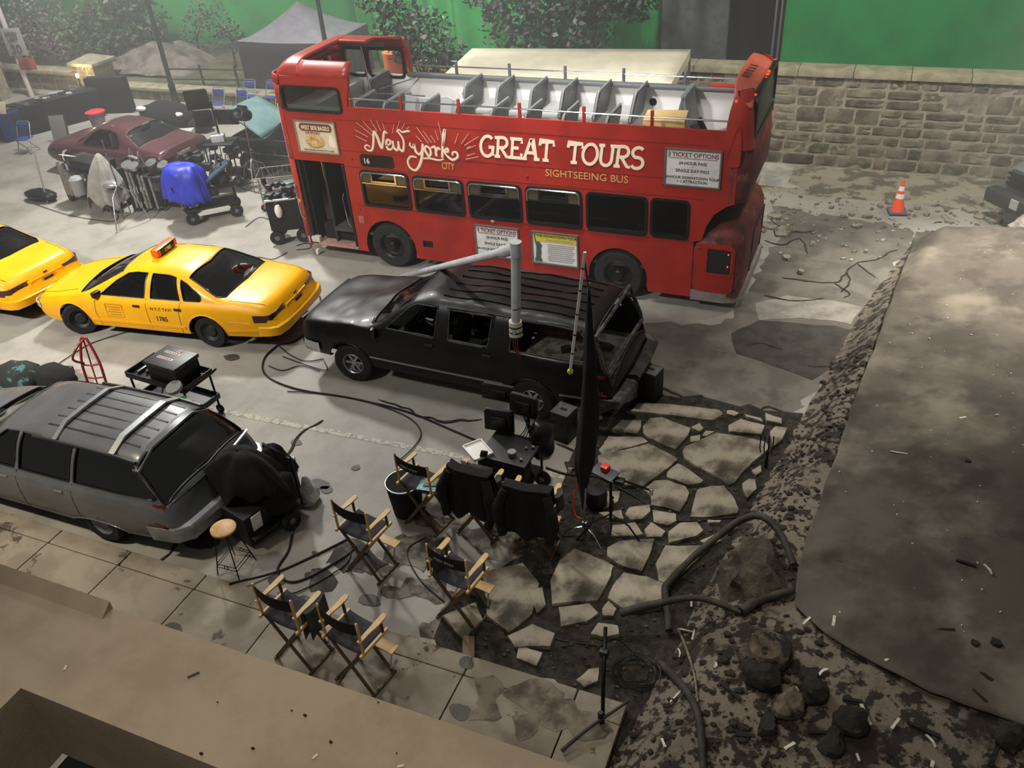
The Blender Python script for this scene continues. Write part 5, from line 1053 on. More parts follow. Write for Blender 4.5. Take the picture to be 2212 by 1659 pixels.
# ------------------------------------------------------------------ maroon coupe
mar = M('maroon_paint', '4f2a2f', '46262b', 2, .35, coat=.3)
MAR = dict(
    top=[(-1.15, .55), (-1.1, .74), (-.5, .82), (.4, .9), (.6, .96), (1.2, 1.28), (1.6, 1.36), (2.2, 1.35), (2.6, 1.29), (3.35, .98), (3.6, .95), (4.2, .9), (4.3, .84), (4.36, .5)],
    zs=[(-1.15, .5), (-1.1, .68), (-.4, .76), (.5, .82), (2, .84), (3, .86), (4.2, .83), (4.32, .72), (4.36, .46)],
    hw=[(-1.15, .84), (-1.0, .92), (0, .97), (2, .985), (3.5, .97), (4.25, .92), (4.36, .86)], zb=[(-1.15, .4), (-.6, .28), (3.4, .28), (4.36, .42)],
    bow=[(-1.15, -.05), (.5, -.14), (1.3, -.04), (2.5, .03), (3.3, .08), (4.36, .04)], n=3.6, tum=.26, axles=(0, 2.9), tyre=.33, track=.82, pan=.3, hub='steel', rim=.2, paint=mar, inset=.09,
    arch=lambda wx: arcpoly(wx, .39, .33, .12, 14), windows=[[(.8, .88), (1.1, 1.1), (1.4, 1.24), (1.9, 1.25), (2.3, 1.2), (2.5, 1.0), (2.45, .88)]],
    tops=[('windscreen', [(.42, -.8), (.35, 0), (.42, .8), (1.12, .6), (1.1, 0), (1.12, -.6)]), ('rear_window', [(2.66, -.6), (2.7, 0), (2.66, .6), (3.28, .76), (3.4, 0), (3.28, -.76)])],
    glass={'windscreen': tglass, 'rear_window': glass('hazed_rear_glass', '7f8a88', .12, .15)}, cabin=(.6, 0, .4, .92))
t, S, body = build_car('maroon_coupe', 'old maroon coupe with open side and chrome rear bumper behind the carts', 'car', (-21.12, 17.75, 0), math.radians(-3), MAR); t.scale = (.84, 1, 1.05)
q = MB(); q.rings([[(x + d, y, z) for d, z in ((0, .42), (.1, .43), (.11, .54), (0, .56))] for x, y in ((4.1, -.97), (4.3, -.92), (4.36, -.6), (4.36, .6), (4.3, .92), (4.1, .97))]); q.build('rear_bumper', chrome, t, 40)
q = MB(); q.box((4.36, -.05, .66), (.02, .36, .16), bev=.01); q.build('number_plate', M('plate_grey', 'a5a3a6', None, rough=.5), t)
for s_ in (-1, 1): q = MB(); q.box((4.36, .6 * s_, .66), (.03, .5, .12), bev=.01); q.build('tail_lamp', M('dim_lens', '2a0f10', None, rough=.3), t)
# ------------------------------------------------------------------ dark four-by-four with its bonnet up
dkg = M('dark_green_paint', '111715', None, rough=.25, coat=.4)
JEEP = dict(SUB); JEEP.update(dent=None, top=[(-.85, .8), (-.8, .97), (-.4, 1.03), (.5, 1.1), (.7, 1.2), (1.2, 1.6), (1.5, 1.68), (3.3, 1.68), (3.6, 1.6), (3.85, .9), (3.9, .6)], zs=[(-.85, .75), (-.8, .9), (-.4, .97), (.5, 1.04), (3.4, 1.04), (3.8, .9), (3.9, .56)], hw=[(-.85, .74), (-.8, .82), (-.5, .87), (.5, .9), (3.5, .9), (3.9, .84)],
    zb=[(-.85, .5), (0, .42), (3, .42), (3.9, .5)], bow=[(-.85, -.06), (.5, -.1), (1.3, -.03), (3.9, .03)], axles=(0, 2.8), arch=lambda wx: arcpoly(wx, .44, .38, .2, 14), tyre=.37, track=.78, paint=dkg, sealmat=black,
    windows=[[(.85, 1.08), (1.25, 1.5), (1.7, 1.54), (1.68, 1.08)], [(1.85, 1.08), (1.87, 1.54), (2.6, 1.54), (2.6, 1.08)], [(2.75, 1.08), (2.75, 1.54), (3.4, 1.52), (3.5, 1.1)]],
    tops=[('hood_opening', [(-.7, -.68), (-.7, .68), (.45, .74), (.45, -.74)]), ('windscreen', [(.56, -.72), (.5, 0), (.56, .72), (1.12, .62), (1.1, 0), (1.12, -.62)])], glass={'side': tglass, 'windscreen': tglass}, cabin=None)
t, S, body = build_car('dark_suv', 'dark green four-by-four with its bonnet propped open behind the bus', 'car', (-15.62, 18.72, 0), 0, JEEP)
q = MB(); q.box((-.1, 0, .72), (1.1, 1.1, .3), bev=.05)
for k in range(14): q.box((R.uniform(-.6, .35), R.uniform(-.5, .5), .9), (R.uniform(.1, .3), R.uniform(.1, .3), R.uniform(.06, .16)), rz=R.random(), bev=.02)
q.tube([(-.5, -.4, .98), (-.2, -.1, 1.02), (.3, .2, .98)], .035, 8); q.build('engine', M('engine_grey', '4a4c4c', '1d1d1d', 6, .5), t)
q = MB(); q.grid(8, 8, lambda u, v: (.5 - 1.12 * u, -.76 + 1.52 * v, 1.1 + .62 * u + .05 * math.sin(PI * u) + .03 * math.sin(PI * v))); q.build('bonnet', M('bonnet_teal_sheen', '6d8a8c', '5f7b7e', 2, .3, coat=.3), t, 60, .04)  # pale teal paints the light-blue reflection onto the dark bonnet
strip(S, [(-.4, .72), (2.9, .72)], t, .03, .012, chrome, 'side_trim')
# ------------------------------------------------------------------ grey truck nose at the right edge
TR = dict(JEEP); TR.update(paint=M('truck_grey', '6b6d6e', '5c5e5f', 2, .4, coat=.2), hw=[(-.85, .8), (-.8, .9), (-.5, .95), (.5, .97), (3.5, .97), (3.9, .9)], tops=[('windscreen', [(.56, -.78), (.5, 0), (.56, .78), (1.12, .66), (1.1, 0), (1.12, -.66)])], track=.84)
t, S, body = build_car('grey_truck', 'grey truck nose with black grille and orange lamp at the right edge', 'car', (4.02, 19.5, 0), math.radians(40), TR); t.scale = (1.2, 1.2, 1.2)
q = MB(); q.box((-.88, 0, .84), (.08, 1.35, .3), bev=.02); q.build('grille_surround', M('truck_trim', '3b3d3f', None, rough=.5), t)
for k in range(3): q = MB(); q.box((-.93, .3, .75 + .09 * k), (.04, .8, .05), bev=.01); q.build('grille_bar', black, t)
for s_ in (-1,):
    q = MB(); q.box((-.92, .3 * s_, .84), (.05, .26, .2), bev=.02); q.build('head_lamp', M('truck_lamp', '8f9190', None, rough=.2), t)
    q = MB(); q.box((-.91, .5 * s_, .87), (.08, .16, .24), bev=.03); q.build('turn_lamp', M('orange_lens', 'd98a4a', None, rough=.3), t)
q = MB(); q.box((-1.0, 0, .5), (.24, 1.86, .26), bev=.05); q.build('front_bumper', M('bumper_charcoal', '2e2f30', None, rough=.6), t)
q = MB(); q.box((-1.13, -.5, .54), (.02, .16, .16)); q.v = [(a, b + .75, c) for a, b, c in q.v]; q.build('bumper_plate', M('plate_pale', 'a3a5a6', None, rough=.5), t)
# ------------------------------------------------------------------ broken slabs on the dirt
LBL = {0: 'mid-sized broken concrete slab just behind the largest one, nearest the upright speaker boxes', 1: 'largest broken slab, six-sided with grey stains, beside the rocky bank', 2: 'big pale unstained slab of concrete beside the black flag stand', 7: 'broken slab crossed by a bright worn paint streak by the rocky bank', 15: 'big warm pale slab lying below the foot of the black flag', 13: 'rounded slab just left of the bent hose on the bank', 24: 'long thin slab along the far edge of the broken paving', 14: 'dim striped slab between two bigger slabs below the tripod stand', 12: 'narrow slab with pale lines at the foot of the tripod stand', 32: 'dim slab left of the bent hose, below the rounded slab', 6: 'stained slab between the tripod stand and the paint streaked slab'}
for i, s in enumerate(SLABS):
    c = sum((Vector((*p, 0)) for p in s), Vector()) / len(s); P = []
    for k in range(len(s)):
        a, b = Vector((*s[k], 0)), Vector((*s[(k + 1) % len(s)], 0)); n = max(2, int((b - a).length / .07))
        for j in range(n):
            p = a.lerp(b, j / n); d = (p - c).normalized(); p = p - d * (.004 + .022 * abs(noise.noise(p * 6))); P.append(p - c)
    h_ = .05 + .012 * (i % 3); q = MB(); n = len(P); tx, ty = R.uniform(-.02, .02), R.uniform(-.02, .02)
    rs = [[(p.x * k, p.y * k, z + tx * p.x + ty * p.y) for p in P] for k, z in ((1, -.02), (1, h_ * .7), (.985, h_), (.6, h_ + .003), (.2, h_ + .004))]
    q.rings(rs); o = q.build('concrete_slab', slabm, None, 30); o.location = (c.x, c.y, 0)
    if i in LBL: tag(o, LBL[i], 'slab')
    else: tag(o, 'small fragment of broken concrete paving lying in dark dirt', 'slab', 'small fragments of broken paving')
q = MB(); rr = random.Random(4)
def in_dirt(x, y): return inpoly((x, y), DIRT)
k = 0
while k < 900:
    x, y = rr.uniform(-4.8, -.3), rr.uniform(5.2, 11.2)
    if not in_dirt(x, y): continue
    k += 1; r = rr.choice([.008, .012, .016, .03]); q.sphere((x, y, .01 + r * .4), r, 5, (1, rr.uniform(.6, 1), .6))
tag(q.build('gravel', M('gravel_mix', '4f473c', '2b2620', 3, .95, island=.4), None, 0), 'loose gravel and grit scattered between the broken slabs', 'gravel', kind='stuff')
q = MB(); q.box((0, 0, .05), (.34, .14, .06), bev=.012); o = q.build('brick_fragment', M('brick_tan', '7d6a55', '6a5845', 6, .9), None); o.location = (-3.4, 5.5, .02); o.rotation_euler = (.2, 0, 2.0); tag(o, 'tan slab offcut tipped against the kerb near the cables', 'brick')
# ------------------------------------------------------------------ rocky bank and painted tarpaulin
def xbase(y): return lerp_tab(y, BL)
def Hm(x, y): d = x - xbase(y); return (.45 * ss(d / .7) + .12 * max(0, d - .3)) * ss((18.9 - y) / 1.3)
bankm = M('mottled_bank', '756b5e', '2b241d', 6.5, .92, bump=.03, bscale=14, lo=.49, hi=.55, c3='2e261f', s3=1.6, lo3=.52, hi3=.62, detail=8)
def bankpt(u, v):
    y = 3.2 + 16 * v; d = 8.5 * u ** 1.7 - .04; x = xbase(y) + d; w = Vector((x * 1.3, y * 1.3, 0))
    e = ss(d / .25); return (x + .05 * noise.noise(w * 2.3) * (1 - e), y, max(-.02, Hm(x, y) + e * (.035 * noise.noise(w * 2.2) + .022 * noise.noise(w * 6)) - .012))
q = MB(); q.grid(125, 260, bankpt); tag(q.build('rocky_bank', bankm, None, 60), 'mottled rocky bank sloping up from the broken paving on the right', 'bank')
TLy = [(p[1], p[0]) for p in reversed(TARP_L)]; TBx = [(p[0], p[1]) for p in TARP_B] + [(8, 6.4)]
def xt(y): return lerp_tab(y, TLy)
def yb(x): return lerp_tab(x, TBx)
def tarppt(u, v):
    x = 0; y = 7.4 + 11 * v
    for _ in range(2): x = xt(y) + .03 * noise.noise(Vector((y * 1.7, 0, 0))) + (7.5 - xt(y)) * u ** 1.3; y = yb(x) + (18.45 - yb(x)) * v
    w = Vector((x, y, 0)); z = Hm(x, y) + .035
    z += .04 * noise.noise(Vector((x * .5 + y * .3, y * 1.1 - x * .8, 2))) + .04 * abs(noise.noise(Vector((x * 1.2 + y, y * 2.2 - x * 2, 5)))) + .006 * noise.noise(w * 5)
    c = math.exp(-((x - .25) ** 2 + (y - 7.7) ** 2) / .12); z += .07 * c * (1 + math.sin(x * 9 - y * 13) * .5)
    z += .03 * ss(1 - (x - xt(y)) / .12) * 0 + .012 * math.exp(-((x - xt(y)) / .06) ** 2)
    return (x, y, max(z, .02))
tarpm = M('painted_tarp', '544d44', '3f3931', 1.1, .88, bump=.004, bscale=34, lo=.42, hi=.6, c3='7d7567', s3=.5, lo3=.48, hi3=.7)
q = MB(); q.grid(110, 170, tarppt); tag(q.build('tarpaulin', tarpm, None, 60, .012), 'stained painted canvas tarpaulin stretched over the bank at right', 'tarpaulin')
def onz(p): x, y, z = p; return Vector((x, y, z + (.05 if x > xt(y) and y > yb(x) else .012)))
def piece(name, a, b, w, m, label, cat, group, bend=.0):
    a, b = onz(a), onz(b); d = b - a; L = d.length; q = MB(); t = d / L; n = Vector((-t.y, t.x, 0)).normalized(); rs = []
    for k in range(6):
        u = k / 5; c = t * (L * (u - .5)) + n * bend * math.sin(PI * u); ww = w * (.75 + .4 * abs(noise.noise(a * 5 + Vector((k * .7, 0, 0)))))
        rs.append([c - n * ww / 2, c + n * ww / 2, c + n * ww / 2 + Vector((0, 0, .014)), c - n * ww / 2 + Vector((0, 0, .018))])
    q.rings(rs); o = q.build(name, m, None, 20); o.location = (a + b) / 2; return tag(o, label, cat, group)
splm = M('white_splinter', 'd8d2c4', 'bfb8a8', 12, .7)
for i, (a, b) in enumerate(SPLW): piece('wood_splinter', a, b, R.uniform(.022, .04), splm, 'short pale splinter of broken wood lying on the bank or tarpaulin', 'splinter', 'pale splinters on the bank', R.choice([0, 0, .015]))
for i, (a, b) in enumerate(SPLD): piece('charred_splinter', a, b, R.uniform(.03, .05), burnt, 'charred black splinter of wood lying on the bank or tarpaulin', 'splinter', 'charred splinters on the bank')
def rock(name, loc, r, m, label, cat='rock', group=None, sq=(1, 1, .75), n=14, seed=0, amp=.35):
    q = MB(); q.sphere((0, 0, 0), 1, n); o = Vector((seed * 3.1, seed * 1.7, seed)); V = []
    for p in q.v:
        p = Vector(p); f = 1 + amp * noise.noise(p * 1.3 + o) + amp * .5 * noise.noise(p * 3 + o); p = p * f
        V.append((p.x * r * sq[0], p.y * r * sq[1], p.z * r * sq[2]))
    q.v = V; ob = q.build(name, m, None, 25); ob.location = loc; ob.rotation_euler = (0, 0, seed * 1.3); return tag(ob, label, cat, group)
rockd = M('dark_rock', '2f2922', '1a1714', 4, .9, bump=.03, c3='5a5043', s3=2); rockp = M('dusty_rock', '6e6353', '3b3229', 4, .9, bump=.02, c3='251f19', s3=3.2, lo3=.52, hi3=.56)
for i, (p, r) in enumerate(ROCKS):
    lab = {0: 'tallest mottled boulder standing on the bank at lower right', 1: 'black shadowed boulder leaning on the tallest boulder', 2: 'pale flat-faced rock in front of the black boulders', 4: 'charred lumpy boulder right of the pale flat-faced rock', 3: 'black round lump between the boulders on the bank', 14: 'brown boulder at the lower right corner of the bank', 16: 'charred lump near the bottom edge below the boulders'}.get(i)
    rock('boulder' if lab else 'rubble_lump', (p[0], p[1], p[2] + r * .45), r, rockp if i in (0, 2) else rockd, lab or 'small dark lump of burnt rubble lying on the bank or tarpaulin', 'rock', None if lab else 'small burnt lumps on the bank', (1, .85, .85), 16 if lab else 8, i + 1)
c = sum((Vector(p) for p in BIGROCK), Vector()) / len(BIGROCK)
o = rock('boulder', (c.x, c.y, c.z + .05), .5, M('mossy_boulder', '4a4337', '2c261e', 3, .9, bump=.04, c3='6b6150', s3=2.2), 'big dark jagged boulder on the bank inside the loop of hose', 'rock', None, (.95, .8, .62), 24, 21, .45)
hosem = M('weathered_hose', '3a342c', '27221c', 7, .75, bump=.006)
PN = [('bent_hose', 'thick black hose arching over the big jagged boulder', .045, 'hose'), ('broken_branch', 'straight thick broken branch end lying across the edge of the bank', .05, 'branch'), ('branch_fork', 'forked dark branch running up toward the tarpaulin corner', .06, 'branch'), ('curved_branch', 'thick curved grey branch running down to the bottom edge', .05, 'branch'), ('thin_stick', 'thin pale stick lying beside the thick curved branch', .018, 'stick'), ('metal_bar', 'dark thin bar slanting at the bottom near the ledge', .022, 'bar')]
for (nm, lb, r, ct), pts in zip(PN, PIPES):
    P = [Vector(p) + Vector((0, 0, r + .01)) for p in pts]
    if nm == 'bent_hose':
        for k, h_ in enumerate((0, .06, .1, .12, .2, .3, .36, .34, .2, .02)): P[k].z += h_
    if nm == 'broken_branch': P[0].z = .34; P[1].z = .42; P[2].z = max(P[2].z, .5); P[3].z = max(P[3].z, .5)
    if nm == 'metal_bar': P = [Vector((-1.92, 4.62, .16)), Vector((-1.72, 4.95, .2)), Vector((-1.42, 5.35, .25))]
    n = len(P); S_ = spline(P, 5); q = MB(); q.tube(S_, [r * (1 - .35 * (k / len(S_)) * (nm != 'bent_hose')) * (1 + .12 * noise.noise(p * 5)) for k, p in enumerate(S_)], 10)
    tag(q.build(nm, hosem if nm != 'thin_stick' else M('pale_stick', '7d7465', '5c5448', 9, .9), None, 50), lb, ct)
# fork stuck in the bank
t = thing('garden_fork', 'black four-pronged fork head sticking up beside the bank edge', 'fork', (-.69, 9.85, .02), .3)
q = MB(); q.tube([(0, 0, 0), (.02, .1, .22)], .022, 8); q.build('fork_socket', blackm, t)
for k in range(4): q = MB(); q.tube([(-.075 + .05 * k, .1, .2), (-.09 + .06 * k, .12, .27), (-.09 + .06 * k, .14, .46)], .009, 6); q.build('prong', blackm, t)
# chips on the tarp
q = MB(); rr = random.Random(12)
for k in range(130):
    y = rr.uniform(6.7, 17); x = rr.uniform(xt(max(y, 7.5)), 3.4)
    if y < yb(x) + .05: continue
    s = rr.choice([.004, .006, .008, .012]); z = Hm(x, y) + .052; q.box((x, y, z), (s * 2, s, s * .6), rz=rr.random() * 3)
tag(q.build('debris_specks', splm, None, 0), 'tiny pale specks of debris sprinkled over the tarpaulin', 'debris', kind='stuff')
q = MB(); k = 0
while k < 700:
    y = rr.uniform(3.6, 13); d = rr.random() ** .8 * 1.6 + .05; x = xbase(y) + d
    if x > xt(max(y, 7.5)) and y > yb(x): continue
    k += 1; r = rr.choice([.012, .016, .022, .03, .04]); q.sphere((x, y, Hm(x, y)), r, 6, (1.3, 1, .5))
q.v = [tuple(Vector(p) + Vector((1, 1, .6)) * .015 * noise.noise(Vector(p) * 30)) for p in q.v]
tag(q.build('dirt_clods', M('brown_clods', '352c23', '231c16', 6, .95, island=.2), None, 0), 'brown clods of dirt clinging all over the rocky bank', 'dirt', kind='stuff')
# rubble near the stone wall
for i, ((x, y), r) in enumerate(RUBBLE):
    if i in (26, 20, 21, 22): rock('rubble_rock', (x, y, r * .3), r, M('pale_rubble', '857d6e', '5f584b', 4, .9, bump=.02), 'jagged grey lump of rubble in front of the grey truck', 'rock', 'lumps of rubble before the truck', (1, .9, .8), 10, i + 40)
    else:
        q = MB(); n = R.randint(5, 7); P = [(r * R.uniform(.7, 1.1) * math.cos(2 * PI * k / n), r * .75 * R.uniform(.7, 1.1) * math.sin(2 * PI * k / n)) for k in range(n)]
        q.prism(P, 0, R.uniform(.03, .07)); o = q.build('rubble_slab', M('rubble_slab', '8a8374', '5d574b', 4, .9), None, 0); o.location = (x, y, .01); o.rotation_euler = (R.uniform(-.12, .12), R.uniform(-.12, .12), R.random() * 3)
        tag(o, 'flat broken chunk of concrete on the road between bus and stone wall', 'rubble', 'flat chunks of rubble on the far road')
rock('boulder', (3.15, 18.45, .3), .42, M('white_plaster_rock', '9f9a8e', '7c766a', 4, .9, bump=.03), 'white plaster-like boulder at the right edge above the tarpaulin', 'rock', None, (1, .9, .8), 14, 77)
q = MB(); rr = random.Random(33)
for k in range(260):
    x, y = rr.uniform(-2.6, 3.3), rr.gauss(18.9, .9)
    if y > 21.7 or y < 15.5: continue
    r = rr.choice([.015, .025, .04]); q.box((x, y, r * .4), (r * 2.4, r * 1.5, r * .8), rz=rr.random() * 3)
tag(q.build('rubble_crumbs', M('crumb_mix', '958d7d', '5a5347', 2, .9, island=.35), None, 0), 'fine crumbs of rubble spread over the far road by the stone wall', 'rubble', kind='stuff')
# traffic cone
t = thing('traffic_cone', 'orange traffic cone with two white bands by the stone wall', 'cone', (.667, 19.446, .03))
q = MB(); q.box((0, 0, .02), (.38, .38, .045), rz=.2, bev=.012); q.build('cone_base', M('cone_base_purple', '5a5165', None, rough=.7), t)
orange = M('cone_orange', 'f0531c', None, rough=.45); q = MB(); q.lathe([(.145, .04), (.13, .08), (.028, .72), (.024, .735), (.001, .735)], 24); q.build('cone_body', orange, t, 40)
for a, b in ((.33, .43), (.5, .6)): q = MB(); f = lambda z: .13 - (.102 / .64) * (z - .08) + .003; q.lathe([(f(a) - .01, a), (f(a), a), (f(b), b), (f(b) - .01, b)], 24); q.build('white_band', white, t, 40)
# cables on the floor
CL = ['black cable looping from the black truck toward the taxi bumper', 'long heavy cable sweeping from the taxi past the parking line to the monitor cart', 'short cable returning from the truck tyre to the taxi corner', 'thin cable curling across the parking line left of the chairs', 'cable dropping from the covered cart beside the wagon', 'thick cable looping from the covered cart toward the tall chair', 'cable running along the kerb up to the tall chair', 'thin cable looping below the tall chair to the kerb', 'cable trailing from the flag stand across the slabs to the bank', 'thin wire curving behind the lettered chair', 'thin wire running along the kerb end right of the lettered chair', 'cable on the floor by the bus entrance', 'small cable ring at the bus front corner', 'faint cable beside the black truck front tyre', 'short wire crossing near the taxi corner', 'thin cable running from the hand truck to the taxi', 'thin cable on the floor before the grip carts', 'cable looping on the floor under the lamp stand', 'loose wire coil at the foot of the lower stand', 'thin wire across the dirt below the lettered chair', 'black cable end beside the blue covered cart', 'small wire scrap in the dirt by the slabs']
for i, c in enumerate(CABLES):
    pts = spline([(x, y, .018 + .004 * (k % 2) + (.12 if y < 5.4 and x < -1.7 else 0)) for k, (x, y) in enumerate(c)], 7); q = MB(); q.tube(pts, .016 if i in (0, 1, 5, 6, 8) else .009, 6)
    tag(q.build('floor_cable', M('cable_black', '1d1c1a', None, rough=.7), None, 60), CL[i], 'cable')
# ------------------------------------------------------------------ director's chairs
pine = M('pale_beech', 'd9b678', 'c9a264', 3, .5); walnut = M('brown_stained_wood', '5b4630', '473625', 4, .6); canvas = M('black_canvas', '0d0d0e', None, rough=.9); seatc = M('charcoal_canvas', '35343a', '2c2b30', 8, .9)
def chair(label, x, y, z, rz, words=None, arms=True):
    t = thing('director_chair', label, 'chair', (x, y, z), rz, 'tall folding director chairs')
    for yy in (-.17, .17):
        for s_ in (-1, 1):
            q = MB(); a, b = Vector((s_ * .26, yy + .012 * s_, .015)), Vector((-s_ * .25, yy + .012 * s_, .73)); d = (b - a).normalized(); n = Vector((d.z, 0, -d.x)); w = Vector((0, .011, 0))
            q.rings([[p - n * .022 - w, p + n * .022 - w, p + n * .022 + w, p - n * .022 + w] for p in (a, a.lerp(b, .5), b)]); q.build('leg', walnut if yy < 0 or s_ > 0 else pine, t, 0)
    for s_ in (-1, 1):
        q = MB(); q.box((s_ * .26, 0, .02), (.03, .44, .03), bev=.006); q.build('foot_rail', walnut, t)
        q = MB(); q.box((s_ * .27, 0, .745), (.034, .45, .04), bev=.008); q.build('seat_rail', pine, t)
        q = MB(); q.box((s_ * .27, -.17, .98), (.022, .028, .46), bev=.006); q.sphere((s_ * .27, -.17, 1.225), .016, 8); q.build('back_post', pine, t)
        q = MB(); q.box((s_ * .27, .15, .86), (.024, .03, .2), bev=.006); q.build('arm_post', walnut, t)
        q = MB(); q.plate([(s_ * .27 + a, b) for a, b in ((-.022, -.2), (.022, -.2), (.026, -.05), (.04, .08), (.04, .2), (.02, .235), (-.02, .235), (-.03, .2), (-.026, 0))], [], .955, .975, 'z'); q.build('armrest', pine, t, 20)
        q = MB(); q.tube([(s_ * .24, .17, .1), (s_ * .2, .27, .25)], .01, 6); q.build('footrest_strut', alu, t)
    q = MB(); q.box((0, .3, .26), (.46, .13, .018), bev=.005); q.build('footrest', pine, t)
    q = MB(); q.grid(10, 4, lambda u, v: (-.265 + .53 * u, -.172 - .05 * math.sin(PI * u), 1.04 + .165 * v)); q.build('back_canvas', canvas, t, 60, .008)
    q = MB(); q.grid(10, 6, lambda u, v: (-.262 + .524 * u, -.19 + .4 * v, .762 - .035 * math.sin(PI * u))); q.build('seat_canvas', seatc, t, 60, .008)
    if words: text(words, M('chair_lettering', '9a9a9a', None, rough=.8), t, (0, -.229, 1.1), .05, (PI / 2, 0, 0), 'CENTER', .003, space=1.05)
    return t
chair('director chair standing alone beside the cables, its footrest showing', -5.15, 6.3, 0, math.radians(-9))
chair('director chair with pale words across its black back', -3.68, 6.0, 0, math.radians(-9), 'TEEN SPIRIT')
chair('director chair on the sidewalk with a grey-green pouch over its right arm', -5.15, 4.76, .12, math.radians(-7))
chair('director chair on the sidewalk nearest the tan ledge, empty arms', -4.31, 4.74, .12, math.radians(-10))
chair('director chair beside the round black bin, papers on its seat', -4.83, 7.32, 0, math.radians(-11), 'TEEN SPIRIT')
chair('director chair hidden under a black jacket in front of the monitor cart', -4.08, 7.42, 0, math.radians(-5))
chair('director chair with a black jacket hung over its back, right of the monitor cart', -3.25, 7.36, 0, math.radians(2))
def hanging(name, loc, rz, w, top, front, back, label, cat, m=bfab, thick=.012, seed=0, flare=.1, depth=.07, wav=.05):
    L = front + back
    def fn(u, v):
        s = v * L; x = (u - .5) * w; n = noise.noise(Vector((x * 4, s * 3, seed)))
        if s < back: d = back - s; y, z = -depth - .05 * d + .03 * n, top - d
        else: d = s - back; y, z = depth + .05 * d + .03 * n, top - d
        e = 1 + flare * d; z += wav * (noise.noise(Vector((x * 5, seed * 2, 7))) + .6 * math.sin(x * 9 + seed)) * min(1, d * 2) - .06 * (abs(u - .5) * 2) ** 3 * min(1, d * 3)
        y -= .05 * math.sin(PI * u)
        return (x * e, y + .03 * math.sin(x * 22 + seed) * min(1, d * 2), z)
    q = MB(); q.grid(22, 26, fn); o = q.build(name, m, None, 60, thick); o.location = loc; o.rotation_euler = (0, 0, rz); return tag(o, label, cat)
hanging('jacket', (-4.06, 7.24, 0), math.radians(-5), .62, 1.26, .3, .74, 'black jacket draped over the middle chair before the monitor cart', 'jacket', seed=1, flare=.32, wav=.12)
hanging('jacket', (-3.24, 7.17, 0), math.radians(2), .62, 1.26, .25, .76, 'black jacket hung over the chair right of the monitor cart', 'jacket', seed=5, flare=.24, wav=.07)
hanging('jacket', (-4.36, 7.4, 0), math.radians(80), .46, .98, .3, .5, 'black coat slung over the arm between the papers chair and jacket chair', 'coat', seed=9)
for jk in [o for o in COL.objects if o.name.startswith('jacket') and abs(o.rotation_euler.z) < .2]:
    for s_ in (-1, 1): q = MB(); q.tube(spline([(s_ * .27, -.08, 1.17), (s_ * .35, -.16, .95), (s_ * .36, -.15, .72), (s_ * .31, -.19, .5)], 4), [.06] * 4 + [.075] * 5 + [.06] * 4, 10); q.build('sleeve', bfab, jk, 60)
pouch = M('pouch_green_grey', '3d423d', '2d312e', 9, .9)
hanging('arm_pouch', (-4.86, 4.80, .12), math.radians(84), .34, .985, .42, .38, 'grey-green printed pouch hanging over the arm of a sidewalk chair', 'pouch', pouch, seed=3, depth=.04, wav=.03)
for x, y, rz, lab in ((-3.97, 5.98, 81, 'dark sleeve pouch on the left arm of the lettered chair'), (-4.36, 7.52, 84, 'dark sleeve pouch on the left arm of the jacketed middle chair'), (-3.82, 7.42, 84, 'dark sleeve pouch on the right arm of the jacketed middle chair'), (-2.98, 7.42, 92, 'dark sleeve pouch on the right arm of the far jacket chair')):
    hanging('arm_pouch', (x, y, 0), math.radians(rz), .2, .985, .2, .25, lab, 'pouch', M('pouch_grey', '3b3d3e', '2c2e2f', 9, .9), seed=x, depth=.04, wav=.02)
# papers and folder on the chair seat
for i, (nm, m_, dx, dz, lab) in enumerate((('magazine', M('cover_cyan', '7fb8b0', '5b8fb0', 9, .5), .02, .775, 'pale blue magazine on the seat of the chair by the round bin'), ('magazine', M('cover_olive', '6a6a2e', None, rough=.5), .04, .79, 'olive covered booklet on top of the pale blue magazine'))):
    q = MB(); q.box((0, 0, 0), (.26 - .06 * i, .2 - .05 * i, .012)); o = q.build(nm, m_, None, 0); o.location = (-4.72 + dx, 7.22 + .06 * i, dz); o.rotation_euler = (0, 0, .1 + .2 * i); tag(o, lab, 'magazine')
# round bin
t = thing('round_bin', 'round black bin with a pale rim beside the papers chair', 'bin', (-5.22, 7.42, 0))
q = MB(); q.lathe([(.2, 0), (.23, .3), (.25, .52), (.24, .54), (.001, .535)], 28); q.build('bin_body', bfab, t, 40); q = MB(); q.tube([(.25 * math.cos(k * PI / 16), .25 * math.sin(k * PI / 16), .535) for k in range(32)], .013, 6, True); q.build('bin_rim', alu, t)
def cloak(name, loc, r, top, hem, label, cat, m=bfab, seed=0, sq=(1, 1), pw=.7, fold=7, peak=(0, 0), cut=.25, dp=1.5):
    def fn(u, v):
        a = 2 * PI * u; vv = v; n = noise.noise(Vector((math.cos(a) * 1.4 + seed, math.sin(a) * 1.4, v * 2)))
        rad = r * (.03 + .97 * v ** pw) * (1 + .22 * n + .07 * math.sin(fold * a + 3 * n) * v)
        d = (top - hem) * v ** dp * (1 + cut * noise.noise(Vector((math.cos(a) * 2 + seed, math.sin(a) * 2, 9)))); pk = 1 - v
        return (rad * sq[0] * math.cos(a) + peak[0] * pk, rad * sq[1] * math.sin(a) + peak[1] * pk, top - d + .05 * r * n * v)
    q = MB(); q.grid(56, 16, fn); o = q.build(name, m, None, 60, .012); o.location = loc; return tag(o, label, cat)
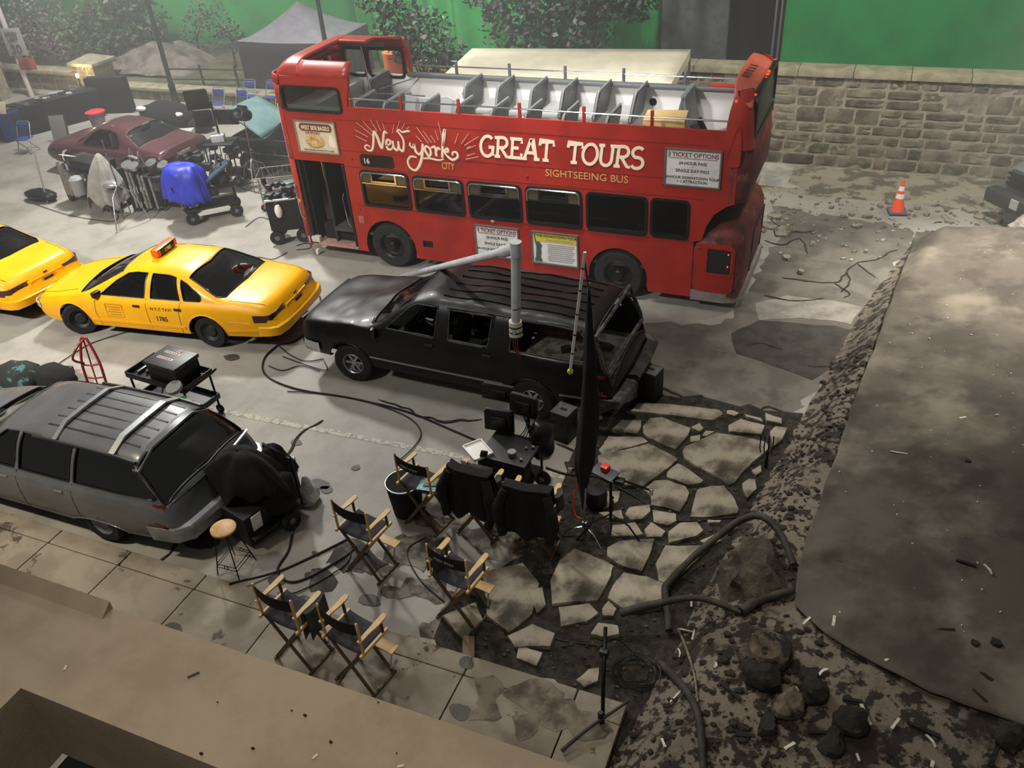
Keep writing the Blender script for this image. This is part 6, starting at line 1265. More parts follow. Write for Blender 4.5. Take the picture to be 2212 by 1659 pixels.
# ------------------------------------------------------------------ generic equipment helpers
tyr = M('cart_tyre', '141414', '1d1c1b', 8, .85); cartm = M('cart_black', '18181a', '101011', 6, .5)
def castor(t, x, y, r=.1, w=.06, rz=0, name='wheel'):
    q = MB(); T = Matrix.Translation((x, y, r)) @ Matrix.Rotation(rz, 4, 'Z') @ Matrix.Rotation(PI / 2, 4, 'X')
    q.lathe([(r * .55, -w / 2), (r * .93, -w / 2), (r, -w * .2), (r, w * .2), (r * .93, w / 2), (r * .55, w / 2)], 18, T); o = q.build(name, tyr, t, 40)
    q = MB(); q.lathe([(.001, -w * .45), (r * .56, -w * .42), (r * .56, w * .42), (r * .2, w * .55), (.001, w * .55)], 14, T); q.build('hub', grey, o, 40); return o
def bx(t, name, c, d, m, rz=0, bev=.012, rx=0, ry=0): q = MB(); q.box(c, d, rz, None, bev, rx, ry); return q.build(name, m, t)
def tb(t, name, pts, r, m, n=7): q = MB(); q.tube(pts, r, n); return q.build(name, m, t, 50)
def monitor(t, c, w, h_, rz=0, tilt=.1, m=black):
    T = Matrix.Translation(c) @ Matrix.Rotation(rz, 4, 'Z') @ Matrix.Rotation(tilt, 4, 'X'); q = MB(); q.box((0, 0, 0), (w, .05, h_), 0, T, .01); q.box((0, -.04, 0), (w * .5, .04, h_ * .5), 0, T, .01); o = q.build('monitor', m, t)
    q = MB(); q.box((0, .027, 0), (w - .04, .006, h_ - .04), 0, T); q.build('screen', M('screen_dark', '101318', None, rough=.15), o, 0); q = MB(); q.box((0, 0, h_ / 2 + .015), (w * .9, .06, .03), 0, T, .008); q.build('monitor_cap', dgrey, o); return o
def stand_legs(t, x, y, z, r, leg_len, m, n=3, a0=.3):
    for k in range(n): a = a0 + 2 * PI * k / n; tb(t, 'leg', [(x, y, z), (x + leg_len * .55 * math.cos(a), y + leg_len * .55 * math.sin(a), z * .75 + .02), (x + leg_len * math.cos(a), y + leg_len * math.sin(a), .015)], r, m)
# ------------------------------------------------------------------ video cart with monitors, seen from behind the chairs
t = thing('monitor_cart', 'black video cart with two monitors turned away, behind the jacket chairs', 'cart', (-3.95, 8.25, 0), math.radians(-3))
bx(t, 'shelf', (0, 0, .78), (.72, .62, .05), cartm); bx(t, 'shelf', (0, 0, .32), (.68, .58, .05), cartm); bx(t, 'equipment_box', (-.1, 0, .5), (.4, .45, .3), dgrey); bx(t, 'equipment_box', (.2, -.1, .48), (.18, .3, .26), black)
bx(t, 'drape_panel', (.0, -.31, .52), (.7, .02, .5), bfab, 0, .005)
for x in (-.33, .33):
    for y in (-.28, .28): tb(t, 'post', [(x, y, .2), (x, y, .8)], .018, blackm)
for x, y in ((-.33, -.28), (.33, -.28), (-.33, .28), (.33, .28)): castor(t, x, y, .13, .06)
tb(t, 'mast', [(.05, .5, .8), (.05, .53, 1.25)], .025, blackm); tb(t, 'mast', [(-.1, .3, .8), (-.1, .3, 1.2)], .02, blackm)
monitor(t, (-.3, .3, .98), .44, .32, .1, -.1); monitor(t, (.0, .5, 1.17), .44, .3, -.08, -.15); monitor(t, (-.44, .6, 1.22), .5, .22, .05, -.2)
q = MB(); q.sphere((.3, .38, .75), .26, 12, (.7, .8, 1.5)); q.v = [tuple(Vector(p) + Vector((1, 1, 1)) * .06 * noise.noise(Vector(p) * 6)) for p in q.v]; q.build('cover_bag', M('black_bag_shiny', '0b0b0c', None, rough=.35), t, 60)
for k in range(4): tb(t, 'wire', spline([(.05 + .03 * k, .32, 1.2 - .05 * k), (.12 + .02 * k, .3, 1.0), (.02 + .05 * k, .25, .82)], 5), .007, black, 5)
q = MB(); q.lathe([(.001, .805), (.05, .805), (.055, .82), (.055, .88), (.06, .89), (.001, .89)], 16, Matrix.Translation((.1, -.15, 0))); q.build('cable_reel', M('grey_disc', '7c7d7d', None, rough=.5), t, 40)
for x, y in ((.26, -.2), (.22, .05), (.3, .1)): q = MB(); q.sphere((x, y, .83), .025, 8); q.build('knob', alu, t)
t2 = thing('white_tray', 'white plastic tray resting on the corner of the monitor cart', 'tray', (-4.35, 8.05, .81), .9)
bx(t2, 'tray_base', (0, 0, 0), (.3, .38, .02), white)
for a, b, c_, d_ in ((0, .18, .3, .02), (0, -.18, .3, .02), (.14, 0, .02, .38), (-.14, 0, .02, .38)): bx(t2, 'tray_edge', (a, b, .02), (c_, d_, .03), white, 0, .005)
o = bx(None, 'clamp', (0, 0, .06), (.1, .04, .1), black); o.location = (-4.22, 7.93, .82); o.rotation_euler = (0, .3, .5); tag(o, 'black spring clamp standing on the white tray edge', 'clamp')
q = MB(); q.sphere((0, 0, .14), .2, 12, (1.1, .8, .8)); q.v = [tuple(Vector(p) + Vector((1, 1, 1)) * .05 * noise.noise(Vector(p) * 8)) for p in q.v]; o = q.build('backpack', M('slate_cloth', '2f3236', '232529', 8, .9), None, 60); o.location = (-4.1, 7.5, .745); tag(o, 'slate grey bag slumped on the seat of the jacketed middle chair', 'bag')
# ------------------------------------------------------------------ black speaker boxes behind the truck
def spk(x, y, label, h_=.52):
    t = thing('speaker_box', label, 'speaker', (x, y, 0), -.22); bx(t, 'cabinet', (0, 0, h_ / 2), (.3, .3, h_), M('box_black', '141415', '1c1c1c', 6, .6), 0, .01)
    q = MB(); q.plate([(-.15, -.15), (.15, -.15), (.15, .15), (-.15, .15)], [rrect(-.06, .06, -.03, .03, .02)], h_, h_ + .012, 'z'); q.build('top_plate', M('grey_top', '5c5c5a', '454543', 8, .8), t, 0)  # top plate is a paler grey than the cabinet
    bx(t, 'handle_slot', (0, -.152, h_ * .62), (.1, .01, .05), black); bx(t, 'handle_slot', (.152, 0, h_ * .62), (.01, .1, .05), black)
spk(-3.68, 9.66, 'black box with grey top behind the rear wheel of the black truck'); spk(-2.7, 11.05, 'black box standing by the rear bumper corner of the black truck', .55)
# ------------------------------------------------------------------ tall black flag on a stand
t = thing('flag_stand', 'furled tall black flag on a grip stand in front of the black truck', 'stand', (-2.72, 7.78, 0))
q = MB(); rs = []
for z, w, x in ((.45, .03, -.02), (.8, .07, -.02), (1.1, .15, 0), (1.3, .2, .02), (1.8, .19, .06), (2.3, .16, .09), (2.8, .11, .1), (3.3, .06, .1), (3.75, .02, .1)):
    rs.append([(x + w * math.cos(a) * (1 + .2 * math.sin(5 * a + z * 3)) * .62, w * .7 * math.sin(a) * (1 + .2 * math.cos(4 * a)), z) for a in [2 * PI * k / 18 for k in range(18)]])
q.rings(rs); q.build('flag_cloth', M('flag_black', '0e0f10', '15171a', 3, .9), t, 60)
tb(t, 'pole', [(0, -.02, .02), (0, -.02, .5), (.05, 0, 1.4), (.1, 0, 3.8)], .016, alu); stand_legs(t, 0, -.02, .16, .012, .34, chrome, 3, 3.6); bx(t, 'grip_head', (0, -.02, .2), (.07, .05, .09), chrome)
# striped marker pole with a tennis ball, hung beside the flag
t = thing('marker_pole', 'white pole with black bands and a tennis ball on its lower end', 'pole', (0, 0, 0))
a, b = Vector((-2.58, 7.55, 4.28)), Vector((-2.775, 7.55, 2.8)); q = MB(); q.cyl(a, b, .017, n=10); q.build('rod', white, t)
for k in (.12, .3, .5, .68, .85): q = MB(); q.cyl(a.lerp(b, k), a.lerp(b, k + .012), .0185, n=10); q.build('black_band', black, t)
q = MB(); q.sphere(b + Vector((-.005, 0, -.04)), .036, 14); q.build('tennis_ball', M('tennis_yellow', 'c7d24a', 'b5c03c', 20, .9), t, 60)
tb(t, 'hanger_clip', [b, b + Vector((-.003, 0, -.02))], .006, black); tb(t, 'pole_clamp', [a.lerp(b, .05), (-2.62, 7.78, 3.72)], .012, black)
# white plastic pipe boom with bent joint
t = thing('pipe_boom', 'white plastic pipe with elbow joint hanging over the black truck roof', 'pipe', (0, 0, 0))
A_ = Vector((-3.86, 8.7, 3.62)); B_ = Vector((-3.94, 8.7, 2.42)); C_ = Vector((-8.62, 13.53, .12)); pvc = M('pvc_grey_white', 'b9bcc2', 'a9acb2', 5, .4)
q = MB(); q.tube([A_, A_.lerp(B_, .98)], .062, 18); q.build('down_pipe', pvc, t); q = MB(); q.tube([A_ + Vector((0, 0, .09)), A_ + Vector((0, 0, -.1))], .075, 18); q.tube([A_ + Vector((0, .0, -.0)), A_.lerp(C_, .07)], .075, 16); q.build('elbow_joint', pvc, t)
q = MB(); q.tube([A_, C_], .055, 16); q.build('boom_pipe', pvc, t)
q = MB(); q.cyl(B_ + Vector((0, 0, .16)), B_ + Vector((-.005, 0, -.06)), .085, .088, 20); q.build('end_sleeve', M('cream_sleeve', 'd4cfb6', None, rough=.5), t)
for dz in (.1, .02, -.05): q = MB(); q.cyl(B_ + Vector((0, 0, dz)), B_ + Vector((0, 0, dz - .022)), .09, n=20); q.build('tape_ring', M('tape_dark', '33302c', None, rough=.6), t)
bx(t, 'tape_patch', B_ + Vector((.01, -.088, .04)), (.04, .01, .07), M('mint_tape', '8fb8a5', None, rough=.6))
for k in range(3): tb(t, 'red_wire', spline([B_ + Vector((.02 * k - .02, 0, -.04)), B_ + Vector((.03 * k - .04, -.02, -.2)), B_ + Vector((.02 * k - .01, 0, -.36 - .03 * k))], 5), .008, M('wire_red', '7a2416', None, rough=.6), 5)
tb(t, 'tie_strap', [A_.lerp(B_, .7) + Vector((-.065, -.02, 0)), A_.lerp(B_, .7) + Vector((0, -.066, 0)), A_.lerp(B_, .7) + Vector((.09, -.03, .02))], .008, M('tape_dark2', '3a3733', None, rough=.6))
# ------------------------------------------------------------------ small tripod table with red box
t = thing('tripod_table', 'thin black stand with a tilted plate and side arms beside the flag', 'stand', (-2.42, 7.95, 0))
tb(t, 'column', [(0, 0, .2), (0, 0, .95)], .02, blackm); stand_legs(t, 0, 0, .3, .012, .5, blackm, 3, -.3); bx(t, 'plate', (-.08, 0, 1.0), (.34, .2, .02), M('slate_plate', '3f4348', None, rough=.5), -.35, .005, .1); bx(t, 'clamp_block', (.12, -.03, .93), (.14, .1, .07), black)
for z in (.55, .62): q = MB(); q.sphere((.03, -.03, z), .025, 8); q.build('knob', black, t)
tb(t, 'side_arm', [(-.05, .05, .95), (-.5, .25, .72), (-.66, .3, .64)], .014, blackm); tb(t, 'side_arm', [(.1, -.02, .96), (.5, .05, .82)], .014, blackm); bx(t, 'clamp_head', (-.66, .3, .64), (.06, .05, .08), chrome); bx(t, 'clamp_head', (.52, .05, .8), (.05, .05, .1), chrome)
o = bx(None, 'red_box', (0, 0, .04), (.1, .1, .08), M('red_plastic', 'e2342a', None, rough=.4), 0, .02); o.location = (-2.5, 7.98, 1.015); o.rotation_euler = (.1, 0, -.3); tag(o, 'bright red small box sitting on the tilted plate', 'box')
tag(tb(None, 'red_cable', spline([(-2.95, 8.35, .5), (-3.02, 8.2, .2), (-2.95, 8.05, .03), (-2.8, 8.0, .03)], 6), .012, M('cable_red', 'b5281c', None, rough=.5)), 'short red cable hanging down behind the flag foot', 'cable')
q = MB(); q.lathe([(.001, 0), (.14, .02), (.16, .2), (.13, .3), (.001, .31)], 18); o = q.build('black_bucket', black, None, 40); o.location = (-2.75, 8.35, 0); tag(o, 'round black bucket standing behind the flag foot', 'bucket')
# lower right stand
t = thing('light_stand', 'thin black stand with clamps at the bottom beside the sidewalk end', 'stand', (-1.62, 5.05, 0)); tb(t, 'column', [(0, 0, .02), (-.05, .18, .5), (-.2, .75, .75)], .022, blackm)
for k, z in enumerate((.16, .22, .28)): q = MB(); q.sphere((-.03, .03, z), .035, 8); q.build('clamp_knob', black, t)
bx(t, 'clamp', (-.14, .5, .64), (.09, .07, .1), black); tb(t, 'leg', [(0, 0, .1), (-.35, -.3, .02)], .014, blackm); tb(t, 'leg', [(0, 0, .1), (.3, -.3, .05)], .014, blackm)
t = thing('wire_coil', 'thin black wire coil lying in the dirt by the lower stand', 'coil', (-1.5, 5.85, .05))
for k, (r, dx) in enumerate(((.24, 0), (.2, .03), (.17, -.02), (.27, .02))): q = MB(); q.tube([(dx + r * math.cos(a * PI / 14), r * .9 * math.sin(a * PI / 14), .01 + .006 * k + .02 * math.sin(a * .9)) for a in range(28)], .006, 5, True); q.build('wire_turn', black, t)
# ------------------------------------------------------------------ covered cart behind the wagon, stool, bag
t = thing('covered_cart', 'two-wheeled cart heaped with black coats and a black crate behind the wagon', 'cart', (-6.95, 6.55, 0), -.25)
bx(t, 'crate', (-.05, -.28, .3), (.5, .4, .5), M('crate_black', '101011', '19191a', 8, .6), 0, .02); bx(t, 'deck', (0, 0, .2), (.6, .9, .05), cartm)
tb(t, 'frame', [(-.28, .4, .2), (-.28, .4, 1.05), (.28, .4, 1.05), (.28, .4, .2)], .02, blackm)
castor(t, .34, .12, .15, .08, PI / 2); castor(t, -.34, .12, .15, .08, PI / 2)
bx(t, 'label_card', (.205, -.3, .38), (.012, .16, .3), paper, 0, .003, 0, .1); bx(t, 'cardboard_flap', (.05, -.1, .72), (.12, .05, .16), card, .5, .004)
q = MB(); q.sphere((.15, .15, .52), .3, 14, (.8, .9, 1.1)); q.v = [tuple(Vector(p) + Vector((1, 1, 1)) * .07 * noise.noise(Vector(p) * 6)) for p in q.v]; q.build('bundle', bfab, t, 60)
cloak('coat', (-7.2, 6.6, 0), .48, 1.22, .62, 'big black coat spread over the top of the cart behind the wagon', 'coat', seed=2, sq=(1.25, .8), pw=.55, cut=.5)
cloak('coat', (-7.02, 7.0, 0), .3, 1.05, .35, 'black hooded coat hanging on the far side of the covered cart', 'coat', seed=8, sq=(.9, 1), pw=.6, cut=.4)
t = thing('wire_basket', 'blue and white plastic basket behind the covered cart', 'basket', (-7.1, 7.2, 0), .3)
bx(t, 'basket_body', (0, 0, .42), (.34, .3, .28), M('basket_white', 'b9bcc6', None, rough=.5)); bx(t, 'basket_stand', (0, 0, .14), (.3, .26, .28), dgrey)
q = MB()
for k in range(5): q.box((.172, -.11 + .055 * k, .42), (.006, .025, .2))
q.build('blue_print', M('basket_blue', '2f4aa8', None, rough=.5), t, 0)
q = MB(); q.lathe([(.02, .5), (.035, .47), (.05, .4), (.11, .25), (.15, .12), (.13, .02), (.001, 0)], 18); q.v = [tuple(Vector(p) + Vector((1, 1, .5)) * .04 * noise.noise(Vector(p) * 11)) for p in q.v]; o = q.build('plastic_bag', M('bag_translucent', 'c9cdcf', '9ea3a6', 9, .25, coat=.3), None, 60); o.location = (-6.66, 7.12, 0); tag(o, 'translucent white plastic bag standing on the floor by the covered cart', 'bag')
t = thing('bar_stool', 'wire-legged stool with a round pale wooden seat behind the wagon', 'stool', (-6.88, 5.7, 0), .05)
q = MB(); q.lathe([(.001, .70), (.15, .70), (.165, .71), (.165, .735), (.15, .745), (.001, .745)], 28); q.build('seat', M('stool_wood', 'cfa76a', 'b58b50', 5, .5), t, 40)
for s_ in ((1, 1), (1, -1), (-1, -1), (-1, 1)): tb(t, 'leg', [(.08 * s_[0], .08 * s_[1], .70), (.17 * s_[0], .19 * s_[1], .01)], .008, blackm, 6)
for z, r in ((.15, .155), (.2, .148)): tb(t, 'brace', [(r, r * 1.1, z), (-r, r * 1.1, z), (-r, -r * 1.1, z), (r, -r * 1.1, z), (r, r * 1.1, z)], .006, blackm, 5)
for y in (-.17, .17): q = MB(); q.tube([(.03 * math.cos(a * PI / 8), y, .175 + .03 * math.sin(a * PI / 8)) for a in range(16)], .005, 5, True); q.build('ring', blackm, t)
# ------------------------------------------------------------------ case cart beyond the wagon, hand truck, bags
t = thing('tool_cart', 'black utility cart with open trays and colourful tape rolls beyond the wagon roof', 'cart', (-10.0, 8.3, 0), -.08)
for z in (.78, .3):
    bx(t, 'tray', (0, 0, z), (1.3, .62, .03), cartm)
    for a, b, c_, d_ in ((0, .31, 1.3, .02), (0, -.31, 1.3, .02), (.65, 0, .02, .62), (-.65, 0, .02, .62)): bx(t, 'tray_rim', (a, b, z + .05), (c_, d_, .1), cartm, 0, .004)
for x in (-.6, .6):
    for y in (-.28, .28): tb(t, 'post', [(x, y, .15), (x, y, .8)], .018, blackm); castor(t, x, y, .08, .04)
tb(t, 'push_handle', [(.66, -.28, .8), (.8, -.28, .92), (.8, .28, .92), (.66, .28, .8)], .016, blackm)
for k, (cn, c_) in enumerate((('green', '2f9a55'), ('white', 'd8d8d2'), ('red', 'b8302a'), ('blue', '2f5fae'), ('yellow', 'c9b23a'), ('black', '1a1a1a'))):
    q = MB(); q.lathe([(.04, -.022), (.075, -.022), (.075, .022), (.04, .022)], 18, Matrix.Translation((.72 + .05 * (k % 3), -.42 + .02 * k, .74 - .045 * k)) @ Matrix.Rotation(.9, 4, 'Y')); q.build('tape_roll', M('tape_' + cn, c_, None, rough=.5), t, 40)
q = MB(); q.lathe([(.05, -.03), (.13, -.03), (.13, .03), (.05, .03)], 22, Matrix.Translation((.52, -.36, .9)) @ Matrix.Rotation(.3, 4, 'X')); q.build('tape_roll', M('tape_grey', '8f9294', None, rough=.4), t, 40)
for k in range(5): bx(t, 'tool', (-.5 + .1 * k, .05 * (k % 3) - .1, .83), (.05, .2, .05), dgrey if k % 2 else grey, .5 * k)
t = thing('equipment_case', 'closed black plastic case with pale lid labels on the tool cart', 'case', (-9.82, 8.28, .80), -.1)
bx(t, 'case_body', (0, 0, .16), (.66, .5, .3), M('case_black', '17171a', None, rough=.5), 0, .03); bx(t, 'case_lid', (0, 0, .34), (.7, .54, .07), M('case_lid', '2b2a2c', None, rough=.45), 0, .02)
for a, b, c_ in ((-.05, .1, .34), (-.05, -.06, .34), (.03, .18, .1)):
    q = MB(); q.box((a, b, .377), (c_, .055, .004)); lb_ = q.build('lid_label', M('label_rose_white', 'c9b5b3', None, rough=.6), t, 0)
    q = MB()
    for k in range(int(c_ / .05)): q.box((a - c_ / 2 + .03 + .05 * k, b, .38), (.028, .03, .002))
    q.build('label_print', inkr, lb_, 0)
t = thing('hand_truck', 'red tubular hand truck standing upright beyond the wagon roof', 'hand truck', (-11.5, 8.05, 0), .35); redt = M('hand_truck_red', '8e2a2a', None, rough=.4)
tb(t, 'frame', spline([(-.16, 0, .05), (-.16, .06, .55), (-.15, .1, .85), (-.06, .16, 1.22), (.0, .17, 1.27), (.06, .16, 1.22), (.15, .1, .85), (.16, .06, .55), (.16, 0, .05)], 4), .023, redt)
tb(t, 'grip_loop', spline([(-.12, .1, .82), (-.17, -.06, 1.0), (-.05, -.02, 1.2), (0, .16, 1.25)], 4), .02, redt); tb(t, 'centre_bar', [(0, .03, .3), (0, .15, 1.24)], .013, redt)
for z in (.3, .55, .8): tb(t, 'crossbar', [(-.16, .03 + z * .07, z), (0, .0 + z * .07, z), (.16, .03 + z * .07, z)], .014, redt)
bx(t, 'toe_plate', (0, -.12, .02), (.36, .24, .012), redt); castor(t, -.2, .06, .11, .05, PI / 2); castor(t, .2, .06, .11, .05, PI / 2)
def lump(name, loc, r, sq, label, cat, m, seed=0, amp=.25):
    q = MB(); q.sphere((0, 0, 0), 1, 16); o = Vector((seed, seed * 2, 3)); q.v = [(p[0] * r * sq[0] * (1 + amp * noise.noise(Vector(p) * 2 + o)), p[1] * r * sq[1] * (1 + amp * noise.noise(Vector(p) * 2.3 + o)), max(0, r * sq[2] * (1 + p[2] * (1 + amp * noise.noise(Vector(p) * 3 + o))))) for p in q.v]
    ob = q.build(name, m, None, 60); ob.location = loc; return tag(ob, label, cat)
lump('duffel_bag', (-12.75, 8.22, 0), .42, (1.1, .7, .55), 'black duffel bag with a flat case beyond the front of the wagon roof', 'bag', bfab, 1); lump('cloth_heap', (-13.35, 7.95, 0), .45, (1.1, .9, .6), 'heap of dark teal and black cloth at the left edge beyond the wagon', 'cloth', M('teal_black', '0f1413', '2f6a68', 5, .8, lo=.55, hi=.6), 2); lump('padded_bag', (-13.6, 7.3, 0), .4, (1, .8, .7), 'black padded bag at the left edge beside the wagon bonnet', 'bag', bfab, 3)
o = bx(None, 'flat_case', (0, 0, .08), (.5, .3, .14), M('case_brown_black', '1c1a1a', None, rough=.5)); o.location = (-13.05, 8.5, 0); o.rotation_euler = (0, 0, .3); tag(o, 'flat dark case lying beside the black duffel bag', 'case')
# paper cup
q = MB(); q.lathe([(.001, 0), (.03, 0), (.042, .11), (.045, .112), (.04, .11), (.03, .01), (.001, .01)], 16); o = q.build('paper_cup', paper, None, 40); o.location = (-11.13, 14.16, .02); tag(o, 'white paper cup standing on the floor under the bus entrance', 'cup')
# ------------------------------------------------------------------ carts behind the taxis
alug = M('dull_aluminium', '8c8a86', '787672', 7, .5, .4)
def utility(name, label, x, y, rz, L, W, H, cat='cart', r=.13):
    t = thing(name, label, cat, (x, y, 0), rz)
    bx(t, 'deck', (0, 0, r * 2 + .05), (L, W, .06), cartm); bx(t, 'shelf', (0, 0, H), (L, W, .05), cartm)
    for a in (-L / 2 + .04, L / 2 - .04):
        for b in (-W / 2 + .04, W / 2 - .04): tb(t, 'post', [(a, b, r * 2), (a, b, H)], .02, blackm); castor(t, a * .9, b, r, .07)
    return t
# left grip cart: tubes standing upright, grey covered bundle, tank
t = utility('grip_cart', 'left equipment cart with upright grey tubes and a white note on top', -18.75, 15.35, -.2, 1.9, .7, .95)
for k in range(7): q = MB(); q.cyl((-.75 + .09 * k, -.4 - .02 * (k % 2), .25), (-.78 + .09 * k, -.36, 1.1 - .05 * k), .042, n=10); q.build('stand_tube', alug, t)
bx(t, 'equipment_box', (.3, 0, 1.1), (1.1, .55, .25), cartm, .05, .03); bx(t, 'equipment_box', (-.4, .1, 1.08), (.5, .45, .2), dgrey, 0, .03)
bx(t, 'note_card', (-.42, -.22, 1.28), (.36, .24, .012), paper, .1, .003, -.4); bx(t, 'blue_tag', (-.3, -.4, 1.05), (.09, .01, .16), M('tag_blue', '9fb6c9', None, rough=.7))
q = MB(); q.lathe([(.001, 0), (.16, .02), (.18, .2), (.18, .42), (.12, .48), (.001, .48)], 18, Matrix.Translation((.12, -.5, .42))); q.build('canister', M('canister_grey', '8d8e8f', None, rough=.5), t, 40)
cloak('grey_cover', (-17.75, 14.8, 0), .62, 1.5, .42, 'grey cloth cover draped over gear between the two equipment carts', 'cover', M('cover_grey', '8b8982', '7a7872', 5, .8), 3, (.95, .7), .9, 6, (-.15, .25), .4)
lump('silver_bag', (-17.45, 14.75, .75), .2, (1.3, .9, .5), 'crumpled silver foil bag on the edge of the grey cover', 'bag', M('foil_silver', 'b9b9b6', None, rough=.25, metal=.7), 6)
t = thing('support_table', 'grey folding stool under the crumpled silver bag', 'stool', (-17.45, 14.75, 0)); bx(t, 'top', (0, 0, .73), (.45, .35, .03), grey)
for a in (-.18, .18):
    for b in (-.13, .13): tb(t, 'leg', [(a, b, 0), (a, b, .73)], .015, grey)
lump('sandbag_case', (-20.55, 15.05, 0), .36, (1.5, .7, .42), 'low black case lying at the left end of the equipment carts', 'case', M('case_gloss', '1c1b1a', None, rough=.3), 8)
tag(tb(None, 'steel_rod', [(-20.2, 14.9, .02), (-20.55, 15.35, 1.25)], .02, alu), 'thin rod leaning at the left end of the equipment carts', 'rod')
# right grip cart with stands
t = utility('grip_cart', 'right equipment cart packed with black stands and silver clamps before the maroon coupe', -16.55, 15.55, .15, 1.7, .75, .92)
for k in range(8): q = MB(); q.cyl((-.72 + .1 * k, -.46, .16), (-.8 + .1 * k, -.36, 1.12 - .03 * k), .034, n=10); q.build('stand_tube', alug if k % 3 else blackm, t)
for k in range(9): bx(t, 'equipment_box', (R.uniform(-.6, .7), R.uniform(-.25, .25), 1.02), (R.uniform(.15, .4), R.uniform(.15, .3), R.uniform(.1, .25)), dgrey if k % 2 else cartm, R.random(), .02)
for a, b in ((-.7, -.25), (-.45, -.33), (-.1, -.1), (.3, -.2)): q = MB(); q.lathe([(.06, -.04), (.14, -.04), (.14, .04), (.06, .04)], 18, Matrix.Translation((a, b, 1.2)) @ Matrix.Rotation(.4, 4, 'X')); q.build('spool', alu if a < -.2 else grey, t, 40)
for k in range(5): tb(t, 'leg_bundle', [(.1 + .12 * k, -.4, .3), (.25 + .12 * k, -.42, .85)], .03, blackm)
t = thing('folding_ladder', 'grey step stool frame standing between the two equipment carts', 'ladder', (-17.2, 15.1, 0), -.3)
for s_ in (-1, 1): tb(t, 'rail', [(.25 * s_, 0, 0), (.2 * s_, .35, 1.5)], .02, alug); tb(t, 'rail', [(.25 * s_, .7, 0), (.2 * s_, .35, 1.5)], .02, alug)
for k in range(4): bx(t, 'step', (0, .09 + .07 * k, .35 + .33 * k), (.44, .1, .03), alug)
t = thing('tripod_stand', 'pale metal stand with legs splayed in front of the equipment carts', 'stand', (-16.9, 14.45, 0)); stand_legs(t, 0, 0, 1.0, .016, .5, alu, 3, .6); tb(t, 'column', [(0, 0, .5), (0, 0, 2.1)], .018, grey)
# blue covered cart
t = utility('blue_covered_cart', 'four-wheeled black cart half covered in bright blue plastic', -14.95, 15.35, .75, 1.25, .7, .8, r=.16)
bx(t, 'equipment_box', (-.25, 0, .98), (.5, .55, .3), cartm, 0, .04)
tb(t, 'handle', [(-.62, -.3, .4), (-.8, -.3, 1.0), (-.8, .3, 1.0), (-.62, .3, .4)], .02, blackm)
for k in range(3): tb(t, 'silver_tube', [(.0 + .1 * k, -.25 + .1 * k, .98 + .05 * k), (.62, -.1 + .1 * k, 1.3)], .05, M('blue_steel', '5f7a94', None, rough=.25, metal=.7), 10)
q = MB(); q.sphere((.35, .1, .95), .24, 12, (1, .9, 1.3)); q.v = [tuple(Vector(p) + Vector((1, 1, 1)) * .09 * noise.noise(Vector(p) * 6)) for p in q.v]; q.build('cloth_bundle', M('brown_grey_cloth', '3d372f', '2a2723', 6, .8), t, 60)
bx(t, 'yellow_bag', (-.42, -.34, .62), (.22, .12, .3), M('yellow_pouch', 'b59a3e', None, rough=.6), .2, .03); bx(t, 'tan_bag', (-.6, -.2, .55), (.2, .2, .25), M('tan_pouch', '7d6b52', None, rough=.7), .2, .04)
cloak('blue_plastic_cover', (-15.28, 14.98, 0), .62, 1.45, .62, 'bright blue plastic sheet draped over the cart behind the taxis', 'cover', M('blue_plastic', '2736c4', '1d2ca6', 4, .5), 12, (1.05, .7), .42, 9, (.05, 0), .3, 3.2)
for k in range(5): tb(t, 'clamp_arm', [(.2 + .1 * k, -.1, 1.1), (.25 + .12 * k, .1 - .05 * k, 1.5)], .02, chrome if k % 2 else black)
# tall monitor cart behind
t = utility('monitor_cart', 'tall black cart carrying two black monitors behind the blue covered cart', -16.0, 17.35, .3, .8, .6, 1.15, r=.14)
tb(t, 'mast', [(0, 0, 1.15), (0, 0, 2.2)], .03, blackm); monitor(t, (-.4, .1, 2.22), .6, .5, .25, .1); monitor(t, (-.3, .0, 1.75), .48, .42, .2, .1); monitor(t, (.28, .1, 1.75), .6, .38, -.1, .1)
bx(t, 'white_gear', (.0, -.1, 1.28), (.34, .26, .2), M('gear_white', 'c9cac6', None, rough=.5), .2, .04); bx(t, 'keyboard_tray', (.05, -.2, 1.18), (.8, .45, .04), black)
for k in range(8): bx(t, 'gear_block', (R.uniform(-.35, .35), R.uniform(-.3, .2), .4 + .08 * k), (.2, .16, .12), cartm if k % 2 else dgrey, R.random(), .02)
for k in range(6): tb(t, 'cable_drop', spline([(-.4 + .15 * k, -.25, 1.1), (-.42 + .16 * k, -.3, .7), (-.38 + .15 * k, -.28, .3)], 4), .012, black, 5)
bx(t, 'side_monitor', (.5, -.25, 1.0), (.16, .2, .16), black, .3, .02)
t = thing('camera_dolly', 'black camera rig on a low cart between the coupe and the dark four-by-four', 'cart', (-16.25, 16.4, 0), .6); bx(t, 'deck', (0, 0, .35), (.9, .6, .08), cartm)
for a in (-.35, .35):
    for b in (-.25, .25): castor(t, a, b, .13, .06)
for k in range(12): bx(t, 'rig_block', (R.uniform(-.4, .4), R.uniform(-.25, .25), R.uniform(.5, 1.15)), (R.uniform(.1, .28), R.uniform(.1, .22), R.uniform(.1, .2)), R.choice([cartm, dgrey, black]), R.random() * 3, .02)
tb(t, 'rig_post', [(0, 0, .35), (0, 0, 1.2)], .05, blackm)
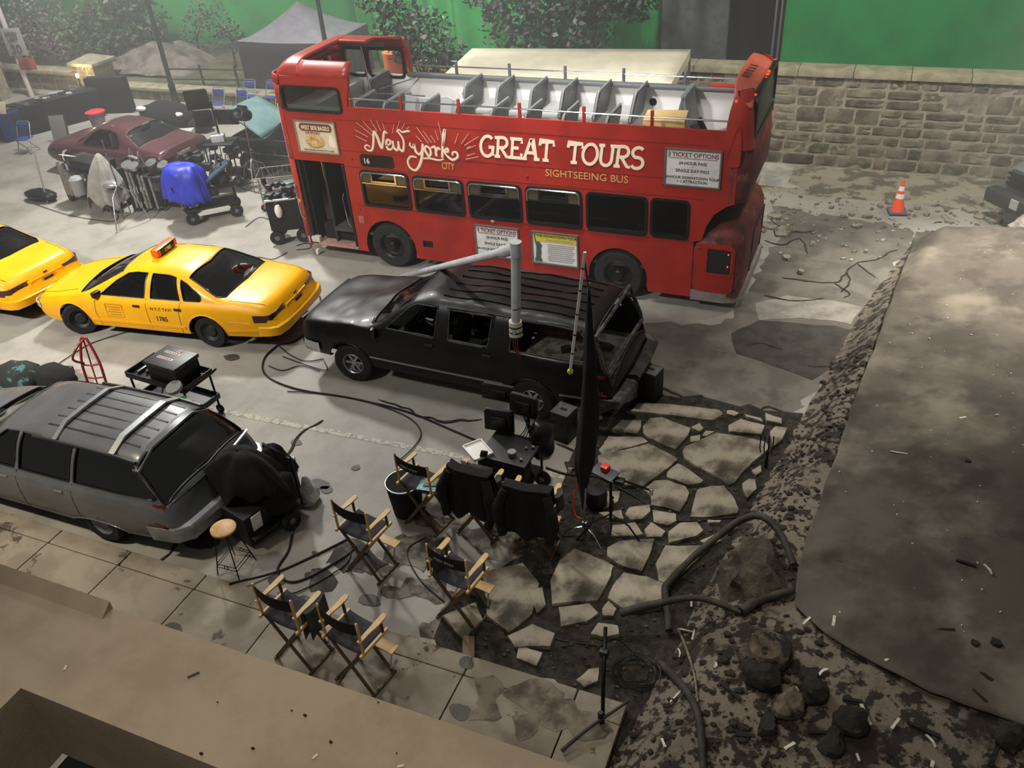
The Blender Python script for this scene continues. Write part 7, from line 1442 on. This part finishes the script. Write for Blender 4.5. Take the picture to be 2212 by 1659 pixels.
# cart at the bus front corner
t = utility('camera_cart', 'narrow black cart hung with a white bottle standing at the bus front corner', -12.2, 14.75, .5, .75, .62, 1.05, r=.17)
bx(t, 'cover_panel', (0, -.32, .68), (.72, .03, .65), bfab); bx(t, 'cover_panel', (-.38, 0, .68), (.03, .6, .65), bfab)
for k in range(9): bx(t, 'gear_block', (R.uniform(-.3, .3), R.uniform(-.25, .25), R.uniform(1.1, 1.32)), (R.uniform(.1, .3), R.uniform(.1, .2), R.uniform(.06, .14)), R.choice([cartm, dgrey, black]), R.random() * 3, .02)
bx(t, 'teal_pouch', (.2, .1, 1.32), (.3, .25, .06), M('teal_pouch', '4c6468', None, rough=.4), .5, .02); tb(t, 'chrome_bar', [(-.38, -.36, 1.1), (.3, -.36, 1.1)], .025, chrome)
q = MB(); q.sphere((-.12, -.38, .85), .11, 12, (.8, .6, 1.5)); q.build('white_bottle', white, t, 60); bx(t, 'pink_tag', (-.42, -.2, .95), (.05, .06, .12), M('tag_pink', 'c94f6f', None, rough=.6), .2, .01); tb(t, 'black_cup_arm', [(-.3, .2, 1.1), (-.42, .25, 1.3), (-.42, .25, 1.42)], .06, black, 10)
# wire mesh trolley
t = thing('wire_trolley', 'wire mesh basket trolley standing in front of the dark four-by-four', 'trolley', (-13.6, 16.5, 0), .5)
for z in (.55, .85):
    tb(t, 'rim', [(-.55, -.4, z), (.55, -.4, z), (.55, .4, z), (-.55, .4, z), (-.55, -.4, z)], .016, alug)
for k in range(9): tb(t, 'wire', [(-.5 + .125 * k, -.4, .85), (-.5 + .125 * k, -.4, .55), (-.5 + .125 * k, .4, .55), (-.5 + .125 * k, .4, .85)], .007, alug, 5)
for k in range(5): tb(t, 'wire', [(-.55, -.32 + .16 * k, .85), (-.55, -.32 + .16 * k, .55), (.55, -.32 + .16 * k, .55), (.55, -.32 + .16 * k, .85)], .007, alug, 5)
for a in (-.5, .5):
    for b in (-.36, .36): tb(t, 'post', [(a, b, .15), (a, b, .85)], .016, alug); castor(t, a, b, .09, .04)
bx(t, 'shelf', (0, 0, .3), (1.0, .72, .03), cartm)
# lamp on a stand in front of the raised bonnet
t = thing('lamp_stand', 'black film lamp on a thin stand before the raised bonnet', 'lamp', (-15.1, 17.3, 0)); tb(t, 'column', [(0, 0, .3), (.1, -.03, 1.75)], .016, alu); stand_legs(t, 0, 0, .75, .012, .5, alu, 3, 1.0)
q = MB(); q.lathe([(.001, -.2), (.13, -.2), (.17, -.05), (.17, .12), (.15, .2), (.12, .21), (.001, .16)], 22, Matrix.Translation((.12, -.03, 1.95)) @ Matrix.Rotation(1.15, 4, 'X')); q.build('lamp_housing', black, t, 40)
q = MB(); q.cyl((.12, -.12, 1.93), (.12, -.2, 1.89), .05, n=14); q.build('lamp_lens', chrome, t); bx(t, 'barn_door', (.12, 0, 2.14), (.3, .02, .1), dgrey, 0, .004, .5)
# ------------------------------------------------------------------ folding chairs
bluep = M('blue_plastic_seat', '3a4a9a', '33418a', 6, .45); fr = M('chair_frame_grey', '8f9296', None, rough=.35, metal=.5)
c0 = None
CH = [('blue folding chair in the front row left of the raised bonnet', -20.25, 22.3, .1), ('blue folding chair in the front row half behind the raised bonnet', -19.35, 22.35, 0), ('blue folding chair in the back row, left end, beside the black tent', -19.75, 23.3, .05), ('blue folding chair in the back row, second from the left', -18.9, 23.35, -.05), ('blue folding chair in the back row cut off by the bus', -18.1, 23.35, 0), ('lone blue folding chair by the blue cloth at the left side', -24.3, 18.0, .25)]
def folding(label, x, y, rz):
    t = thing('folding_chair', label, 'chair', (x, y, 0), rz, 'blue folding chairs')
    q = MB(); q.grid(6, 4, lambda u, v: (-.21 + .42 * u, .19 + .03 * math.sin(PI * u) - .03, .66 + .2 * v)); q.build('backrest', bluep, t, 60, .02)
    q = MB(); q.box((0, -.02, .44), (.4, .38, .025), bev=.01); q.build('seat', bluep, t)
    tb(t, 'frame', [(-.22, -.22, .01), (-.22, .2, .86), (-.17, .22, .9), (.17, .22, .9), (.22, .2, .86), (.22, -.22, .01)], .014, fr); tb(t, 'rear_leg', [(-.2, .25, .01), (-.2, -.16, .44)], .012, fr); tb(t, 'rear_leg', [(.2, .25, .01), (.2, -.16, .44)], .012, fr); tb(t, 'crossbar', [(-.2, .22, .08), (.2, .22, .08)], .01, fr); return t
for i, (lb, x, y, rz) in enumerate(CH):
    if i == 0: c0 = folding(lb, x, y, rz)
    else: dup(c0, (x, y, 0), rz, lb, 'blue folding chairs')
# ------------------------------------------------------------------ prep table, bins, left side
t = thing('prep_table', 'long table under black and blue cloth behind the lone blue chair', 'table', (-25.7, 20.3, 0), 1.15)
bx(t, 'table_cloth', (0, 0, .46), (3.2, .9, .9), M('cloth_black_blue', '141519', None, rough=.9), 0, .03); bx(t, 'blue_cloth', (-1.35, -.1, .45), (.7, .95, .88), M('cloth_blue', '1d2a66', '182253', 4, .9), 0, .03)
for k in range(26):
    q = MB(); q.box((0, 0, .01), (R.uniform(.12, .3), R.uniform(.1, .2), R.uniform(.02, .12))); o = q.build('battery_pack', R.choice([grey, M('pale_gear', 'a09c98', None, rough=.6), dgrey]), None, 0); a = R.uniform(-1.4, 1.0); b = R.uniform(-.35, .35); c_, s_ = math.cos(1.15), math.sin(1.15)
    o.location = (-25.7 + c_ * a - s_ * b, 20.3 + s_ * a + c_ * b, .912); o.rotation_euler = (0, 0, R.random() * 3); tag(o, 'small grey and pale packs of gear laid out on the long black table', 'gear', 'gear on the black table')
q = MB(); q.box((0, 0, .6), (1.4, .35, 1.2), bev=.03); o = q.build('black_cabinet', bfab, None); o.location = (-24.6, 22.0, 0); o.rotation_euler = (0, 0, .3); tag(o, 'tall black cloth covered rack at the back end of the long table', 'rack')
t = thing('paper_board', 'cream sheet of card standing at the front end of the long table', 'card', (-26.0, 18.75, 0), .2); bx(t, 'card_sheet', (0, 0, 1.05), (.6, .03, .38), M('cream_card', 'd9ccab', None, rough=.8), 0, .004, -.4); tb(t, 'card_stand', [(0, .1, 0), (0, .08, 1.0)], .02, blackm)
t = thing('folding_table', 'grey slab leaning at the right end of the long table', 'board', (-23.9, 19.0, 0), .4); bx(t, 'board_face', (0, 0, .42), (.5, .06, .85), M('board_grey', '7a7875', None, rough=.7), 0, .01, -.25); bx(t, 'board_edge', (.25, 0, .42), (.03, .08, .85), dgrey, 0, .01, -.25)
t = thing('dust_bin', 'grey bin with a bright red lid behind the maroon coupe', 'bin', (-23.5, 20.2, 0)); q = MB(); q.lathe([(.001, 0), (.2, .02), (.26, .62), (.001, .62)], 20); q.build('bin_body', M('bin_mauve', '77707a', None, rough=.6), t, 40); q = MB(); q.lathe([(.001, .68), (.2, .68), (.31, .64), (.31, .6), (.001, .61)], 20); q.build('bin_lid', M('lid_red', 'cf3a3a', None, rough=.4), t, 40)
lump('gear_heap', (-21.3, 21.0, 0), .75, (1.4, .8, .55), 'heap of black gear bags behind the maroon coupe', 'bag', bfab, 41); lump('gear_heap', (-19.9, 20.9, 0), .4, (1.1, .8, .55), 'smaller black bag heap at the right end of the black gear heap', 'bag', bfab, 44)
for k, (x, y, lb) in enumerate(((-21.9, 20.6, 'white crumpled sheet at the left of the black bag heap'), (-21.4, 20.7, 'long white crumpled sheet on top of the black bag heap'), (-20.6, 20.75, 'small white scrap at the right of the black bag heap'))): lump('white_sheet', (x, y, .62 - .08 * k), .15, (1.3, .7, .5), lb, 'sheet', paper, 50 + k)
bx_ = bx(None, 'white_case', (0, 0, .14), (.6, .35, .26), M('case_pale', 'b9b8b2', None, rough=.6)); bx_.location = (-20.0, 20.2, 0); bx_.rotation_euler = (0, 0, .4); tag(bx_, 'pale white case on the floor right of the maroon coupe roof', 'case')
# ------------------------------------------------------------------ lamp posts, sign, railing
iron = M('cast_iron', '17201d', '101614', 6, .6)
def lamppost(x, y, label, h_=5.2):
    t = thing('lamp_post', label, 'lamp post', (x, y, 0)); q = MB(); q.lathe([(.001, 0), (.2, 0), (.2, .12), (.15, .18), (.13, .5), (.16, .56), (.11, .65), (.1, 1.0), (.12, 1.06), (.08, 1.15), (.06, h_), (.001, h_)], 16); q.build('post', iron, t, 40)
    q = MB(); q.lathe([(.06, h_ - 1.3), (.12, h_ - 1.25), (.06, h_ - 1.15)], 14); q.build('collar', iron, t, 40); q = MB(); q.lathe([(.05, h_), (.12, h_ + .08), (.2, h_ + .5), (.001, h_ + .5)], 10); q.build('lantern', M('lantern_glass', 'b9b8a8', None, rough=.3), t, 30)
lamppost(-21.65, 21.9, 'dark iron lamp post beside the rock left of the bus'); lamppost(-15.35, 21.9, 'dark iron lamp post rising in front of the black tent', 4.1 - .35)
t = thing('speed_sign', 'white street pole carrying a faded speed limit thirty sign', 'sign', (-29.0, 23.5, 0))
tb(t, 'pole', [(-.6, -.6, 0), (-.75, -.5, 4.2)], .09, M('pole_white', 'b5adaa', None, rough=.5), 14)
sgn = bx(t, 'sign_plate', (-.42, -.62, 1.98), (.74, .03, .95), M('sign_grey', '8d8f8a', None, rough=.6), .3, .005); sr = (PI / 2, 0, .3); TM = M('sign_text_dark', '3d4244', None, rough=.7)
for s, dz, sz in (('SPEED', .24, .17), ('LIMIT', .05, .17), ('30', -.38, .44)): text(s, TM, t, (-.41, -.66, 1.98 + dz), sz, sr, 'CENTER', .004, offset=.004)
f = bx(t, 'red_notice', (-.2, -.6, 1.22), (.62, .03, .42), M('notice_red', '9c3a38', '83302f', 3, .6), .3, .005); bx(t, 'notice_stripe', (-.2, -.625, 1.2), (.2, .02, .4), M('notice_dark', '5c2a2a', None, rough=.6), .3, .003)
t = thing('railing', 'low dark iron railing on the grassy bank left of the black tent', 'railing', (-23.2, 24.1, .35), .12)
for z in (.25, .6): tb(t, 'rail', [(-.6, 0, z), (3.6, 0, z)], .03, iron)
for k in range(4): tb(t, 'rail_post', [(-.6 + 1.4 * k, 0, -.1), (-.6 + 1.4 * k, 0, .75)], .04, iron)
t = thing('side_railing', 'low dark railing at the far left edge below the stone wall', 'railing', (-27.0, 18.2, 0), .5)
for z in (.35, .7): tb(t, 'rail', [(-3, 0, z), (1.6, 0, z)], .025, iron)
for k in range(4): tb(t, 'rail_post', [(-3 + 1.5 * k, 0, 0), (-3 + 1.5 * k, 0, .8)], .03, iron)
t = thing('wall_lamp', 'small bright bare lamp glowing against the stone pier', 'lamp', (-27.25, 23.2, 0)); tb(t, 'lamp_pole', [(0, 0, 0), (0, 0, .72)], .02, blackm); q = MB(); q.sphere((0, 0, .8), .06, 10, (1, 1, 1.4)); q.build('bulb', M('bulb_warm', 'ffd9a0', None, emit=25), t)
ld = bpy.data.lights.new('bulb_light', 'POINT'); ld.energy = 45; ld.color = (1, .75, .4); ld.shadow_soft_size = .08; lo_ = bpy.data.objects.new('bulb_light', ld); COL.objects.link(lo_); lo_.location = (-27.25, 23.1, .95)
# ------------------------------------------------------------------ rock outcrop, tents, awning
outc = M('grey_outcrop', '7d746b', '5c554c', 2.2, .95, bump=.05, bscale=6, c3='4b453d', s3=1.1)
q = MB()
def outp(u, v): x = -28.7 + 4.9 * u; y = 24.75 + 2.2 * v; h_ = (math.sin(PI * u) ** .6) * (.25 + .72 * ss(v * 1.6)); w = Vector((x * .9 + y * .5, y * 1.4, 0)); return (x, y, .25 + h_ * (1 + .2 * noise.noise(w)) + .1 * noise.noise(Vector((x * 1.2 - y, y * 3, 4))))
q.grid(60, 40, outp); tag(q.build('rock_outcrop', outc, None, 50), 'pale streaked rock outcrop behind the low wall left of the lamp post', 'rock')
t = thing('black_tent', 'black pop-up tent with pale grey peaked roof left of the bus', 'tent', (-18.7, 25.5, 0), .03); ex, ey = 1.72, 1.42; ez = 1.95
q = MB(); N_ = 8; rs = []
def roofp(a, b): r = max(abs(a), abs(b)); return (a * ex, b * ey, ez + .92 * (1 - r) ** 1.45 + .1 * (1 - r) + .04 * (abs(a * b)) * r)
q.grid(24, 24, lambda u, v: roofp(2 * u - 1, 2 * v - 1)); q.build('tent_roof', M('tent_roof_grey', '84828a', '797780', 3, .7), t, 40, .02)
for nm, a, b in (('front', (-ex, -ey), (ex, -ey)), ('right', (ex, -ey), (ex, ey)), ('back', (ex, ey), (-ex, ey)), ('left', (-ex, ey), (-ex, -ey))):
    q = MB(); q.grid(40, 6, lambda u, v: (a[0] + (b[0] - a[0]) * u + .04 * math.sin(u * 40) * (1 - v) * (a[0] == b[0]), a[1] + (b[1] - a[1]) * u + .04 * math.sin(u * 40) * (1 - v) * (a[1] == b[1]), .0 + ez * v)); q.build('tent_wall', M('tent_wall_black', '1b1b20', '17171b', 3, .85), t, 60, .015)
for a in (-ex, ex):
    for b in (-ey, ey): tb(t, 'tent_pole', [(a * .97, b * .97, 0), (a * .97, b * .97, ez)], .025, alu)
t = thing('cream_awning', 'flat cream awning roof on poles behind the open bus deck', 'awning', (0, 0, 0)); cr = M('cream_canvas', 'd6cdb6', 'cbc2ab', 2, .8)
Q4 = [Vector((-9.75, 20.1, 3.03)), Vector((-4.40, 20.72, 3.02)), Vector((-4.22, 18.05, 2.96)), Vector((-9.45, 17.5, 2.96))]
q = MB(); q.grid(16, 8, lambda u, v: tuple(Q4[3].lerp(Q4[2], u).lerp(Q4[0].lerp(Q4[1], u), v) + Vector((0, 0, -.05 * math.sin(PI * u) * math.sin(PI * v))))); q.build('awning_roof', cr, t, 60, .03)
for a, b in ((0, 1), (1, 2), (2, 3), (3, 0)): q = MB(); p, r_ = Q4[a], Q4[b]; q.rings([[p, p - Vector((0, 0, .22)), p - Vector((0, 0, .22)) + Vector((.01, .01, 0)), p + Vector((.01, .01, 0))], [r_, r_ - Vector((0, 0, .22)), r_ - Vector((0, 0, .22)) + Vector((.01, .01, 0)), r_ + Vector((.01, .01, 0))]]); q.build('valance', cr, t, 0)
for p in Q4: tb(t, 'awning_pole', [(p.x, p.y, 0), tuple(p)], .03, alu)
q = MB(); q.lathe([(.001, 0), (.26, .02), (.3, .85), (.31, .9), (.001, .9)], 22); o = q.build('orange_barrel', M('barrel_orange', 'd9743a', 'c46530', 3, .5), None, 40); o.location = (-12.55, 20.95, 1.752); tag(o, 'orange barrel behind the front window of the open deck', 'barrel')
t = thing('stage_box', 'wooden crate platform carrying the orange barrel behind the bus', 'crate', (-12.95, 21.1, 0)); bx(t, 'crate_body', (0, 0, .87), (1.9, 1.2, 1.72), M('crate_wood', '8a7a60', '75674f', 4, .8)); bx(t, 'crate_lid', (0, 0, 1.735), (1.96, 1.26, .03), M('crate_lid', '94866c', None, rough=.8), 0, .004)
t = thing('road_barrier', 'white and orange barrier boards beside the orange barrel', 'barrier', (-11.0, 21.2, 0), .05)
bx(t, 'barrier_board', (0, 0, 2.1), (1.6, .05, .16), M('barrier_orange', 'd9894f', None, rough=.6)); bx(t, 'barrier_board', (-.2, .1, 2.32), (2.6, .05, .12), white); bx(t, 'barrier_leg', (-.7, 0, 1.1), (.06, .06, 2.2), grey); bx(t, 'barrier_leg', (.7, 0, 1.1), (.06, .06, 2.2), grey)
for k, lb in enumerate(('striped cloth bundle behind the bus rail beside the orange barrel',)): lump('cloth_bundle', (-10.55, 20.0, 1.9), .3, (1.2, .8, .6), lb, 'cloth', M('cloth_mottled', 'cfc9c2', '3a2b26', 5, .8, lo=.52, hi=.56), 61)
bx_ = bx(None, 'pallet_stack', (0, 0, .95), (1.2, .9, 1.9), M('crate_wood'  , '8a7a60')); bx_.location = (-10.5, 20.05, 0); tag(bx_, 'stacked crate under the striped cloth bundle behind the bus', 'crate')
# ------------------------------------------------------------------ trees
def tree(label, x, y, blobs, trunk, nleaf, size, m, seed, base=0):
    t = thing('tree', label, 'tree', (x, y, base)); rr = random.Random(seed); q = MB(); tot = sum(b[3] ** 2 for b in blobs)
    for bx0, by0, bz0, r, sq in blobs:
        for k in range(int(nleaf * r * r / tot)):
            d = Vector((rr.gauss(0, 1), rr.gauss(0, 1), rr.gauss(0, 1))).normalized() * r * (rr.random() ** .4); p = Vector((bx0 + d.x, by0 + d.y, bz0 + d.z * sq)); s = size * rr.uniform(.5, 1.25)
            a = Vector((rr.gauss(0, 1), rr.gauss(0, 1), rr.gauss(0, .7))).normalized(); b = a.cross(Vector((rr.gauss(0, 1), rr.gauss(0, 1), rr.gauss(0, 1)))).normalized()
            q.add([p - a * s * .5, p + b * s * .28 - a * s * .05, p + a * s * .5, p - b * s * .28 - a * s * .05], [(0, 1, 2, 3)])
    q.build('foliage', m, t, 0, fix=False)
    bark = M('bark', '3d352b', '2a241d', 8, .9, bump=.01); tb(t, 'trunk', [(0, 0, 0), (trunk * .3, 0, trunk * 5), (0, .1, blobs[0][2])], [trunk, trunk * .8, trunk * .4], bark, 10)
    for b in blobs[:5]: tb(t, 'branch', [(trunk * .2, 0, max(.3, b[2] * .5)), ((b[0]) * .5, b[1] * .5, b[2] * .8), (b[0], b[1], b[2])], [trunk * .35, trunk * .25, trunk * .1], bark, 6)
l1 = M('leaf_green', '47603a', '36502d', 1.5, .6, island=.5); l2 = M('leaf_grey_green', '5a6a58', '3f4f40', 1.5, .6, island=.5); l3 = M('leaf_pale_pink', '7d7470', '5f5a55', 1.5, .7, island=.4); l4 = M('leaf_dark', '313a31', '232b24', 1.5, .6, island=.55)
tree('broad leafy green tree behind the stone pier and the speed sign', -27.6, 26.4, [(-.3, 0, 2.3, 1.5, .9), (.9, .2, 1.9, 1.0, .9), (-1.6, -.3, 1.6, 1.2, .8), (.3, -.4, 3.2, 1.2, .8), (-.6, -.6, 1.2, .8, .7)], .12, 3000, .25, l1, 1)
tree('dim green tree between the rock outcrop and the iron lamp post', -25.4, 27.6, [(.3, 0, 1.4, .8, 1), (.9, 0, 2.0, .8, .9)], .07, 420, .17, M('leaf_hazy', '4c5f4a', '3d5040', 1.5, .7, island=.4), 2)
tree('pale pinkish shrub tree at the far left behind the speed sign', -31.5, 25.6, [(0, 0, 2.0, 1.4, .9), (1.2, 0, 1.3, .9, .8), (-1.3, 0, 1.4, 1.2, .8)], .1, 2200, .17, l3, 3)  # greyish pink leaves, paler than on the other trees
tree('small sparse bush on the bank between lamp post and black tent', -22.6, 26.3, [(0, 0, 1.3, .55, .8), (.4, 0, .9, .4, .8)], .05, 420, .15, l2, 4, .4)
tree('slim grey-green tree rising behind the front of the bus', -11.4, 20.4, [(-.7, .2, 3.5, .75, 1), (.2, 0, 3.3, .8, .8), (-.9, 0, 4.3, .8, .8), (.4, -.1, 2.7, .55, .8), (1.0, -.2, 2.9, .45, .8), (-.3, -.3, 2.9, .5, .7)], .06, 1700, .18, l2, 5)
tree('big dark leafy tree behind the cream awning', -9.4, 24.6, [(0, 0, 3.6, 1.25, .8), (-1.6, 0, 3.8, 1.2, .8), (1.6, 0, 3.6, 1.2, .8), (-.9, -.3, 2.6, 1.1, .75), (1.0, -.3, 2.6, 1.1, .75), (0, .3, 4.6, 1.3, .8), (2.5, 0, 3.3, .8, .8)], .14, 4000, .23, l4, 6)
# ------------------------------------------------------------------ stage haze hanging over the far half of the set
hm = bpy.data.materials.new('stage_haze'); hm.use_nodes = True; hn = hm.node_tree.nodes; hn.remove(hn['Principled BSDF'])
hv = hn.new('ShaderNodeVolumeScatter'); hv.inputs['Color'].default_value = (.97, .97, .96, 1); hv.inputs['Density'].default_value = .0095; hv.inputs['Anisotropy'].default_value = .15
hm.node_tree.links.new(hv.outputs[0], hn['Material Output'].inputs['Volume'])
q = MB(); q.box((-20, 24.5, 6.9), (64, 27, 14)); hz_ = q.build('haze', hm, None, 0); tag(hz_, 'thin grey stage haze hanging over the far side of the set', 'haze', kind='stuff')
